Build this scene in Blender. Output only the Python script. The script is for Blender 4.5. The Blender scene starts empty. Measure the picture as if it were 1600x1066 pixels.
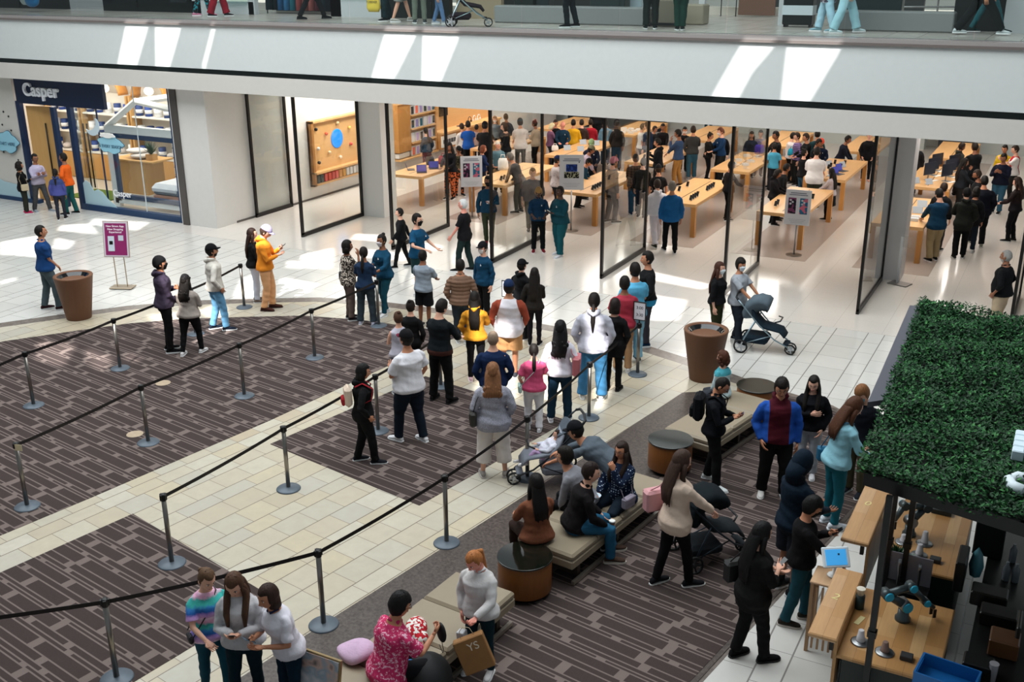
import bpy, math, random
import numpy as np
from mathutils import Vector, Matrix
random.seed(7); RNG=np.random.RandomState(5)
PI=math.pi
SC=bpy.context.scene
COL=SC.collection
# ------------------------------------------------------------------ camera
F_PX,YAW,PITCH,ROLL,CAM_H=1659.107,-0.48941445,0.34743145,0.00680745,7.1
_cy,_sy,_cp,_sp=math.cos(YAW),math.sin(YAW),math.cos(PITCH),math.sin(PITCH)
_fwd=np.array([_sy*_cp,_cy*_cp,-_sp]); _rt=np.array([_cy,-_sy,0.]); _dn=np.cross(_fwd,_rt)
_cr,_sr=math.cos(ROLL),math.sin(ROLL)
CR=np.array([_cr*_rt+_sr*_dn,-_sr*_rt+_cr*_dn,_fwd])
cam_data=bpy.data.cameras.new('camera'); cam=bpy.data.objects.new('camera',cam_data); COL.objects.link(cam)
cam_data.sensor_width=36; cam_data.lens=F_PX/1600*36; cam_data.clip_start=.1; cam_data.clip_end=300
_m=Matrix.Identity(4)
for i in range(3):
    _m[i][0]=CR[0][i]; _m[i][1]=-CR[1][i]; _m[i][2]=-CR[2][i]
_m[2][3]=CAM_H
cam.matrix_world=_m
SC.camera=cam
def ray(x,y): return CR.T@np.array([(x-800)/F_PX,(y-533)/F_PX,1.])
def G(x,y,z=0.):
    d=ray(x,y); t=(z-CAM_H)/d[2]; return (d[0]*t,d[1]*t,z)
def PYp(x,y,Y):
    d=ray(x,y); t=Y/d[1]; return (d[0]*t,Y,CAM_H+d[2]*t)
def hgt(top,base,z=0.):
    g=G(*base,z); d=ray(*top); t=(g[0]*d[0]+g[1]*d[1])/(d[0]**2+d[1]**2); return CAM_H+t*d[2]-z
# ------------------------------------------------------------------ world, sun, exposure
SC.view_settings.view_transform='Standard'; SC.view_settings.look='None'
SC.view_settings.gamma=1; SC.view_settings.use_curve_mapping=False
SC.view_settings.exposure=0.16
W=bpy.data.worlds.new('world'); SC.world=W; W.use_nodes=True
W.node_tree.nodes['Background'].inputs[0].default_value=(.80,.92,1.0,1)
W.node_tree.nodes['Background'].inputs[1].default_value=.24
SUN_DIR=Vector((-.30,1.0,-1.30)).normalized()      # the way the sunlight travels
sd=bpy.data.lights.new('sun','SUN'); sd.energy=11; sd.angle=math.radians(.6); sd.color=(1,.97,.93)
sun=bpy.data.objects.new('sun',sd); COL.objects.link(sun); sun.rotation_euler=SUN_DIR.to_track_quat('-Z','Y').to_euler(); sun.location=(0,0,30)
def area(name,loc,sx,sy,power,rot=(0,0,0),col=(1,1,1)):
    d=bpy.data.lights.new(name,'AREA'); d.shape='RECTANGLE'; d.size=sx; d.size_y=sy; d.energy=power; d.color=col
    o=bpy.data.objects.new(name,d); COL.objects.link(o); o.location=loc; o.rotation_euler=rot; return o
ROOF_Z=15.0
area('skylight_diffuse_light',(-13,13,ROOF_Z-.35),28,12,4400,col=(.93,.98,1))
area('upper_hall_light',(-12,28,10.6),34,7,420,col=(1,.97,.93))  # fill lamp added so the upper level gets light
for _x in (-20,-14.3,-8.6,-2.9):
    area('shop_ceiling_light',(_x,28.5,3.78),1.2,6.5,185,col=(1,.95,.88))
    area('shop_ceiling_light',(_x,36.5,3.78),1.2,7,185,col=(1,.95,.88))
area('ball_display_light',(-19.6,26.8,3.75),.5,3.0,70,col=(1,.96,.9))  # fill lamp added to brighten the wooden ball display
area('mattress_shop_light',(-27,23.9,3.7),8,3.0,300,col=(1,.93,.84))
# ------------------------------------------------------------------ helpers
def lin(h):
    if not isinstance(h,str): return tuple(h)+((1,) if len(h)==3 else ())
    h=h.lstrip('#'); r=[int(h[i:i+2],16)/255 for i in (0,2,4)]
    return tuple((c/12.92 if c<=.04045 else ((c+.055)/1.055)**2.4) for c in r)+(1,)
MATS={}
class NT:
    def __init__(s,name,rough=.6,spec=.4,metal=0):
        s.m=bpy.data.materials.new(name); s.m.use_nodes=True; s.t=s.m.node_tree; s.b=s.t.nodes['Principled BSDF']
        s.b.inputs['Roughness'].default_value=rough; s.b.inputs['Specular IOR Level'].default_value=spec; s.b.inputs['Metallic'].default_value=metal
    def n(s,typ,**kw):
        x=s.t.nodes.new('ShaderNode'+typ)
        for k,v in kw.items(): setattr(x,k,v)
        return x
    def l(s,a,b): s.t.links.new(a,b)
    def math(s,op,a,b=None,c=None):
        x=s.n('Math',operation=op)
        for i,v in enumerate((a,b,c)):
            if v is None: continue
            if hasattr(v,'is_linked'): s.l(v,x.inputs[i])
            else: x.inputs[i].default_value=v
        return x.outputs[0]
    def mix(s,f,a,b):
        x=s.n('Mix',data_type='RGBA')
        for i,v in ((0,f),(6,a),(7,b)):
            if hasattr(v,'is_linked'): s.l(v,x.inputs[i])
            else: x.inputs[i].default_value=v if i==0 else lin(v)
        return x.outputs[2]
    def ramp(s,f,stops,const=False):
        x=s.n('ValToRGB'); r=x.color_ramp
        if const: r.interpolation='CONSTANT'
        while len(r.elements)<len(stops): r.elements.new(.5)
        for e,(p,c) in zip(r.elements,stops): e.position=p; e.color=lin(c) if isinstance(c,str) else ((c,c,c,1) if not hasattr(c,'__len__') else lin(c))
        s.l(f,x.inputs[0]); return x.outputs[0]
    def coord(s,kind='Object',rot=0,scale=(1,1,1),loc=(0,0,0)):
        c=s.n('TexCoord'); mp=s.n('Mapping'); s.l(c.outputs[kind],mp.inputs[0])
        mp.inputs['Rotation'].default_value=(0,0,rot); mp.inputs['Scale'].default_value=scale; mp.inputs['Location'].default_value=loc
        return mp.outputs[0]
    def noise(s,vec,sc,det=2,rough=.5):
        x=s.n('TexNoise'); x.inputs['Scale'].default_value=sc; x.inputs['Detail'].default_value=det; x.inputs['Roughness'].default_value=rough
        if vec is not None: s.l(vec,x.inputs['Vector'])
        return x.outputs['Fac']
    def bump(s,h,st=.3,d=.01):
        x=s.n('Bump'); x.inputs['Strength'].default_value=st; x.inputs['Distance'].default_value=d; s.l(h,x.inputs['Height']); s.l(x.outputs[0],s.b.inputs['Normal'])
    def base(s,c):
        if hasattr(c,'is_linked'): s.l(c,s.b.inputs['Base Color'])
        else: s.b.inputs['Base Color'].default_value=lin(c)
        return s
def plain(col,rough=.5,metal=0,spec=.4,noise=0.0,coat=0):
    k=('plain',col,rough,metal,spec,noise,coat)
    if k not in MATS:
        n=NT('surface',rough,spec,metal)
        if noise:
            f=n.noise(n.coord(),9,3); a=lin(col); n.base(n.mix(f,tuple(c*(1-noise) for c in a[:3]),tuple(min(1,c*(1+noise)) for c in a[:3])))
        else: n.base(col)
        if coat: n.b.inputs['Coat Weight'].default_value=coat; n.b.inputs['Coat Roughness'].default_value=.08
        MATS[k]=n.m
    return MATS[k]
def glow(col,st):
    k=('glow',col,st)
    if k not in MATS:
        n=NT('lit_surface'); n.base(col); n.b.inputs['Emission Color'].default_value=lin(col); n.b.inputs['Emission Strength'].default_value=st; MATS[k]=n.m
    return MATS[k]
def wood(c1='#d9a566',c2='#c08a4c',rough=.4,sc=1.,axis=1):
    k=('wood',c1,c2,rough,sc,axis)
    if k not in MATS:
        n=NT('wood',rough,.4); s=[9,9,9]; s[axis]=.7
        v=n.coord(scale=tuple(x*sc for x in s)); f=n.noise(v,1.6,5,.6); g=n.noise(v,9,3)
        c=n.mix(f,c1,c2); n.base(n.mix(n.math('MULTIPLY',g,.25),c,c2)); MATS[k]=n.m
    return MATS[k]
def glass(tint=(.96,.98,.97),alpha=.10,rough=.02):
    k=('glass',tint,alpha,rough)
    if k not in MATS:
        n=NT('glass'); t=n.t; t.nodes.remove(n.b); out=t.nodes['Material Output']
        tr=n.n('BsdfTransparent'); tr.inputs[0].default_value=lin(tint); gl=n.n('BsdfGlossy'); gl.inputs['Roughness'].default_value=rough
        fr=n.n('Fresnel'); fr.inputs['IOR'].default_value=1.5; ge=n.n('NewGeometry'); f2=n.math('MULTIPLY',n.math('ADD',n.math('MULTIPLY',fr.outputs[0],1.3),alpha*.15),n.math('SUBTRACT',1.0,ge.outputs['Backfacing']))
        mx=n.n('MixShader'); n.l(f2,mx.inputs[0]); n.l(tr.outputs[0],mx.inputs[1]); n.l(gl.outputs[0],mx.inputs[2]); n.l(mx.outputs[0],out.inputs[0]); MATS[k]=n.m
    return MATS[k]
def arrays_mesh(name,V,F,mi=None,mats=(),smooth=True):
    me=bpy.data.meshes.new(name); V=np.asarray(V,dtype=np.float32).reshape(-1,3)
    me.vertices.add(len(V)); me.vertices.foreach_set('co',V.ravel())
    tot=np.array([len(f) for f in F],dtype=np.int32); idx=np.concatenate([np.asarray(f,dtype=np.int32) for f in F]) if len(F) else np.zeros(0,np.int32)
    me.loops.add(len(idx)); me.loops.foreach_set('vertex_index',idx)
    me.polygons.add(len(F)); st=np.concatenate(([0],np.cumsum(tot)[:-1])).astype(np.int32)
    me.polygons.foreach_set('loop_start',st); me.polygons.foreach_set('loop_total',tot)
    if mi is not None: me.polygons.foreach_set('material_index',np.asarray(mi,dtype=np.int32))
    if isinstance(smooth,bool): smooth=[smooth]*len(F)
    me.polygons.foreach_set('use_smooth',np.asarray(smooth,dtype=bool))
    for m in mats: me.materials.append(m)
    me.update(calc_edges=True); me.validate(); return me
def link(name,me,parent=None,loc=None,rz=0):
    o=bpy.data.objects.new(name,me); COL.objects.link(o)
    if parent is not None: o.parent=parent
    if loc is not None: o.location=loc
    if rz: o.rotation_euler=(0,0,rz)
    return o
def tag(o,label=None,cat=None,group=None,kind=None):
    if label: o['label']=label
    if cat: o['category']=cat
    if group: o['group']=group
    if kind: o['kind']=kind
    return o
def empty(name,loc=(0,0,0),rz=0):
    o=bpy.data.objects.new(name,None); COL.objects.link(o); o.location=loc; o.rotation_euler=(0,0,rz); o.empty_display_size=.2; return o
def frame(d,up=(0,0,1)):
    d=np.array(d,float); d/=np.linalg.norm(d)+1e-12; up=np.array(up,float)
    x=np.cross(d,up)
    if np.linalg.norm(x)<1e-4: x=np.cross(d,(0,1,0.001))
    x/=np.linalg.norm(x); y=np.cross(x,d); return x,y,d
class MB:
    """collects shapes into one mesh"""
    def __init__(s): s.V=[];s.F=[];s.M=[];s.S=[];s.mi=0
    def add(s,V,F,smooth=False):
        b=len(s.V); s.V.extend([tuple(map(float,v)) for v in V])
        for f in F: s.F.append([i+b for i in f]); s.M.append(s.mi); s.S.append(smooth)
        return s
    def box(s,c,d,rz=0,bev=0,M=None):
        hx,hy,hz=d[0]/2,d[1]/2,d[2]/2
        if bev:
            b=min(bev,hx*.9,hy*.9,hz*.9); V=[];F=[]
            prof=[(hx-b,hy-b,-hz),(hx,hy,-hz+b),(hx,hy,hz-b),(hx-b,hy-b,hz)]
            for (x,y,z) in prof:
                k=b*.7
                V+=[(-x,-y+ (k if x==hx else 0),z),(-x+(k if x==hx else 0),-y,z),(x-(k if x==hx else 0),-y,z),(x,-y+(k if x==hx else 0),z),(x,y-(k if x==hx else 0),z),(x-(k if x==hx else 0),y,z),(-x+(k if x==hx else 0),y,z),(-x,y-(k if x==hx else 0),z)]
            for r in range(3):
                for i in range(8): a=r*8+i;c2=r*8+(i+1)%8; F.append((a,c2,c2+8,a+8))
            F.append(tuple(reversed(range(8)))); F.append(tuple(range(24,32)))
        else:
            V=[(x,y,z) for z in (-hz,hz) for x,y in ((-hx,-hy),(hx,-hy),(hx,hy),(-hx,hy))]
            F=[(3,2,1,0),(4,5,6,7),(0,1,5,4),(1,2,6,5),(2,3,7,6),(3,0,4,7)]
        cs,sn=math.cos(rz),math.sin(rz)
        V=[(x*cs-y*sn,x*sn+y*cs,z) for x,y,z in V]
        if M is not None: V=[tuple(M@Vector(v)) for v in V]
        return s.add([(x+c[0],y+c[1],z+c[2]) for x,y,z in V],F)
    def rings(s,R,smooth=True,cap=True,closed=False):
        R=[np.asarray(r,float) for r in R]; n=len(R[0]); V=np.concatenate(R); F=[]
        m=len(R)
        for k in range(m if closed else m-1):
            a=k*n;b=((k+1)%m)*n
            for i in range(n): j=(i+1)%n; F.append((a+i,a+j,b+j,b+i))
        if cap and not closed:
            F.append(tuple(reversed(range(n)))); F.append(tuple(range((m-1)*n,m*n))); s.add(V,F,smooth); s.S[-1]=False; s.S[-2]=False; return s
        return s.add(V,F,smooth)
    def tube(s,P,r,n=8,up=(0,0,1),smooth=True,cap=True,round_end=False):
        P=[np.array(p,float) for p in P]
        if not hasattr(r,'__len__'): r=[r]*len(P)
        R=[]; px=None
        for i,p in enumerate(P):
            d=P[min(i+1,len(P)-1)]-P[max(i-1,0)]
            if np.linalg.norm(d)<1e-9: d=np.array((0,0,1.))
            if px is None: x,y,d=frame(d,up)
            else:
                d=d/np.linalg.norm(d); y=np.cross(d,px)*-1; y=np.cross(px,d); 
                y/=np.linalg.norm(y)+1e-12; x=np.cross(d,y)
            px=x; ri=r[i]; rx,ry=(ri if hasattr(ri,'__len__') else (ri,ri))
            R.append([p+x*rx*math.cos(a)+y*ry*math.sin(a) for a in (2*PI*k/n for k in range(n))])
        # x cross y must point along d for outward faces
        a=np.cross(R[0][1]-R[0][0],R[0][2]-R[0][0]); dd=P[1]-P[0]
        if np.dot(a,dd)<0: R=[list(reversed(q)) for q in R]
        return s.rings(R,smooth,cap)
    def lathe(s,prof,c=(0,0,0),n=24,smooth=True,cap=True):
        R=[[(c[0]+r*math.cos(a),c[1]+r*math.sin(a),c[2]+z) for a in (2*PI*k/n for k in range(n))] for r,z in prof]
        return s.rings(R,smooth,cap)
    def cyl(s,c,r,h,n=20,smooth=True): return s.lathe([(r,0),(r,h)],c,n,smooth)
    def ell(s,c,r,n=12,m=8,f=None):
        R=[]
        for k in range(1,m):
            ph=-PI/2+PI*k/m
            R.append([(c[0]+r[0]*math.cos(ph)*math.cos(a),c[1]+r[1]*math.cos(ph)*math.sin(a),c[2]+r[2]*math.sin(ph)) for a in (2*PI*j/n for j in range(n))])
        if f: R=[[f(p) for p in q] for q in R]
        return s.rings(R,True,True)
    def prism(s,poly,z0,z1):
        n=len(poly); V=[(x,y,z0) for x,y in poly]+[(x,y,z1) for x,y in poly]
        A=sum(poly[i][0]*poly[(i+1)%n][1]-poly[(i+1)%n][0]*poly[i][1] for i in range(n))
        F=[tuple(reversed(range(n))),tuple(range(n,2*n))]+[(i,(i+1)%n,n+(i+1)%n,n+i) for i in range(n)]
        if A<0: F=[tuple(reversed(f)) for f in F]
        return s.add(V,F)
    def xf(s,M):
        s.V=[tuple(M@Vector(v)) for v in s.V]; return s
    def mesh(s,name,mats): return arrays_mesh(name,s.V,s.F,s.M,mats if isinstance(mats,(list,tuple)) else [mats],s.S)
    def build(s,name,mats,parent=None,loc=None,rz=0): return link(name,s.mesh(name,mats),parent,loc,rz)
def struct(name,mb,mats,parent=None):
    o=mb.build(name,mats,parent)
    if parent is None: o['kind']='structure'
    return o
def copy_tree(o,parent=None):
    c=o.copy(); COL.objects.link(c)
    if parent is not None: c.parent=parent
    for ch in list(o.children): copy_tree(ch,c)
    return c
def text_mesh(name,txt,size,mat,parent=None,M=None,ext=.003,align='CENTER',bold=0):
    cu=bpy.data.curves.new(name,'FONT'); cu.body=txt; cu.size=size; cu.extrude=ext; cu.align_x=align; cu.align_y='CENTER'; cu.offset=bold
    o=bpy.data.objects.new(name,cu); COL.objects.link(o); bpy.context.view_layer.update()
    me=bpy.data.meshes.new_from_object(o.evaluated_get(bpy.context.evaluated_depsgraph_get())); bpy.data.objects.remove(o); bpy.data.curves.remove(cu)
    me.materials.clear(); me.materials.append(mat); o=link(name,me,parent)
    if M is not None: o.matrix_local=M
    return o
WHITE=plain('#e9e9e6',.5); BLACK=plain('#0c0c0d',.45); CHROME=plain('#c9c9c9',.22,1.0); STEEL=plain('#9a9c9e',.35,1.0); DARKMETAL=plain('#1d1c1b',.35,.3)
# ------------------------------------------------------------------ floor materials
U_ANG=math.radians(-9.5)     # the plaza's paving runs 9.5 degrees off the shop fronts
def cells(n,v,cols,rowlen,gx,gy,alt=.5,rnd=True):
    """v: vector socket. cols: list of column widths along x (period=sum). Returns (id socket, joint mask)"""
    sp=n.n('SeparateXYZ'); n.l(v,sp.inputs[0]); X,Y=sp.outputs[0],sp.outputs[1]
    P=sum(cols); t=n.math('DIVIDE',X,P); ft=n.math('FRACT',t); fl=n.math('FLOOR',t)
    st=[];a=0
    for i,c in enumerate(cols): st.append((a/P,(i+.5)/len(cols))); a+=c
    cid=n.ramp(ft,st,True)
    jm=None;a=0
    for i,c in enumerate(cols):
        d=n.math('ABSOLUTE',n.math('SUBTRACT',ft,a/P)); m=n.math('LESS_THAN',d,gx/P); jm=m if jm is None else n.math('MAXIMUM',jm,m); a+=c
    jm=n.math('MAXIMUM',jm,n.math('GREATER_THAN',ft,1-gx/P))
    key=n.math('ADD',n.math('MULTIPLY',fl,3.17),n.math('MULTIPLY',cid,7.77))
    wn=n.n('TexWhiteNoise',noise_dimensions='1D'); n.l(key,wn.inputs['W'])
    off=wn.outputs['Value'] if rnd else n.math('MULTIPLY',n.math('MODULO',n.math('ADD',fl,100),2),alt)
    L=rowlen if not isinstance(rowlen,tuple) else None
    if L is None:
        wn2=n.n('TexWhiteNoise',noise_dimensions='1D'); n.l(n.math('ADD',key,55.5),wn2.inputs['W'])
        Ls=n.math('MULTIPLY_ADD',wn2.outputs['Value'],rowlen[1]-rowlen[0],rowlen[0]); y=n.math('ADD',n.math('DIVIDE',Y,Ls),n.math('MULTIPLY',off,9))
        gyn=n.math('DIVIDE',gy,Ls)
    else:
        y=n.math('ADD',n.math('DIVIDE',Y,L),off); gyn=gy/L
    fy=n.math('FRACT',y); m2=n.math('LESS_THAN',fy,gyn)
    jm=n.math('MAXIMUM',jm,m2)
    wn3=n.n('TexWhiteNoise',noise_dimensions='2D'); cb=n.n('CombineXYZ'); n.l(key,cb.inputs[0]); n.l(n.math('FLOOR',y),cb.inputs[1]); n.l(cb.outputs[0],wn3.inputs['Vector'])
    return wn3.outputs['Value'],jm
def m_white_tile():
    n=NT('pale_mall_tile',.23,.45); v=n.coord(); i,j=cells(n,v,[.62,.31],.62,.009,.008)
    c=n.ramp(i,[(0,'#c6c4bf'),(.5,'#d1cfca'),(1,'#cbc9c5')]); c=n.mix(n.math('MULTIPLY',n.noise(v,6,4),.5),c,'#bfbdb8')
    n.base(n.mix(j,c,'#85817d')); n.l(n.math('MULTIPLY_ADD',n.noise(v,3,2),.15,.15),n.b.inputs['Roughness']); return n.m
def m_shop_floor():
    n=NT('polished_shop_floor',.16,.5); v=n.coord(); i,j=cells(n,v,[.95],.95,.003,.003)
    c=n.mix(n.noise(v,45,3),'#cdc6bf','#dfd9d2'); n.base(n.mix(n.math('MULTIPLY',j,.5),c,'#8f8882')); n.b.inputs['Coat Weight'].default_value=.25; n.b.inputs['Coat Roughness'].default_value=.12; return n.m
def m_cream():
    n=NT('cream_stone_paving',.26,.4); v=n.coord(rot=-U_ANG); i,j=cells(n,v,[.40,.28,.40],(.42,.6),.007,.007)
    c=n.ramp(i,[(0,'#b9ac93'),(.2,'#c2bba9'),(.4,'#b5b2a6'),(.6,'#c4b79c'),(.75,'#bcb19b'),(.88,'#c8c3b4'),(1,'#b8a68a')])
    c=n.mix(n.math('MULTIPLY',n.noise(v,5,5,.65),.7),c,'#a3998a'); n.base(n.mix(j,c,'#776d60')); return n.m
def m_carpet():
    n=NT('patterned_carpet',.95,.05); v=n.coord(rot=-U_ANG+PI/2)   # stripes run across the paving direction
    i,j=cells(n,v,[.17,.09,.06,.17,.11,.07,.05,.15,.09,.19,.06,.05],(.65,1.65),.010,.12)
    dark=n.mix(n.noise(v,90,2),'#3a3130','#49403e'); light=n.mix(n.noise(v,120,2),'#675b57','#7a6d68')
    n.base(n.mix(j,dark,light)); n.bump(n.noise(v,300,2),.4,.004); return n.m
def m_stone(c1,c2,sc=14,rough=.3):
    n=NT('speckled_stone',rough,.4); v=n.coord(rot=-U_ANG); n.base(n.mix(n.ramp(n.noise(v,sc,6,.7),[(.35,0.),(.65,1.)]),c1,c2)); return n.m
M_WT=m_white_tile(); M_SF=m_shop_floor(); M_CR=m_cream(); M_CP=m_carpet(); M_BAND=m_stone('#5f5650','#7a7069',9,.25); M_SPK=m_stone('#352d2a','#5c524c',26,.38)
FASCIA_Y=21.2; UP_Z=5.6
# floor slabs
struct('floor',MB().box((-14,8,-.1),(52,34,.2)),M_WT)
def region(name,poly,z,mat): return struct(name,MB().prism(poly,0.0,z),mat)
ARC=[(-24,3),(-22.4,7.2),(-20.9,10.6),(-19.23,13.45),(-18.51,14.47),(-17.73,15.51),(-16.74,16.42),(-15.57,17.17),(-14.35,17.88),(-12.9,18.26),(-11.34,18.42),(-9.6,18.50),(-8.2,18.46),(-6.78,18.26),(-5.62,17.88),(-4.6,17.45),(-3.9,17.2),(-2.95,16.93),(-2.1,16.3),(-1.6,15.4),(-1.62,14.6),(-1.82,13.64),(-2.58,9.0),(-3.6,3)]
def inset(poly,d,i0,i1):
    out=[]
    for i in range(i0,i1):
        a=np.array(poly[max(i-1,0)]);b=np.array(poly[min(i+1,len(poly)-1)]); t=b-a; t/=np.linalg.norm(t); out.append((poly[i][0]+t[1]*d,poly[i][1]-t[0]*d))
    return out
region('trim_1',ARC,.004,M_BAND)
region('floor_cream',inset(ARC,.33,0,17)+[(-3.9,16.6),(-3.6,3)],.008,M_CR)
CARP1=[(-21.5,2.5)]+inset(ARC,1.30,2,11)+[(-10.25,17.2),(-10.60,15.2),(-10.95,12.1),(-11.44,8.95),(-12.3,4.2),(-12.6,2.5)]
region('floor_carpet',CARP1,.014,M_CP)
region('floor_carpet',[(-10.35,11.43),(-9.72,14.93),(-6.62,14.33),(-7.23,10.83)],.014,M_CP)
region('floor_carpet',[(-10.57,8.85),(-11.9,1.5),(-8.55,1.5),(-7.83,6.28),(-7.55,8.15)],.014,M_CP)
RIGHT=[(-5.36,16.3),(-4.7,16.75),(-3.9,17.05),(-2.98,16.85),(-2.15,16.25),(-1.68,15.4),(-1.66,14.6),(-1.86,13.64),(-2.62,9.0),(-3.64,3),(-7.6,2.4),(-6.67,8.21),(-6.16,11.22),(-5.74,13.8)]
region('floor_stone',RIGHT,.012,M_SPK)
region('floor_carpet',[(-4.35,16.7),(-3.9,16.95),(-3.0,16.75),(-2.2,16.15),(-1.75,15.4),(-1.72,14.6),(-1.92,13.64),(-2.68,9.0),(-3.7,3),(-6.1,2.4),(-5.05,8.4),(-4.65,12)],.016,M_CP)
# shop floor
struct('floor_shop',MB().box((-10.5,32.6,-.1),(30,19.3,.2)).box((-10.5,22.6,-.1),(30,.75,.2)).box((-9,22,.0),(28,.0,0)),M_SF) if False else None
struct('floor_shop',MB().prism([(-22.5,20.6),(3,20.6),(3,46),(-22.5,46)],0,.004),M_SF) if False else None
def shop_floor_front():
    return struct('floor_shop',MB().prism([(-22.4,20.95),(4,20.95),(4,46),(-22.4,46)],.0,.005),M_SF)
shop_floor_front()
struct('floor_far',MB().box((-9,36,-.1),(44,22,.2)),M_SF)
# darker mats of stone under the shop tables
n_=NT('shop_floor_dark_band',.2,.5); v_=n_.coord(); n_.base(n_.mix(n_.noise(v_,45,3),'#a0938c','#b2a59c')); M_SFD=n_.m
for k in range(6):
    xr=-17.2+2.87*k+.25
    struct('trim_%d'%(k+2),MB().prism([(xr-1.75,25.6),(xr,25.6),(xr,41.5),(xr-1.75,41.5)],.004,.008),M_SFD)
# ------------------------------------------------------------------ upper gallery
M_FAS=plain('#cbcfce',.55,noise=.03); M_SOF=plain('#c9c5bf',.6,noise=.03); M_LIP=plain('#8b8480',.3,.2)
XL,XR=-40,12
struct('wall_gallery',MB().box(((XL+XR)/2,FASCIA_Y+.15,(4.42+5.50)/2),(XR-XL,.3,5.50-4.42)),M_FAS)
struct('trim_10',MB().box(((XL+XR)/2,FASCIA_Y+.16,4.36),(XR-XL,.30,.14)),plain('#0d1413',.25))
struct('wall_bulkhead',MB().box(((XL+XR)/2,FASCIA_Y+.19,(3.85+4.295)/2),(XR-XL,.38,.445)),M_SOF)
struct('trim_11',MB().box(((XL+XR)/2,FASCIA_Y+.12,5.525),(XR-XL,.36,.05)),plain('#6b6360',.35))
struct('trim_14',MB().box(((XL+XR)/2,FASCIA_Y+.18,5.585),(XR-XL,.40,.07)),plain('#a9a29f',.25,.3))  # lip highlight put into the lighter colour of this top piece
struct('ceiling_shop',MB().box(((XL+XR)/2,33.5,3.93),(XR-XL,24.2,.15)),plain('#d8d5d0',.7))
n_=NT('upper_gallery_tile',.25,.45); v_=n_.coord(); i_,j_=cells(n_,v_,[.6],.6,.006,.006); n_.base(n_.mix(j_,n_.mix(i_,'#a9a49c','#b9b5ae'),'#7c7670')); M_UT=n_.m
struct('floor_gallery',MB().box(((XL+XR)/2,27.6,5.5),(XR-XL,12.4,.2)),M_UT)
# glass balustrade: panels with metal shoes
gp=M_GLASS=glass((.93,.97,.96),.03)
bal=empty('glass_balustrade',(-13,FASCIA_Y+.28,5.6)); tag(bal,'clear glass balustrade standing along the upper gallery edge','balustrade')
for k in range(18):
    x=-33+k*2.3-(-13)
    MB().box((x,0,.56),(2.27,.018,1.10)).build('glass_panel',M_GLASS,bal)
MB().box((2,0,1.14),(42,.06,.05)).build('handrail',CHROME,bal); MB().box((2,0,.012),(42,.05,.03)).build('base_rail',STEEL,bal)
# ------------------------------------------------------------------ unseen roof added to mask the sun, openings shaped from the sun patches
def up_roof(p):
    p=Vector(p); t=(ROOF_Z-p.z)/-SUN_DIR.z; return (p.x-SUN_DIR.x*t,p.y-SUN_DIR.y*t)
SUNF=[]
def fas(*px): SUNF.append([PYp(x,y,FASCIA_Y) for x,y in px])
def flo(*px,z=.0): SUNF.append([G(x,y,z) for x,y in px])
fas((198,36),(232,37),(212,104),(184,103)); fas((243,38),(283,39),(263,108),(244,107)); fas((333,39),(337,39),(320,106),(316,106))
fas((604,47),(652,48),(628,96),(612,126),(581,125)); fas((662,50),(718,52),(686,130),(660,128))
fas((1163,64),(1213,66),(1175,110),(1150,156),(1112,154)); fas((1232,66),(1316,69),(1262,160),(1222,158))
flo((2,378),(62,368),(66,402),(2,397)); flo((88,372),(116,378),(104,390),(84,388)) ; flo((148,342),(232,348),(214,360),(140,350)); flo((96,352),(160,352),(152,366),(92,360))
flo((2,440),(22,434),(24,438),(2,444)); flo((62,534),(118,540),(100,574),(58,562)); flo((134,544),(178,560),(160,582),(140,568)); flo((200,552),(222,562),(212,568),(197,562))
flo((232,492),(310,486),(330,500),(250,516)); flo((330,478),(352,480),(360,520),(300,540))
flo((378,436),(400,428),(400,470),(366,466)); flo((440,434),(496,444),(474,462),(436,462)); flo((474,398),(520,388),(520,408),(470,406)); flo((450,408),(520,410),(516,420),(450,418)); flo((556,366),(600,368),(600,378),(550,374)); flo((575,390),(640,398),(640,408),(570,402)); flo((660,380),(690,384),(684,392),(655,388))
flo((1012,424),(1112,446),(1096,452),(1012,436)); flo((1020,462),(1072,470),(1058,500),(1014,500)); flo((1136,450),(1172,456),(1160,462),(1130,458))
flo((760,560),(812,570),(806,626),(742,610)); flo((846,560),(884,560),(880,640),(842,640)); flo((930,575),(958,600),(940,640),(925,640)); flo((780,500),(818,505),(812,548),(776,540))
def convex(poly):
    c=np.mean(poly,axis=0); return sorted(poly,key=lambda p:math.atan2(p[1]-c[1],p[0]-c[0]))
import bmesh
def make_roof():
    bm=bmesh.new(); x0,x1,y0,y1=-44,16,-26,24
    polys=[convex([up_roof(p) for p in q]) for q in SUNF]
    outer=[bm.verts.new((x,y,0)) for x,y in ((x0,y0),(x1,y0),(x1,y1),(x0,y1))]
    ed=[bm.edges.new((outer[i],outer[(i+1)%4])) for i in range(4)]
    for q in polys:
        vs=[bm.verts.new((x,y,0)) for x,y in q]; ed+=[bm.edges.new((vs[i],vs[(i+1)%len(vs)])) for i in range(len(vs))]
    bmesh.ops.triangle_fill(bm,use_beauty=True,use_dissolve=False,edges=ed)
    for f in list(bm.faces):     # drop any face that filled an opening
        c=f.calc_center_median()
        for q in polys:
            if all((q[(i+1)%len(q)][0]-q[i][0])*(c.y-q[i][1])-(q[(i+1)%len(q)][1]-q[i][1])*(c.x-q[i][0])>0 for i in range(len(q))): bm.faces.remove(f); break
    me=bpy.data.meshes.new('ceiling_roof'); bm.to_mesh(me); bm.free(); me.materials.append(plain('#dfe2e3',.8)); o=link('ceiling_roof',me,loc=(0,0,ROOF_Z)); o['kind']='structure'
make_roof()
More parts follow.
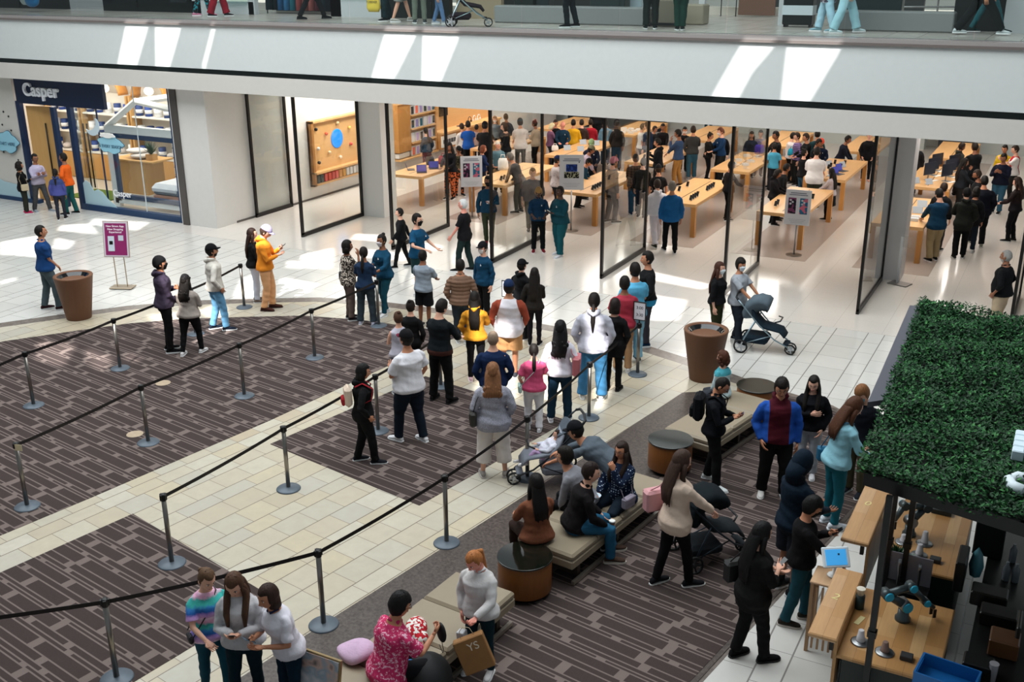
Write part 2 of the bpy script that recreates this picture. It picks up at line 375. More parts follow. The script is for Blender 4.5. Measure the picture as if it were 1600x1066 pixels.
# ------------------------------------------------------------------ shop shell
M_WALL=plain('#c6c2bf',.55,noise=.03)
struct('wall_left',MB().box((-21.5,32.6,1.95),(1.3,21.8,3.9)),plain('#d2cfcb',.5,noise=.03))     # stone block beside the mattress shop, x -22.15..-20.85
struct('wall_back',MB().box((-9,44.6,1.95),(30,.2,3.9)),plain('#c9cfcd',.35))
struct('trim_12',MB().box((-20.84,33,.03),(.02,21.0,.06)),plain('#55504d',.5))
struct('trim_13',MB().box((-21.96,21.68,1.95),(.22,.06,3.9)),plain('#4b4643',.4))
struct('wall_pillar_left',MB().box((-17.76,25.2,1.95),(.72,.66,3.9)),plain('#dcdcda',.45))
struct('wall_pillar_right',MB().box((-3.42,25.25,1.95),(.55,.66,3.9)),plain('#c4c1c2',.45))
struct('wall_right',MB().box((1.6,23.45,1.95),(3.9,2.5,3.9)),plain('#a9abb3',.5))
FRM=plain('#1a1715',.35,.3)
def fin(x,y0,y1,label):
    r=empty('glass_fin_door',(x,(y0+y1)/2,0)); L=y1-y0
    tag(r,label,'glass panel')
    m=MB()
    for y in (-L/2+.04,L/2-.04): m.box((0,y,1.93),(.06,.08,3.72))
    m.box((0,0,.06),(.06,L,.11)).box((0,0,3.76),(.06,L,.10)).build('frame',FRM,r)
    MB().box((0,0,1.92),(.02,L-.12,3.6)).build('pane',glass((.93,.95,.94),.10),r)
    return r
fx=[-21.0,-18.12,-15.2,-12.28,-9.36,-6.42,-3.53,-.62]
lab=['black-framed glass panel against the pale stone wall','black-framed glass door panel in front of the wooden ball display','black-framed glass panel beside the laptop table','black-framed glass panel behind the two blue-shirted staff','tall black-framed glass panel nearest the middle of the entrance','black-framed glass panel behind the masked couple with the stroller','black-framed glass panel in front of the right-hand white pillar','black-framed glass panel at the right edge beside the grey-bearded guard']
for k,x in enumerate(fx):
    if k==0: fin(-20.78,23.25,24.9,lab[0])
    else: fin(x,22.0,24.83,lab[k])
# ------------------------------------------------------------------ fabrics
def cloth(col,pat=None,col2='#ffffff',sc=1.0,rough=.85,sheen=.0,r2=None):
    k=('cloth',col,pat,col2,sc,rough,r2)
    if k in MATS: return MATS[k]
    n=NT('cloth',rough,.15); n.b.inputs['Sheen Weight'].default_value=sheen; n.b.inputs['Sheen Roughness'].default_value=.5
    v=n.coord(); f=n.noise(v,7,3); a=lin(col)[:3]
    lum=min(1,sum(a)/3*1.25); k0=.62+.28*lum; c=n.mix(f,tuple(x*k0 for x in a),tuple(min(1,x*1.04) for x in a))
    def thr(x,lo,hi): return n.ramp(x,[(lo,0.),(hi,1.)])
    if pat=='stripe':
        sp=n.n('SeparateXYZ'); n.l(v,sp.inputs[0]); t=n.math('FRACT',n.math('MULTIPLY',sp.outputs[2],18*sc)); c=n.mix(n.math('GREATER_THAN',t,.5),c,col2)
    elif pat=='plaid':
        sp=n.n('SeparateXYZ'); n.l(v,sp.inputs[0]); t=n.math('GREATER_THAN',n.math('FRACT',n.math('MULTIPLY',sp.outputs[2],13*sc)),.6); u=n.math('GREATER_THAN',n.math('FRACT',n.math('MULTIPLY',sp.outputs[0],13*sc)),.6)
        c=n.mix(n.math('MULTIPLY',n.math('ADD',t,u),.5),c,col2)
    elif pat=='dots':
        vo=n.n('TexVoronoi'); vo.inputs['Scale'].default_value=26*sc; vo.inputs['Randomness'].default_value=.25; n.l(v,vo.inputs['Vector']); c=n.mix(n.math('LESS_THAN',vo.outputs['Distance'],.27),c,col2)
    elif pat=='leopard':
        vo=n.n('TexVoronoi'); vo.inputs['Scale'].default_value=38*sc; n.l(v,vo.inputs['Vector']); c=n.mix(thr(n.math('ADD',vo.outputs['Distance'],n.math('MULTIPLY',n.noise(v,30,2),.4)),.62,.70),col2,c)
    elif pat=='floral':
        vo=n.n('TexVoronoi'); vo.inputs['Scale'].default_value=16*sc; n.l(v,vo.inputs['Vector']); c=n.mix(thr(n.math('ADD',vo.outputs['Distance'],n.math('MULTIPLY',n.noise(v,22,3),.7)),.52,.60),col2,c)
    elif pat=='batik':
        sp=n.n('SeparateXYZ'); n.l(v,sp.inputs[0]); t=n.math('ABSOLUTE',n.math('SINE',n.math('ADD',n.math('MULTIPLY',sp.outputs[2],60*sc),n.math('MULTIPLY',n.noise(v,20,3),14))))
        c=n.mix(n.math('MULTIPLY',thr(t,.35,.8),thr(n.noise(v,30,3),.50,.60)),c,col2)
    elif pat=='tiedye':
        sp=n.n('SeparateXYZ'); n.l(v,sp.inputs[0]); t=n.math('FRACT',n.math('ADD',n.math('MULTIPLY',sp.outputs[2],3.4),n.math('MULTIPLY',n.noise(v,26,2),.20)))
        c=n.ramp(t,[(0,'#e6b6d8'),(.18,'#b98fd0'),(.30,'#2f63b4'),(.45,'#3f86c8'),(.55,'#45b7b0'),(.68,'#3fa7a0'),(.78,'#e9a9c9'),(1,'#f0d9ea')])
    elif pat=='camo':
        c=n.ramp(n.noise(v,14,1),[(0,'#2b2a20'),(.48,'#4c4a35'),(.55,'#6b6048'),(.62,'#20201a')],True)
    elif pat=='blotch':
        c=n.mix(thr(n.noise(v,17*sc,1),.5,.53),c,col2)
    elif pat=='raglan':   # sleeves and yoke in the second colour
        sp=n.n('SeparateXYZ'); n.l(v,sp.inputs[0]); ax=n.math('ABSOLUTE',sp.outputs[0]); s_=n.math('GREATER_THAN',n.math('ADD',ax,n.math('MULTIPLY',n.math('SUBTRACT',sp.outputs[2],1.2),.30)),sc); c=n.mix(s_,c,col2)
    elif pat=='block':    # lower part in the second colour below height sc
        sp=n.n('SeparateXYZ'); n.l(v,sp.inputs[0]); c=n.mix(n.math('LESS_THAN',sp.outputs[2],sc),c,col2)
    elif pat=='centre':   # centre panel in the first colour, sides in the second
        sp=n.n('SeparateXYZ'); n.l(v,sp.inputs[0]); c=n.mix(n.math('GREATER_THAN',n.math('ABSOLUTE',sp.outputs[0]),sc),c,col2)
    n.base(c)
    h=n.noise(v,16,3,.6); n.bump(h,.35,.02)
    MATS[k]=n.m; return n.m
def denim(col): return cloth(col,rough=.8)
SKINS={'light':'#d9a58c','fair':'#e3b49c','tan':'#b97f60','brown':'#8a5a41','dark':'#4d3226','pink':'#d98f7d'}
def skin(k):
    key=('skin',k)
    if key not in MATS:
        n=NT('skin',.5,.35); n.base(SKINS[k]); n.b.inputs['Subsurface Weight'].default_value=0; MATS[key]=n.m
    return MATS[key]
def hairmat(col):
    key=('hair',col)
    if key not in MATS:
        n=NT('hair',.62,.22); v=n.coord(scale=(1,1,.12)); f=n.noise(v,70,2); a=lin(col)[:3]
        n.base(n.mix(f,tuple(x*.55 for x in a),tuple(min(1,x*1.5) for x in a))); n.bump(f,.5,.01); MATS[key]=n.m
    return MATS[key]
EYEW=plain('#e8e4df',.3); EYED=plain('#1a1210',.25)
# ------------------------------------------------------------------ head and hands (unit figure 1.75 m tall)
def head_pt(az,el):
    """surface of a head about its centre; az 0 = face (+Y)"""
    ce,se=math.cos(el),math.sin(el); ce=max(ce,1e-6)**.80; x=math.sin(az)*ce; y=math.cos(az)*ce; z=se
    f=max(0,math.cos(az)); 
    X=x*.078; Y=y*(.097 if y>0 else .100); Z=z*.118
    if z<0:                                           # jaw narrows, chin forward
        k=1-.30*(-z)**1.6; X*=k; Y=Y*(1-.10*(-z)) if y>0 else Y*(1-.42*(-z)**1.2)
    if y>0: Y-= .012*max(0,z)**2
    # nose, brow, eye sockets, lips, chin
    zz=Z/.118; a=abs(X)/.076
    def g(u,w): return math.exp(-(u/w)**2)
    Yd=0
    if y>0:
        Yd+=.020*g(a,.20)*(g(zz+.24,.13))+.010*g(a,.13)*g(zz+.02,.22)
        Yd-=.010*g(a-.42,.22)*g(zz-.02,.12)
        Yd+=.005*g(a,.5)*g(zz-.22,.12)
        Yd+=.006*g(a,.30)*g(zz+.50,.08)-.003*g(a,.3)*g(zz+.42,.05)
        Yd+=.008*g(a,.35)*g(zz+.82,.16)
    return (X,Y+Yd,Z)
def mk_head():
    m=MB(); nu,nv=40,26; R=[]
    for k in range(1,nv):
        el=-PI/2+PI*k/nv; R.append([head_pt(-2*PI*j/nu,el) for j in range(nu)])
    m.mi=0; m.rings(R,True,True)
    for s in (-1,1):
        m.mi=0; m.ell((s*.077,-.006,-.012),(.010,.019,.031),8,6)        # ears
        m.mi=1; m.ell((s*.031,.079,.003),(.0125,.010,.0058),8,6)         # eyes
        m.mi=2; m.ell((s*.031,.0865,.003),(.0062,.0055,.0058),8,6)
        m.mi=2; m.tube([(s*.016,.0915,.021),(s*.031,.0905,.026),(s*.047,.081,.022)],[(.003,.0028),(.004,.003),(.002,.002)],6)
        m.mi=0; m.ell((s*.009,.1085,-.034),(.008,.008,.006),6,5)
    m.mi=3; m.tube([(-.022,.0865,-.058),(-.008,.0955,-.0555),(.008,.0955,-.0555),(.022,.0865,-.058)],[(.0015,.0015),(.0034,.003),(.0034,.003),(.0015,.0015)],6)
    m.tube([(-.015,.0875,-.0615),(0,.0935,-.0635),(.015,.0875,-.0615)],[(.0015,.0015),(.0034,.003),(.0015,.0015)],6)
    return m
def mk_hand(curl):
    """right hand, wrist at origin, fingers +Y, back of the hand +Z, thumb at -X"""
    m=MB()
    m.rings([[(rx*math.cos(a)+cx,y,rz*math.sin(a)+cz) for a in (2*PI*k/12 for k in range(12))] for y,rx,rz,cx,cz in
        ((-.03,.026,.019,0,0),(0,.027,.0185,0,0),(.025,.034,.0175,-.002,0),(.055,.042,.0165,-.001,0),(.082,.041,.0140,.001,0),(.092,.036,.011,.001,-.001))][::-1])
    for fx,L,r,sp in ((-.030,.076,.0088,-.10),(-.0105,.084,.0092,-.02),(.0105,.078,.0088,.05),(.030,.062,.0078,.14)):
        P=[(fx,.070,0)]; a=0; p=np.array((fx,.086,0.)); P.append(tuple(p)); ang=0
        for seg,k in ((.45,.75),(.31,1.0),(.24,.7)):
            ang+=curl*k; d=np.array((sp*math.cos(ang),math.cos(ang),-math.sin(ang))); p=p+d*L*seg; P.append(tuple(p))
        m.tube(P,[r,r,r*.94,r*.86,r*.6],7)
        m.ell(P[-1],(r*.62,r*.62,r*.62),6,4)
    t=.4+curl*.5
    m.tube([(-.020,.012,-.004),(-.040,.034,-.010),(-.052+.012*t,.058,-.018-.01*t),(-.050+.03*t,.080,-.026-.014*t)],[.0135,.0120,.0105,.0075],7)
    return m
HEAD=mk_head(); HANDS={'r':mk_hand(.38),'g':mk_hand(1.05),'o':mk_hand(.12)}
def mk_arr(m): return np.array(m.V),m.F,m.M
def rot_to(Y,Z):
    Y=np.array(Y,float); Y/=np.linalg.norm(Y)+1e-9; Z=np.array(Z,float); Z=Z-Y*np.dot(Z,Y); Z/=np.linalg.norm(Z)+1e-9; X=np.cross(Y,Z); return np.array([X,Y,Z]).T
def ik(a,c,l1,l2,pole):
    a,c=np.array(a,float),np.array(c,float); d=c-a; L=np.linalg.norm(d)+1e-9
    if L>(l1+l2)*.998: c=a+d/L*(l1+l2)*.998; d=c-a; L=np.linalg.norm(d)
    u=d/L; x=(l1*l1-l2*l2+L*L)/(2*L); h=math.sqrt(max(0,l1*l1-x*x)); p=np.array(pole,float); p=p-u*np.dot(p,u); n=np.linalg.norm(p)
    p=p/n if n>1e-6 else np.array((0,1.,0)); return a+u*x+p*h,c
def lerp(a,b,t): return np.array(a)*(1-t)+np.array(b)*t
ARMS={'d':(.07,.03,-.52),'s+':(.05,.24,-.46),'s-':(.06,-.22,-.47),'f':(-.13,.27,-.22),'F':(-.11,.30,-.12),'p':(.045,.07,-.44),'c':(-.20,.21,-.19),'k':(-.165,.20,-.44),'h':(.03,-.02,-.36),
 't':(-.03,.40,-.38),'m':(-.15,.24,.05),'b':(-.13,-.16,-.40),'w':(.16,.34,-.24),'u':(-.06,.40,-.05),'e':(.02,.10,-.47),'T':(0,.50,-.30),'L':(-.04,.36,-.33)}
TORSO=[(-.15,.135,.100,0),(-.09,.162,.116,-.004),(-.02,.170,.122,-.006),(.08,.156,.112,0),(.18,.147,.106,.004),(.28,.160,.117,.006),(.37,.172,.122,.004),(.42,.160,.110,0),(.465,.122,.088,-.004),(.50,.080,.068,-.002),(.55,.056,.058,.008)]
JOBS=[]   # remesh jobs, baked in one go
PEOPLE=[]
def person(label,loc,face,h=1.72,sk='light',W=1.0,fem=False,lean=0,side=0,head=(0,0),arms=('d','d'),hands=('r','r'),st=(0,0),sp=.10,foot=(8,8),sit=None,knees=None,
           shirt=('#333333',),sleeve='l',hem=-.075,loose=1.0,puff=False,hood=None,collar=None,logo=False,
           pants=('#222222',),leg='l',lw=1.0,shoe='#222222',sole='#dddddd',socks=None,hair='short',hc='#17120f',cap=None,mask=None,glasses=False,beard=None,
           lod=1,group=None,jacket=None,skirt=None,bare=False,extra=None,barefoot=False,scarf=None,hl=None,hfront=False,beanie=None,z=0.0,upper=None):
    s=h/1.75; f3=lambda *a: np.array(a,float)
    def tup(c): return (c,) if isinstance(c,str) else c
    # ---- skeleton
    hip_z=.925
    if st!=(0,0): hip_z-=.012+.10*abs(st[0]-st[1])**2
    P0=f3(0,0,hip_z)
    if sit is not None: P0=f3(0,-.02,sit/s+.115)
    la,sa=math.radians(lean),math.radians(side)
    if sit is None and lean>25: P0=P0+f3(0,-.25*math.sin(la),-.03)
    HS=1.07
    up=f3(math.sin(sa),math.sin(la)*math.cos(sa),math.cos(la)*math.cos(sa)); fw=f3(0,math.cos(la),-math.sin(la)); fw=fw-up*np.dot(fw,up); fw/=np.linalg.norm(fw); rt=np.cross(fw,up)
    sh_w=.182 if not fem else .163
    Sc=P0+up*.455; Nb=P0+up*.53
    pi_,ya=math.radians(head[0]),math.radians(head[1])
    # head frame: start upright-ish (mix of torso and vertical), pitch, yaw
    hu=lerp(up,(0,0,1),.6); hu/=np.linalg.norm(hu); hf=f3(0,1,0)-hu*hu[1]; hf/=np.linalg.norm(hf); hr=np.cross(hf,hu)
    hf2=hf*math.cos(ya)+hr*math.sin(ya); hr2=np.cross(hf2,hu)
    hf3=hf2*math.cos(pi_)-hu*math.sin(pi_); hu3=np.cross(hr2,hf3)
    Hp=Nb+up*.040; Hc=Hp+hf3*.020+hu3*.112
    HR=np.array([hr2,hf3,hu3]).T*HS
    # ---- legs
    legs=[]
    for i,sg in ((0,-1),(1,1)):
        hp=P0+f3(sg*.088*(W**.5),0,-.03)
        if knees is None and sit is None: ank=f3(sg*sp,st[i],.085); pole=(sg*.12,1,.15)
        else:
            q=(knees or ((-.12,.44),(.12,.44)))[i]; ank=f3(q[0],q[1],.085/s if len(q)<3 else q[2]); pole=(sg*.15,.6,1)
        kn,ank=ik(hp,ank,*((.412,.394) if knees is None and sit is None else (.43,.41)),pole); legs.append((hp,kn,ank,sg))
    arml=[]
    for i,sg in ((0,-1),(1,1)):
        S=Sc+rt*sg*sh_w*(W**.6)-up*.032
        a=arms[i]; hm=hands[i]
        if isinstance(a,str):
            o=ARMS[a]; tg=S+rt*(sg*o[0]*1.0)+ (fw if a not in('d','s+','s-') else f3(0,1,0))*o[1]+(up if a not in('d','s+','s-') else f3(0,0,1))*o[2]
        else: tg=f3(*a)
        pole=rt*sg*.8-fw*.7-up*.5
        if a=='h': pole=rt*sg*2-fw*.6
        if a=='c': pole=rt*sg*1.2-up*1.5-fw*.1
        if a in('m','u','F'): pole=rt*sg*.7-up*1.5
        e,wr=ik(S,tg,.285,.25,pole); arml.append((S,e,wr,sg,a,hm))
    # ---- body (skin): one remeshed trunk with limbs, joined with head and hands
    bw=W*(.92 if fem else 1.0)
    def ring(c,x,y,rx,ry,n=16): return [c+x*rx*math.cos(t)+y*ry*math.sin(t) for t in (2*PI*k/n for k in range(n))]
    def torso(t0,t1,ex,ey,flare=0,belly=0,n=20,bust=True):
        R=[];ts=[t0]+[q[0] for q in TORSO if t0<q[0]<t1]+[t1]
        for t in ts:
            wx=np.interp(t,[q[0] for q in TORSO],[q[1] for q in TORSO]); wy=np.interp(t,[q[0] for q in TORSO],[q[2] for q in TORSO]); oy=np.interp(t,[q[0] for q in TORSO],[q[3] for q in TORSO])
            k=W if t<.40 else W**.6
            if t>=.5: k=W**.35
            if fem: wx*= (1.06 if t<.02 else (.90 if t<.3 else .92)); 
            if fem and .22<t<.40 and bust: wy*=1.10; oy+=.012
            if W>1.1 and .0<t<.26: wy*=1+(W-1)*.8; oy+=.03*(W-1)*3
            fl=1+flare*max(0,(.1-t))/.25 if t<.1 else 1
            c=P0+up*t+fw*oy
            if t<0: c=P0+up*t*.2+f3(0,0,1)*t*.8+fw*oy
            lo=.016*min(1,max(0,(.12-t)/.10)) if ex>.013 else 0
            R.append(ring(c,rt,fw,(wx*k+lo+(ex if t<.44 else ex*.5))*fl,(wy*k+lo*1.5+(ey if t<.44 else ey*.5))*fl,n))
        return R
    body=MB(); body.rings(torso(-.11,.56,0,0)); 
    body.tube([Nb-up*.02,Nb+up*.03,Hp+hu3*.03,Hc-hu3*.06-hf3*.02],[.060*W**.3,.053,.050,.046],12)
    for hp,kn,ank,sg in legs:
        body.tube([hp+f3(0,0,.03),lerp(hp,kn,.3),lerp(hp,kn,.7),kn,lerp(kn,ank,.35),lerp(kn,ank,.8),ank],[.082*W,.080*W,.062*W,.052,.052,.038,.036],12)
        if barefoot or shoe is None: body.tube([ank+f3(0,-.04,-.05),ank+f3(0,.04,-.045),ank+f3(0,.15,-.065)],[(.034,.03),(.036,.032),(.040,.015)],10); 
    for S,e,wr,sg,a,hm in arml:
        body.tube([S-rt*sg*.03,lerp(S,e,.35),e,lerp(e,wr,.35),wr],[.046*W,.043*W,.036,.034,.0235],10)
    add=MB(); 
    V,F,M=mk_arr(HEAD); V2=(V@HR.T)+Hc; add.V=list(map(tuple,V2)); add.F=[tuple(f) for f in F]; add.M=list(M); add.S=[True]*len(F)
    for S,e,wr,sg,a,hm in arml:
        V,F,M=mk_arr(HANDS[hm]); V=V.copy(); d=wr-e
        if a in('d','s+','s-','p','e','h','b'): Z=rt*sg
        elif a in('f','L'): Z=f3(0,0,-1)*.9-rt*sg*.3+f3(0,.2,0)
        elif a in('F','u'): Z=fw*1.0+rt*sg*.5
        elif a in('m',): Z=rt*sg*.8+fw*.6
        elif a in('c','k'): Z=fw
        else: Z=f3(0,0,1)
        # local X = Y x Z ; thumb at -X for the right hand when palm faces -Z
        if sg<0: V[:,0]*=-1
        R=rot_to(d,Z); V2=V@R.T+wr
        b=len(add.V); add.V+=list(map(tuple,V2)); add.F+=[tuple((i+b) for i in (f if sg>0 else f[::-1])) for f in F]; add.M+=[0]*len(F); add.S+=[True]*len(F)
    vox={2:.012,1:.0165,0:.024}[lod]
    root=link('person',bpy.data.meshes.new('person'),loc=(loc[0],loc[1],loc[2] if len(loc)>2 else z),rz=face); root.scale=(s,s,s)
    tag(root,label,'person',group)
    JOBS.append((root,body,max(vox,.014),add,[skin(sk),EYEW,EYED,plain('#a8605a' if sk in('light','fair','pink') else '#7d4a42',.5)],0,.9))
    def kid(nm,mb,mats,v=None,fold=.004,seed=0):
        o=link(nm,bpy.data.meshes.new(nm),root)
        JOBS.append((o,mb,v or vox,None,mats if isinstance(mats,list) else [mats],fold,1)); return o
    def hard(nm,mb,mats): return mb.build(nm,mats,root)
    # ---- trousers
    if pants is not None:
        mt=cloth(*tup(pants)) if not isinstance(pants,bpy.types.Material) else pants
        t=MB(); t.rings(torso(-.15,.10,.012,.012)); e0=.014*lw; le=1.0 if leg=='l' else {'s':.42,'c':.78,'k':.62}[leg]
        for hp,kn,ank,sg in legs:
            if leg=='s': P=[hp+f3(0,0,.04),lerp(hp,kn,.3),lerp(hp,kn,.62),lerp(hp,kn,.9)]; r=[.092*W+e0,.095*W+e0,.088*W+e0*1.6,.086*W+e0*2]
            elif leg=='c': P=[hp+f3(0,0,.04),lerp(hp,kn,.4),kn,lerp(kn,ank,.35),lerp(kn,ank,.62)]; r=[.090*W+e0,.085*W+e0,.066+e0*1.5,.066+e0*1.6,.064+e0*1.6]
            else: P=[hp+f3(0,0,.04),lerp(hp,kn,.35),lerp(hp,kn,.8),kn,lerp(kn,ank,.3),lerp(kn,ank,.75),ank+f3(0,0,.0)]; r=[.090*W+e0*.8,.086*W+e0*.8,.064*W+e0,.060+e0,.058+e0*1.1,.047+e0*1.25,.046+e0*1.5]
            t.tube(P,r,14)
        kid({'l':'trousers','s':'shorts','c':'cropped_trousers','k':'shorts'}[leg],t,mt)
    # ---- shirt
    if shirt is not None:
        mt=cloth(*tup(shirt)) if not isinstance(shirt,bpy.types.Material) else shirt
        t=MB(); ex=.013+.009*loose; top=.50
        t.rings(torso(hem,top,ex,ex,flare=.05*loose))
        for S,e,wr,sg,a,hm in arml:
            if sleeve=='n' or jacket is not None: break
            r0=.047*W+.009*loose; 
            if sleeve=='s': t.tube([S-rt*sg*.07+up*.005,S-rt*sg*.022+up*.002,lerp(S,e,.16),lerp(S,e,.4),lerp(S,e,.78)],[.038*W,r0*.80,r0,r0+.003,r0+.006+.004*loose],12)
            elif sleeve=='e': t.tube([S-rt*sg*.07,S-rt*sg*.022,lerp(S,e,.16),lerp(S,e,.5),e,lerp(e,wr,.45)],[.038*W,r0*.80,r0,r0,.048+.008*loose,.042+.008*loose],12)
            else: t.tube([S-rt*sg*.07,S-rt*sg*.022,lerp(S,e,.16),lerp(S,e,.5),e,lerp(e,wr,.5),lerp(e,wr,.97)],[.038*W,r0*.80,r0,r0,.046+.010*loose,.040+.009*loose,.031+.006*loose],12)
        if hood is not None:
            hcen=Nb-fw*.055+up*.005
            t.tube([Nb+fw*.065-rt*.03-up*.02,Nb+rt*-.085+up*.01,Nb-rt*.075-fw*.07+up*.015,hcen-fw*.055-up*.03,Nb+rt*.075-fw*.07+up*.015,Nb+rt*.085+up*.01,Nb+fw*.065+rt*.03-up*.02],[.016,.026,.036,.050,.036,.026,.016],10)
        nm={'l':'sweater','s':'t_shirt','e':'blouse','n':'tank_top'}[sleeve] if upper is None else upper
        o=kid(nm,t,mt,fold=.010 if puff else .005)
        if puff: o['puff']=1
        if collar:
            c=MB(); c.tube([Nb+fw*.07-up*.02+rt*.02,Nb+rt*.07+up*.0,Nb-fw*.065+up*.012,Nb-rt*.07+up*.0,Nb+fw*.07-up*.02-rt*.02],[(.012,.022)]*5,8); hard('collar',c,cloth(collar))
        if logo:
            c=MB(); p=P0+up*.34+fw*(.122*W**.5+ex+.012+ (.02 if fem else 0))+rt*(-.075); R=np.array([rt,up,fw]).T
            pts=[(.012*math.cos(t_)*(1+.08*math.cos(3*t_)),.013*math.sin(t_)*(1-.1*math.sin(t_))) for t_ in (2*PI*k/14 for k in range(14))]
            V=[p+R@f3(x,y,0) for x,y in pts]+[p+R@f3(x,y,.012) for x,y in pts]; n=14
            c.add(V,[tuple(range(n,2*n)),tuple(reversed(range(n)))]+[(i,(i+1)%n,n+(i+1)%n,n+i) for i in range(n)])
            q=p+up*.019+rt*.003; c.add([q,q+rt*.006+up*.004,q+up*.009+rt*.004,q+up*.005-rt*.001,q+fw*.01,q+fw*.01+rt*.006+up*.004,q+fw*.01+up*.009+rt*.004,q+fw*.01+up*.005-rt*.001],[(4,5,6,7),(3,2,1,0),(0,1,5,4),(1,2,6,5),(2,3,7,6),(3,0,4,7)]); hard('chest_logo',c,WHITE)
    if jacket is not None:     # an open garment over the shirt: a shell that leaves the front showing
        jc,jhem=tup(jacket[0]),jacket[1]; t=MB(); R=torso(jhem,.495,.040,.042,flare=.12)
        n=20; keep=[k for k in range(n) if not (3.4<k*1.0<6.6)]   # leave out the front sector (around +fw = index 5)
        R2=[]; 
        for r in R:
            c=np.mean(r,axis=0); arc=[r[k] for k in [7,8,9,10,11,12,13,14,15,16,17,18,19,0,1,2,3]]
            R2.append(arc+[c+(p-c)*.80 for p in reversed(arc)])
        t.rings(R2)
        for S,e,wr,sg,a,hm in arml: t.tube([S-rt*sg*.07,S-rt*sg*.022,lerp(S,e,.16),lerp(S,e,.5),e,lerp(e,wr,.5),lerp(e,wr,.93)],[.05*W,.064*W,.070*W,.066*W,.060,.055,.042],12)
        if hood: pass
        kid('jacket',t,cloth(*jc),fold=.007)
    if skirt is not None:
        t=MB(); t.rings([ring(P0+f3(0,0,.08),rt,f3(0,1,0),.16*W,.12*W),ring(P0,rt,f3(0,1,0),.19*W,.15*W),ring(P0-f3(0,0,skirt[1]),rt,f3(0,1,0),.22*W,.19*W)]); kid('skirt',t,cloth(*tup(skirt[0])))
    # ---- shoes
    for i,(hp,kn,ank,sg) in enumerate(legs):
        a=math.radians(-sg*foot[i]); d=f3(math.sin(-a)*1.0,math.cos(a),0); sd_=f3(math.cos(a),-math.sin(-a),0)
        if socks: hard('sock',MB().tube([ank+f3(0,0,-.03),ank+f3(0,0,.09)],.044,12),cloth(socks))
        if shoe is None: continue
        fl=ank*f3(1,1,0)+f3(0,0,ank[2]-.085)
        t=MB(); R=[]
        for u,w,hh in ((-.075,.022,.045),(-.06,.034,.075),(-.02,.038,.088),(.04,.040,.078),(.09,.044,.058),(.14,.045,.045),(.175,.034,.036),(.192,.014,.026)):
            R.append([fl+d*u+sd_*(w*math.cos(t_))+f3(0,0,.018+hh/2+hh/2*math.sin(t_)*(1 if math.sin(t_)>0 else .8)) for t_ in (2*PI*k/12 for k in range(12))])
        t.mi=0; t.rings(R)
        t.mi=1; R=[]
        for u,w in ((-.084,.018),(-.07,.034),(-.02,.041),(.04,.043),(.10,.048),(.15,.046),(.185,.032),(.202,.010)):
            R.append([fl+d*u+sd_*x+f3(0,0,zz) for x,zz in ((-w,.001),(w,.001),(w,.026),(-w,.026))])
        t.rings(R,False)
        hard('shoe',t,[cloth(*tup(shoe)),plain(sole,.6)])
    # ---- hair, hats, masks: built in head space
    HM=Matrix([[HR[r][c] for c in range(3)]+[Hc[r]] for r in range(3)]+[[0,0,0,1]])
    def hp_(az,el,k,dz=0,my=.088): 
        p=head_pt(az,el); q=f3(p[0]*k,min(p[1],my)*k,p[2]*k+dz); return q
    def shell(fn,nm,mat,nu=32,nv=20,my=.088):
        m=MB(); R=[]
        for k in range(1,nv):
            el=-PI/2+PI*k/nv; R.append([hp_(-2*PI*j/nu,el,fn(abs(((2*PI*j/nu+PI)%(2*PI))-PI),el),0,my) for j in range(nu)])
        m.rings(R,True,True); m.xf(HM); return hard(nm,m,mat)
    sm=lambda x,a,b: min(1,max(0,(x-a)/(b-a)))
    hm_=hairmat(hc)
    rs=random.Random(hash(label)%9973 if False else sum(map(ord,label)))
    if hair!='bald':
        hair_=hair; th={'short':.11,'buzz':.035,'crew':.07,'long':.13,'pony':.09,'bun':.09,'bob':.16,'curly':.30,'wavy':.18,'fringe':.17,'lowpony':.10}[hair]
        def fn(az,el):
            line=.62-.10*math.cos(az*2)                # hairline over the face
            if az>1.05: line=.62-1.25*sm(az,1.05,1.55)
            if az>1.55: line=-.63-.25*sm(az,1.6,2.6)
            if hair=='buzz' and False: line+=.05
            if hair in('fringe',): line-=.22*(az<1)
            if hair in('bob','long','wavy','curly') and az>.95: line-=1.0*sm(az,.95,1.3)
            k=sm(el,line-.10,line+.10); w=th
            if hair in('curly','wavy'): w+=.05*math.sin(az*9)*math.cos(el*11)
            w+=.018*math.sin(az*17+el*9+len(label))*math.sin(el*13+az*4)
            if hair in('short','fringe'): w+=.05*sm(el,.3,1.2)+.012*math.sin(az*13+el*5)
            if el<-.2 and az>1.6 and hair in('short','buzz','crew','pony','bun','lowpony'): w*=.6
            return (.90)*(1-k)+(1+w)*k
        shell(fn,'hair',hm_)
        t=None; back=-hf3; 
        if hair in('long','wavy'):
            t=MB(); L=hl or (.27 if hair=='wavy' else .38); A=Hc-hf3*.045+hu3*.02
            w=.086 if hair=='long' else .104; bk=.118*W**.4+.018
            e1=P0+up*(.53-L*.55)-fw*bk; e2=P0+up*(.53-L)-fw*(bk+.005)
            t.tube([A+hu3*.03,A-hu3*.07-hf3*.02,Nb-fw*.080+up*.0,e1,e2],[(w*.85,.05),(w,.056),(w*1.15,.048),(w*1.18,.034),(w*.92,.020)],18,up=tuple(fw))
            for q in range(7):                                   # loose locks that break up the hem
                o_=-.9+.3*q; sw=.012*math.sin(q*2.3+len(label)); t.tube([Nb-fw*.078+rt*w*o_*.8,e1-fw*.010+rt*w*o_*1.0,e2+rt*(w*o_*.95+sw)-up*(.01+.03*((q*37)%5)/5)],[(.020,.020),(.024,.018),(.006,.005)],8)
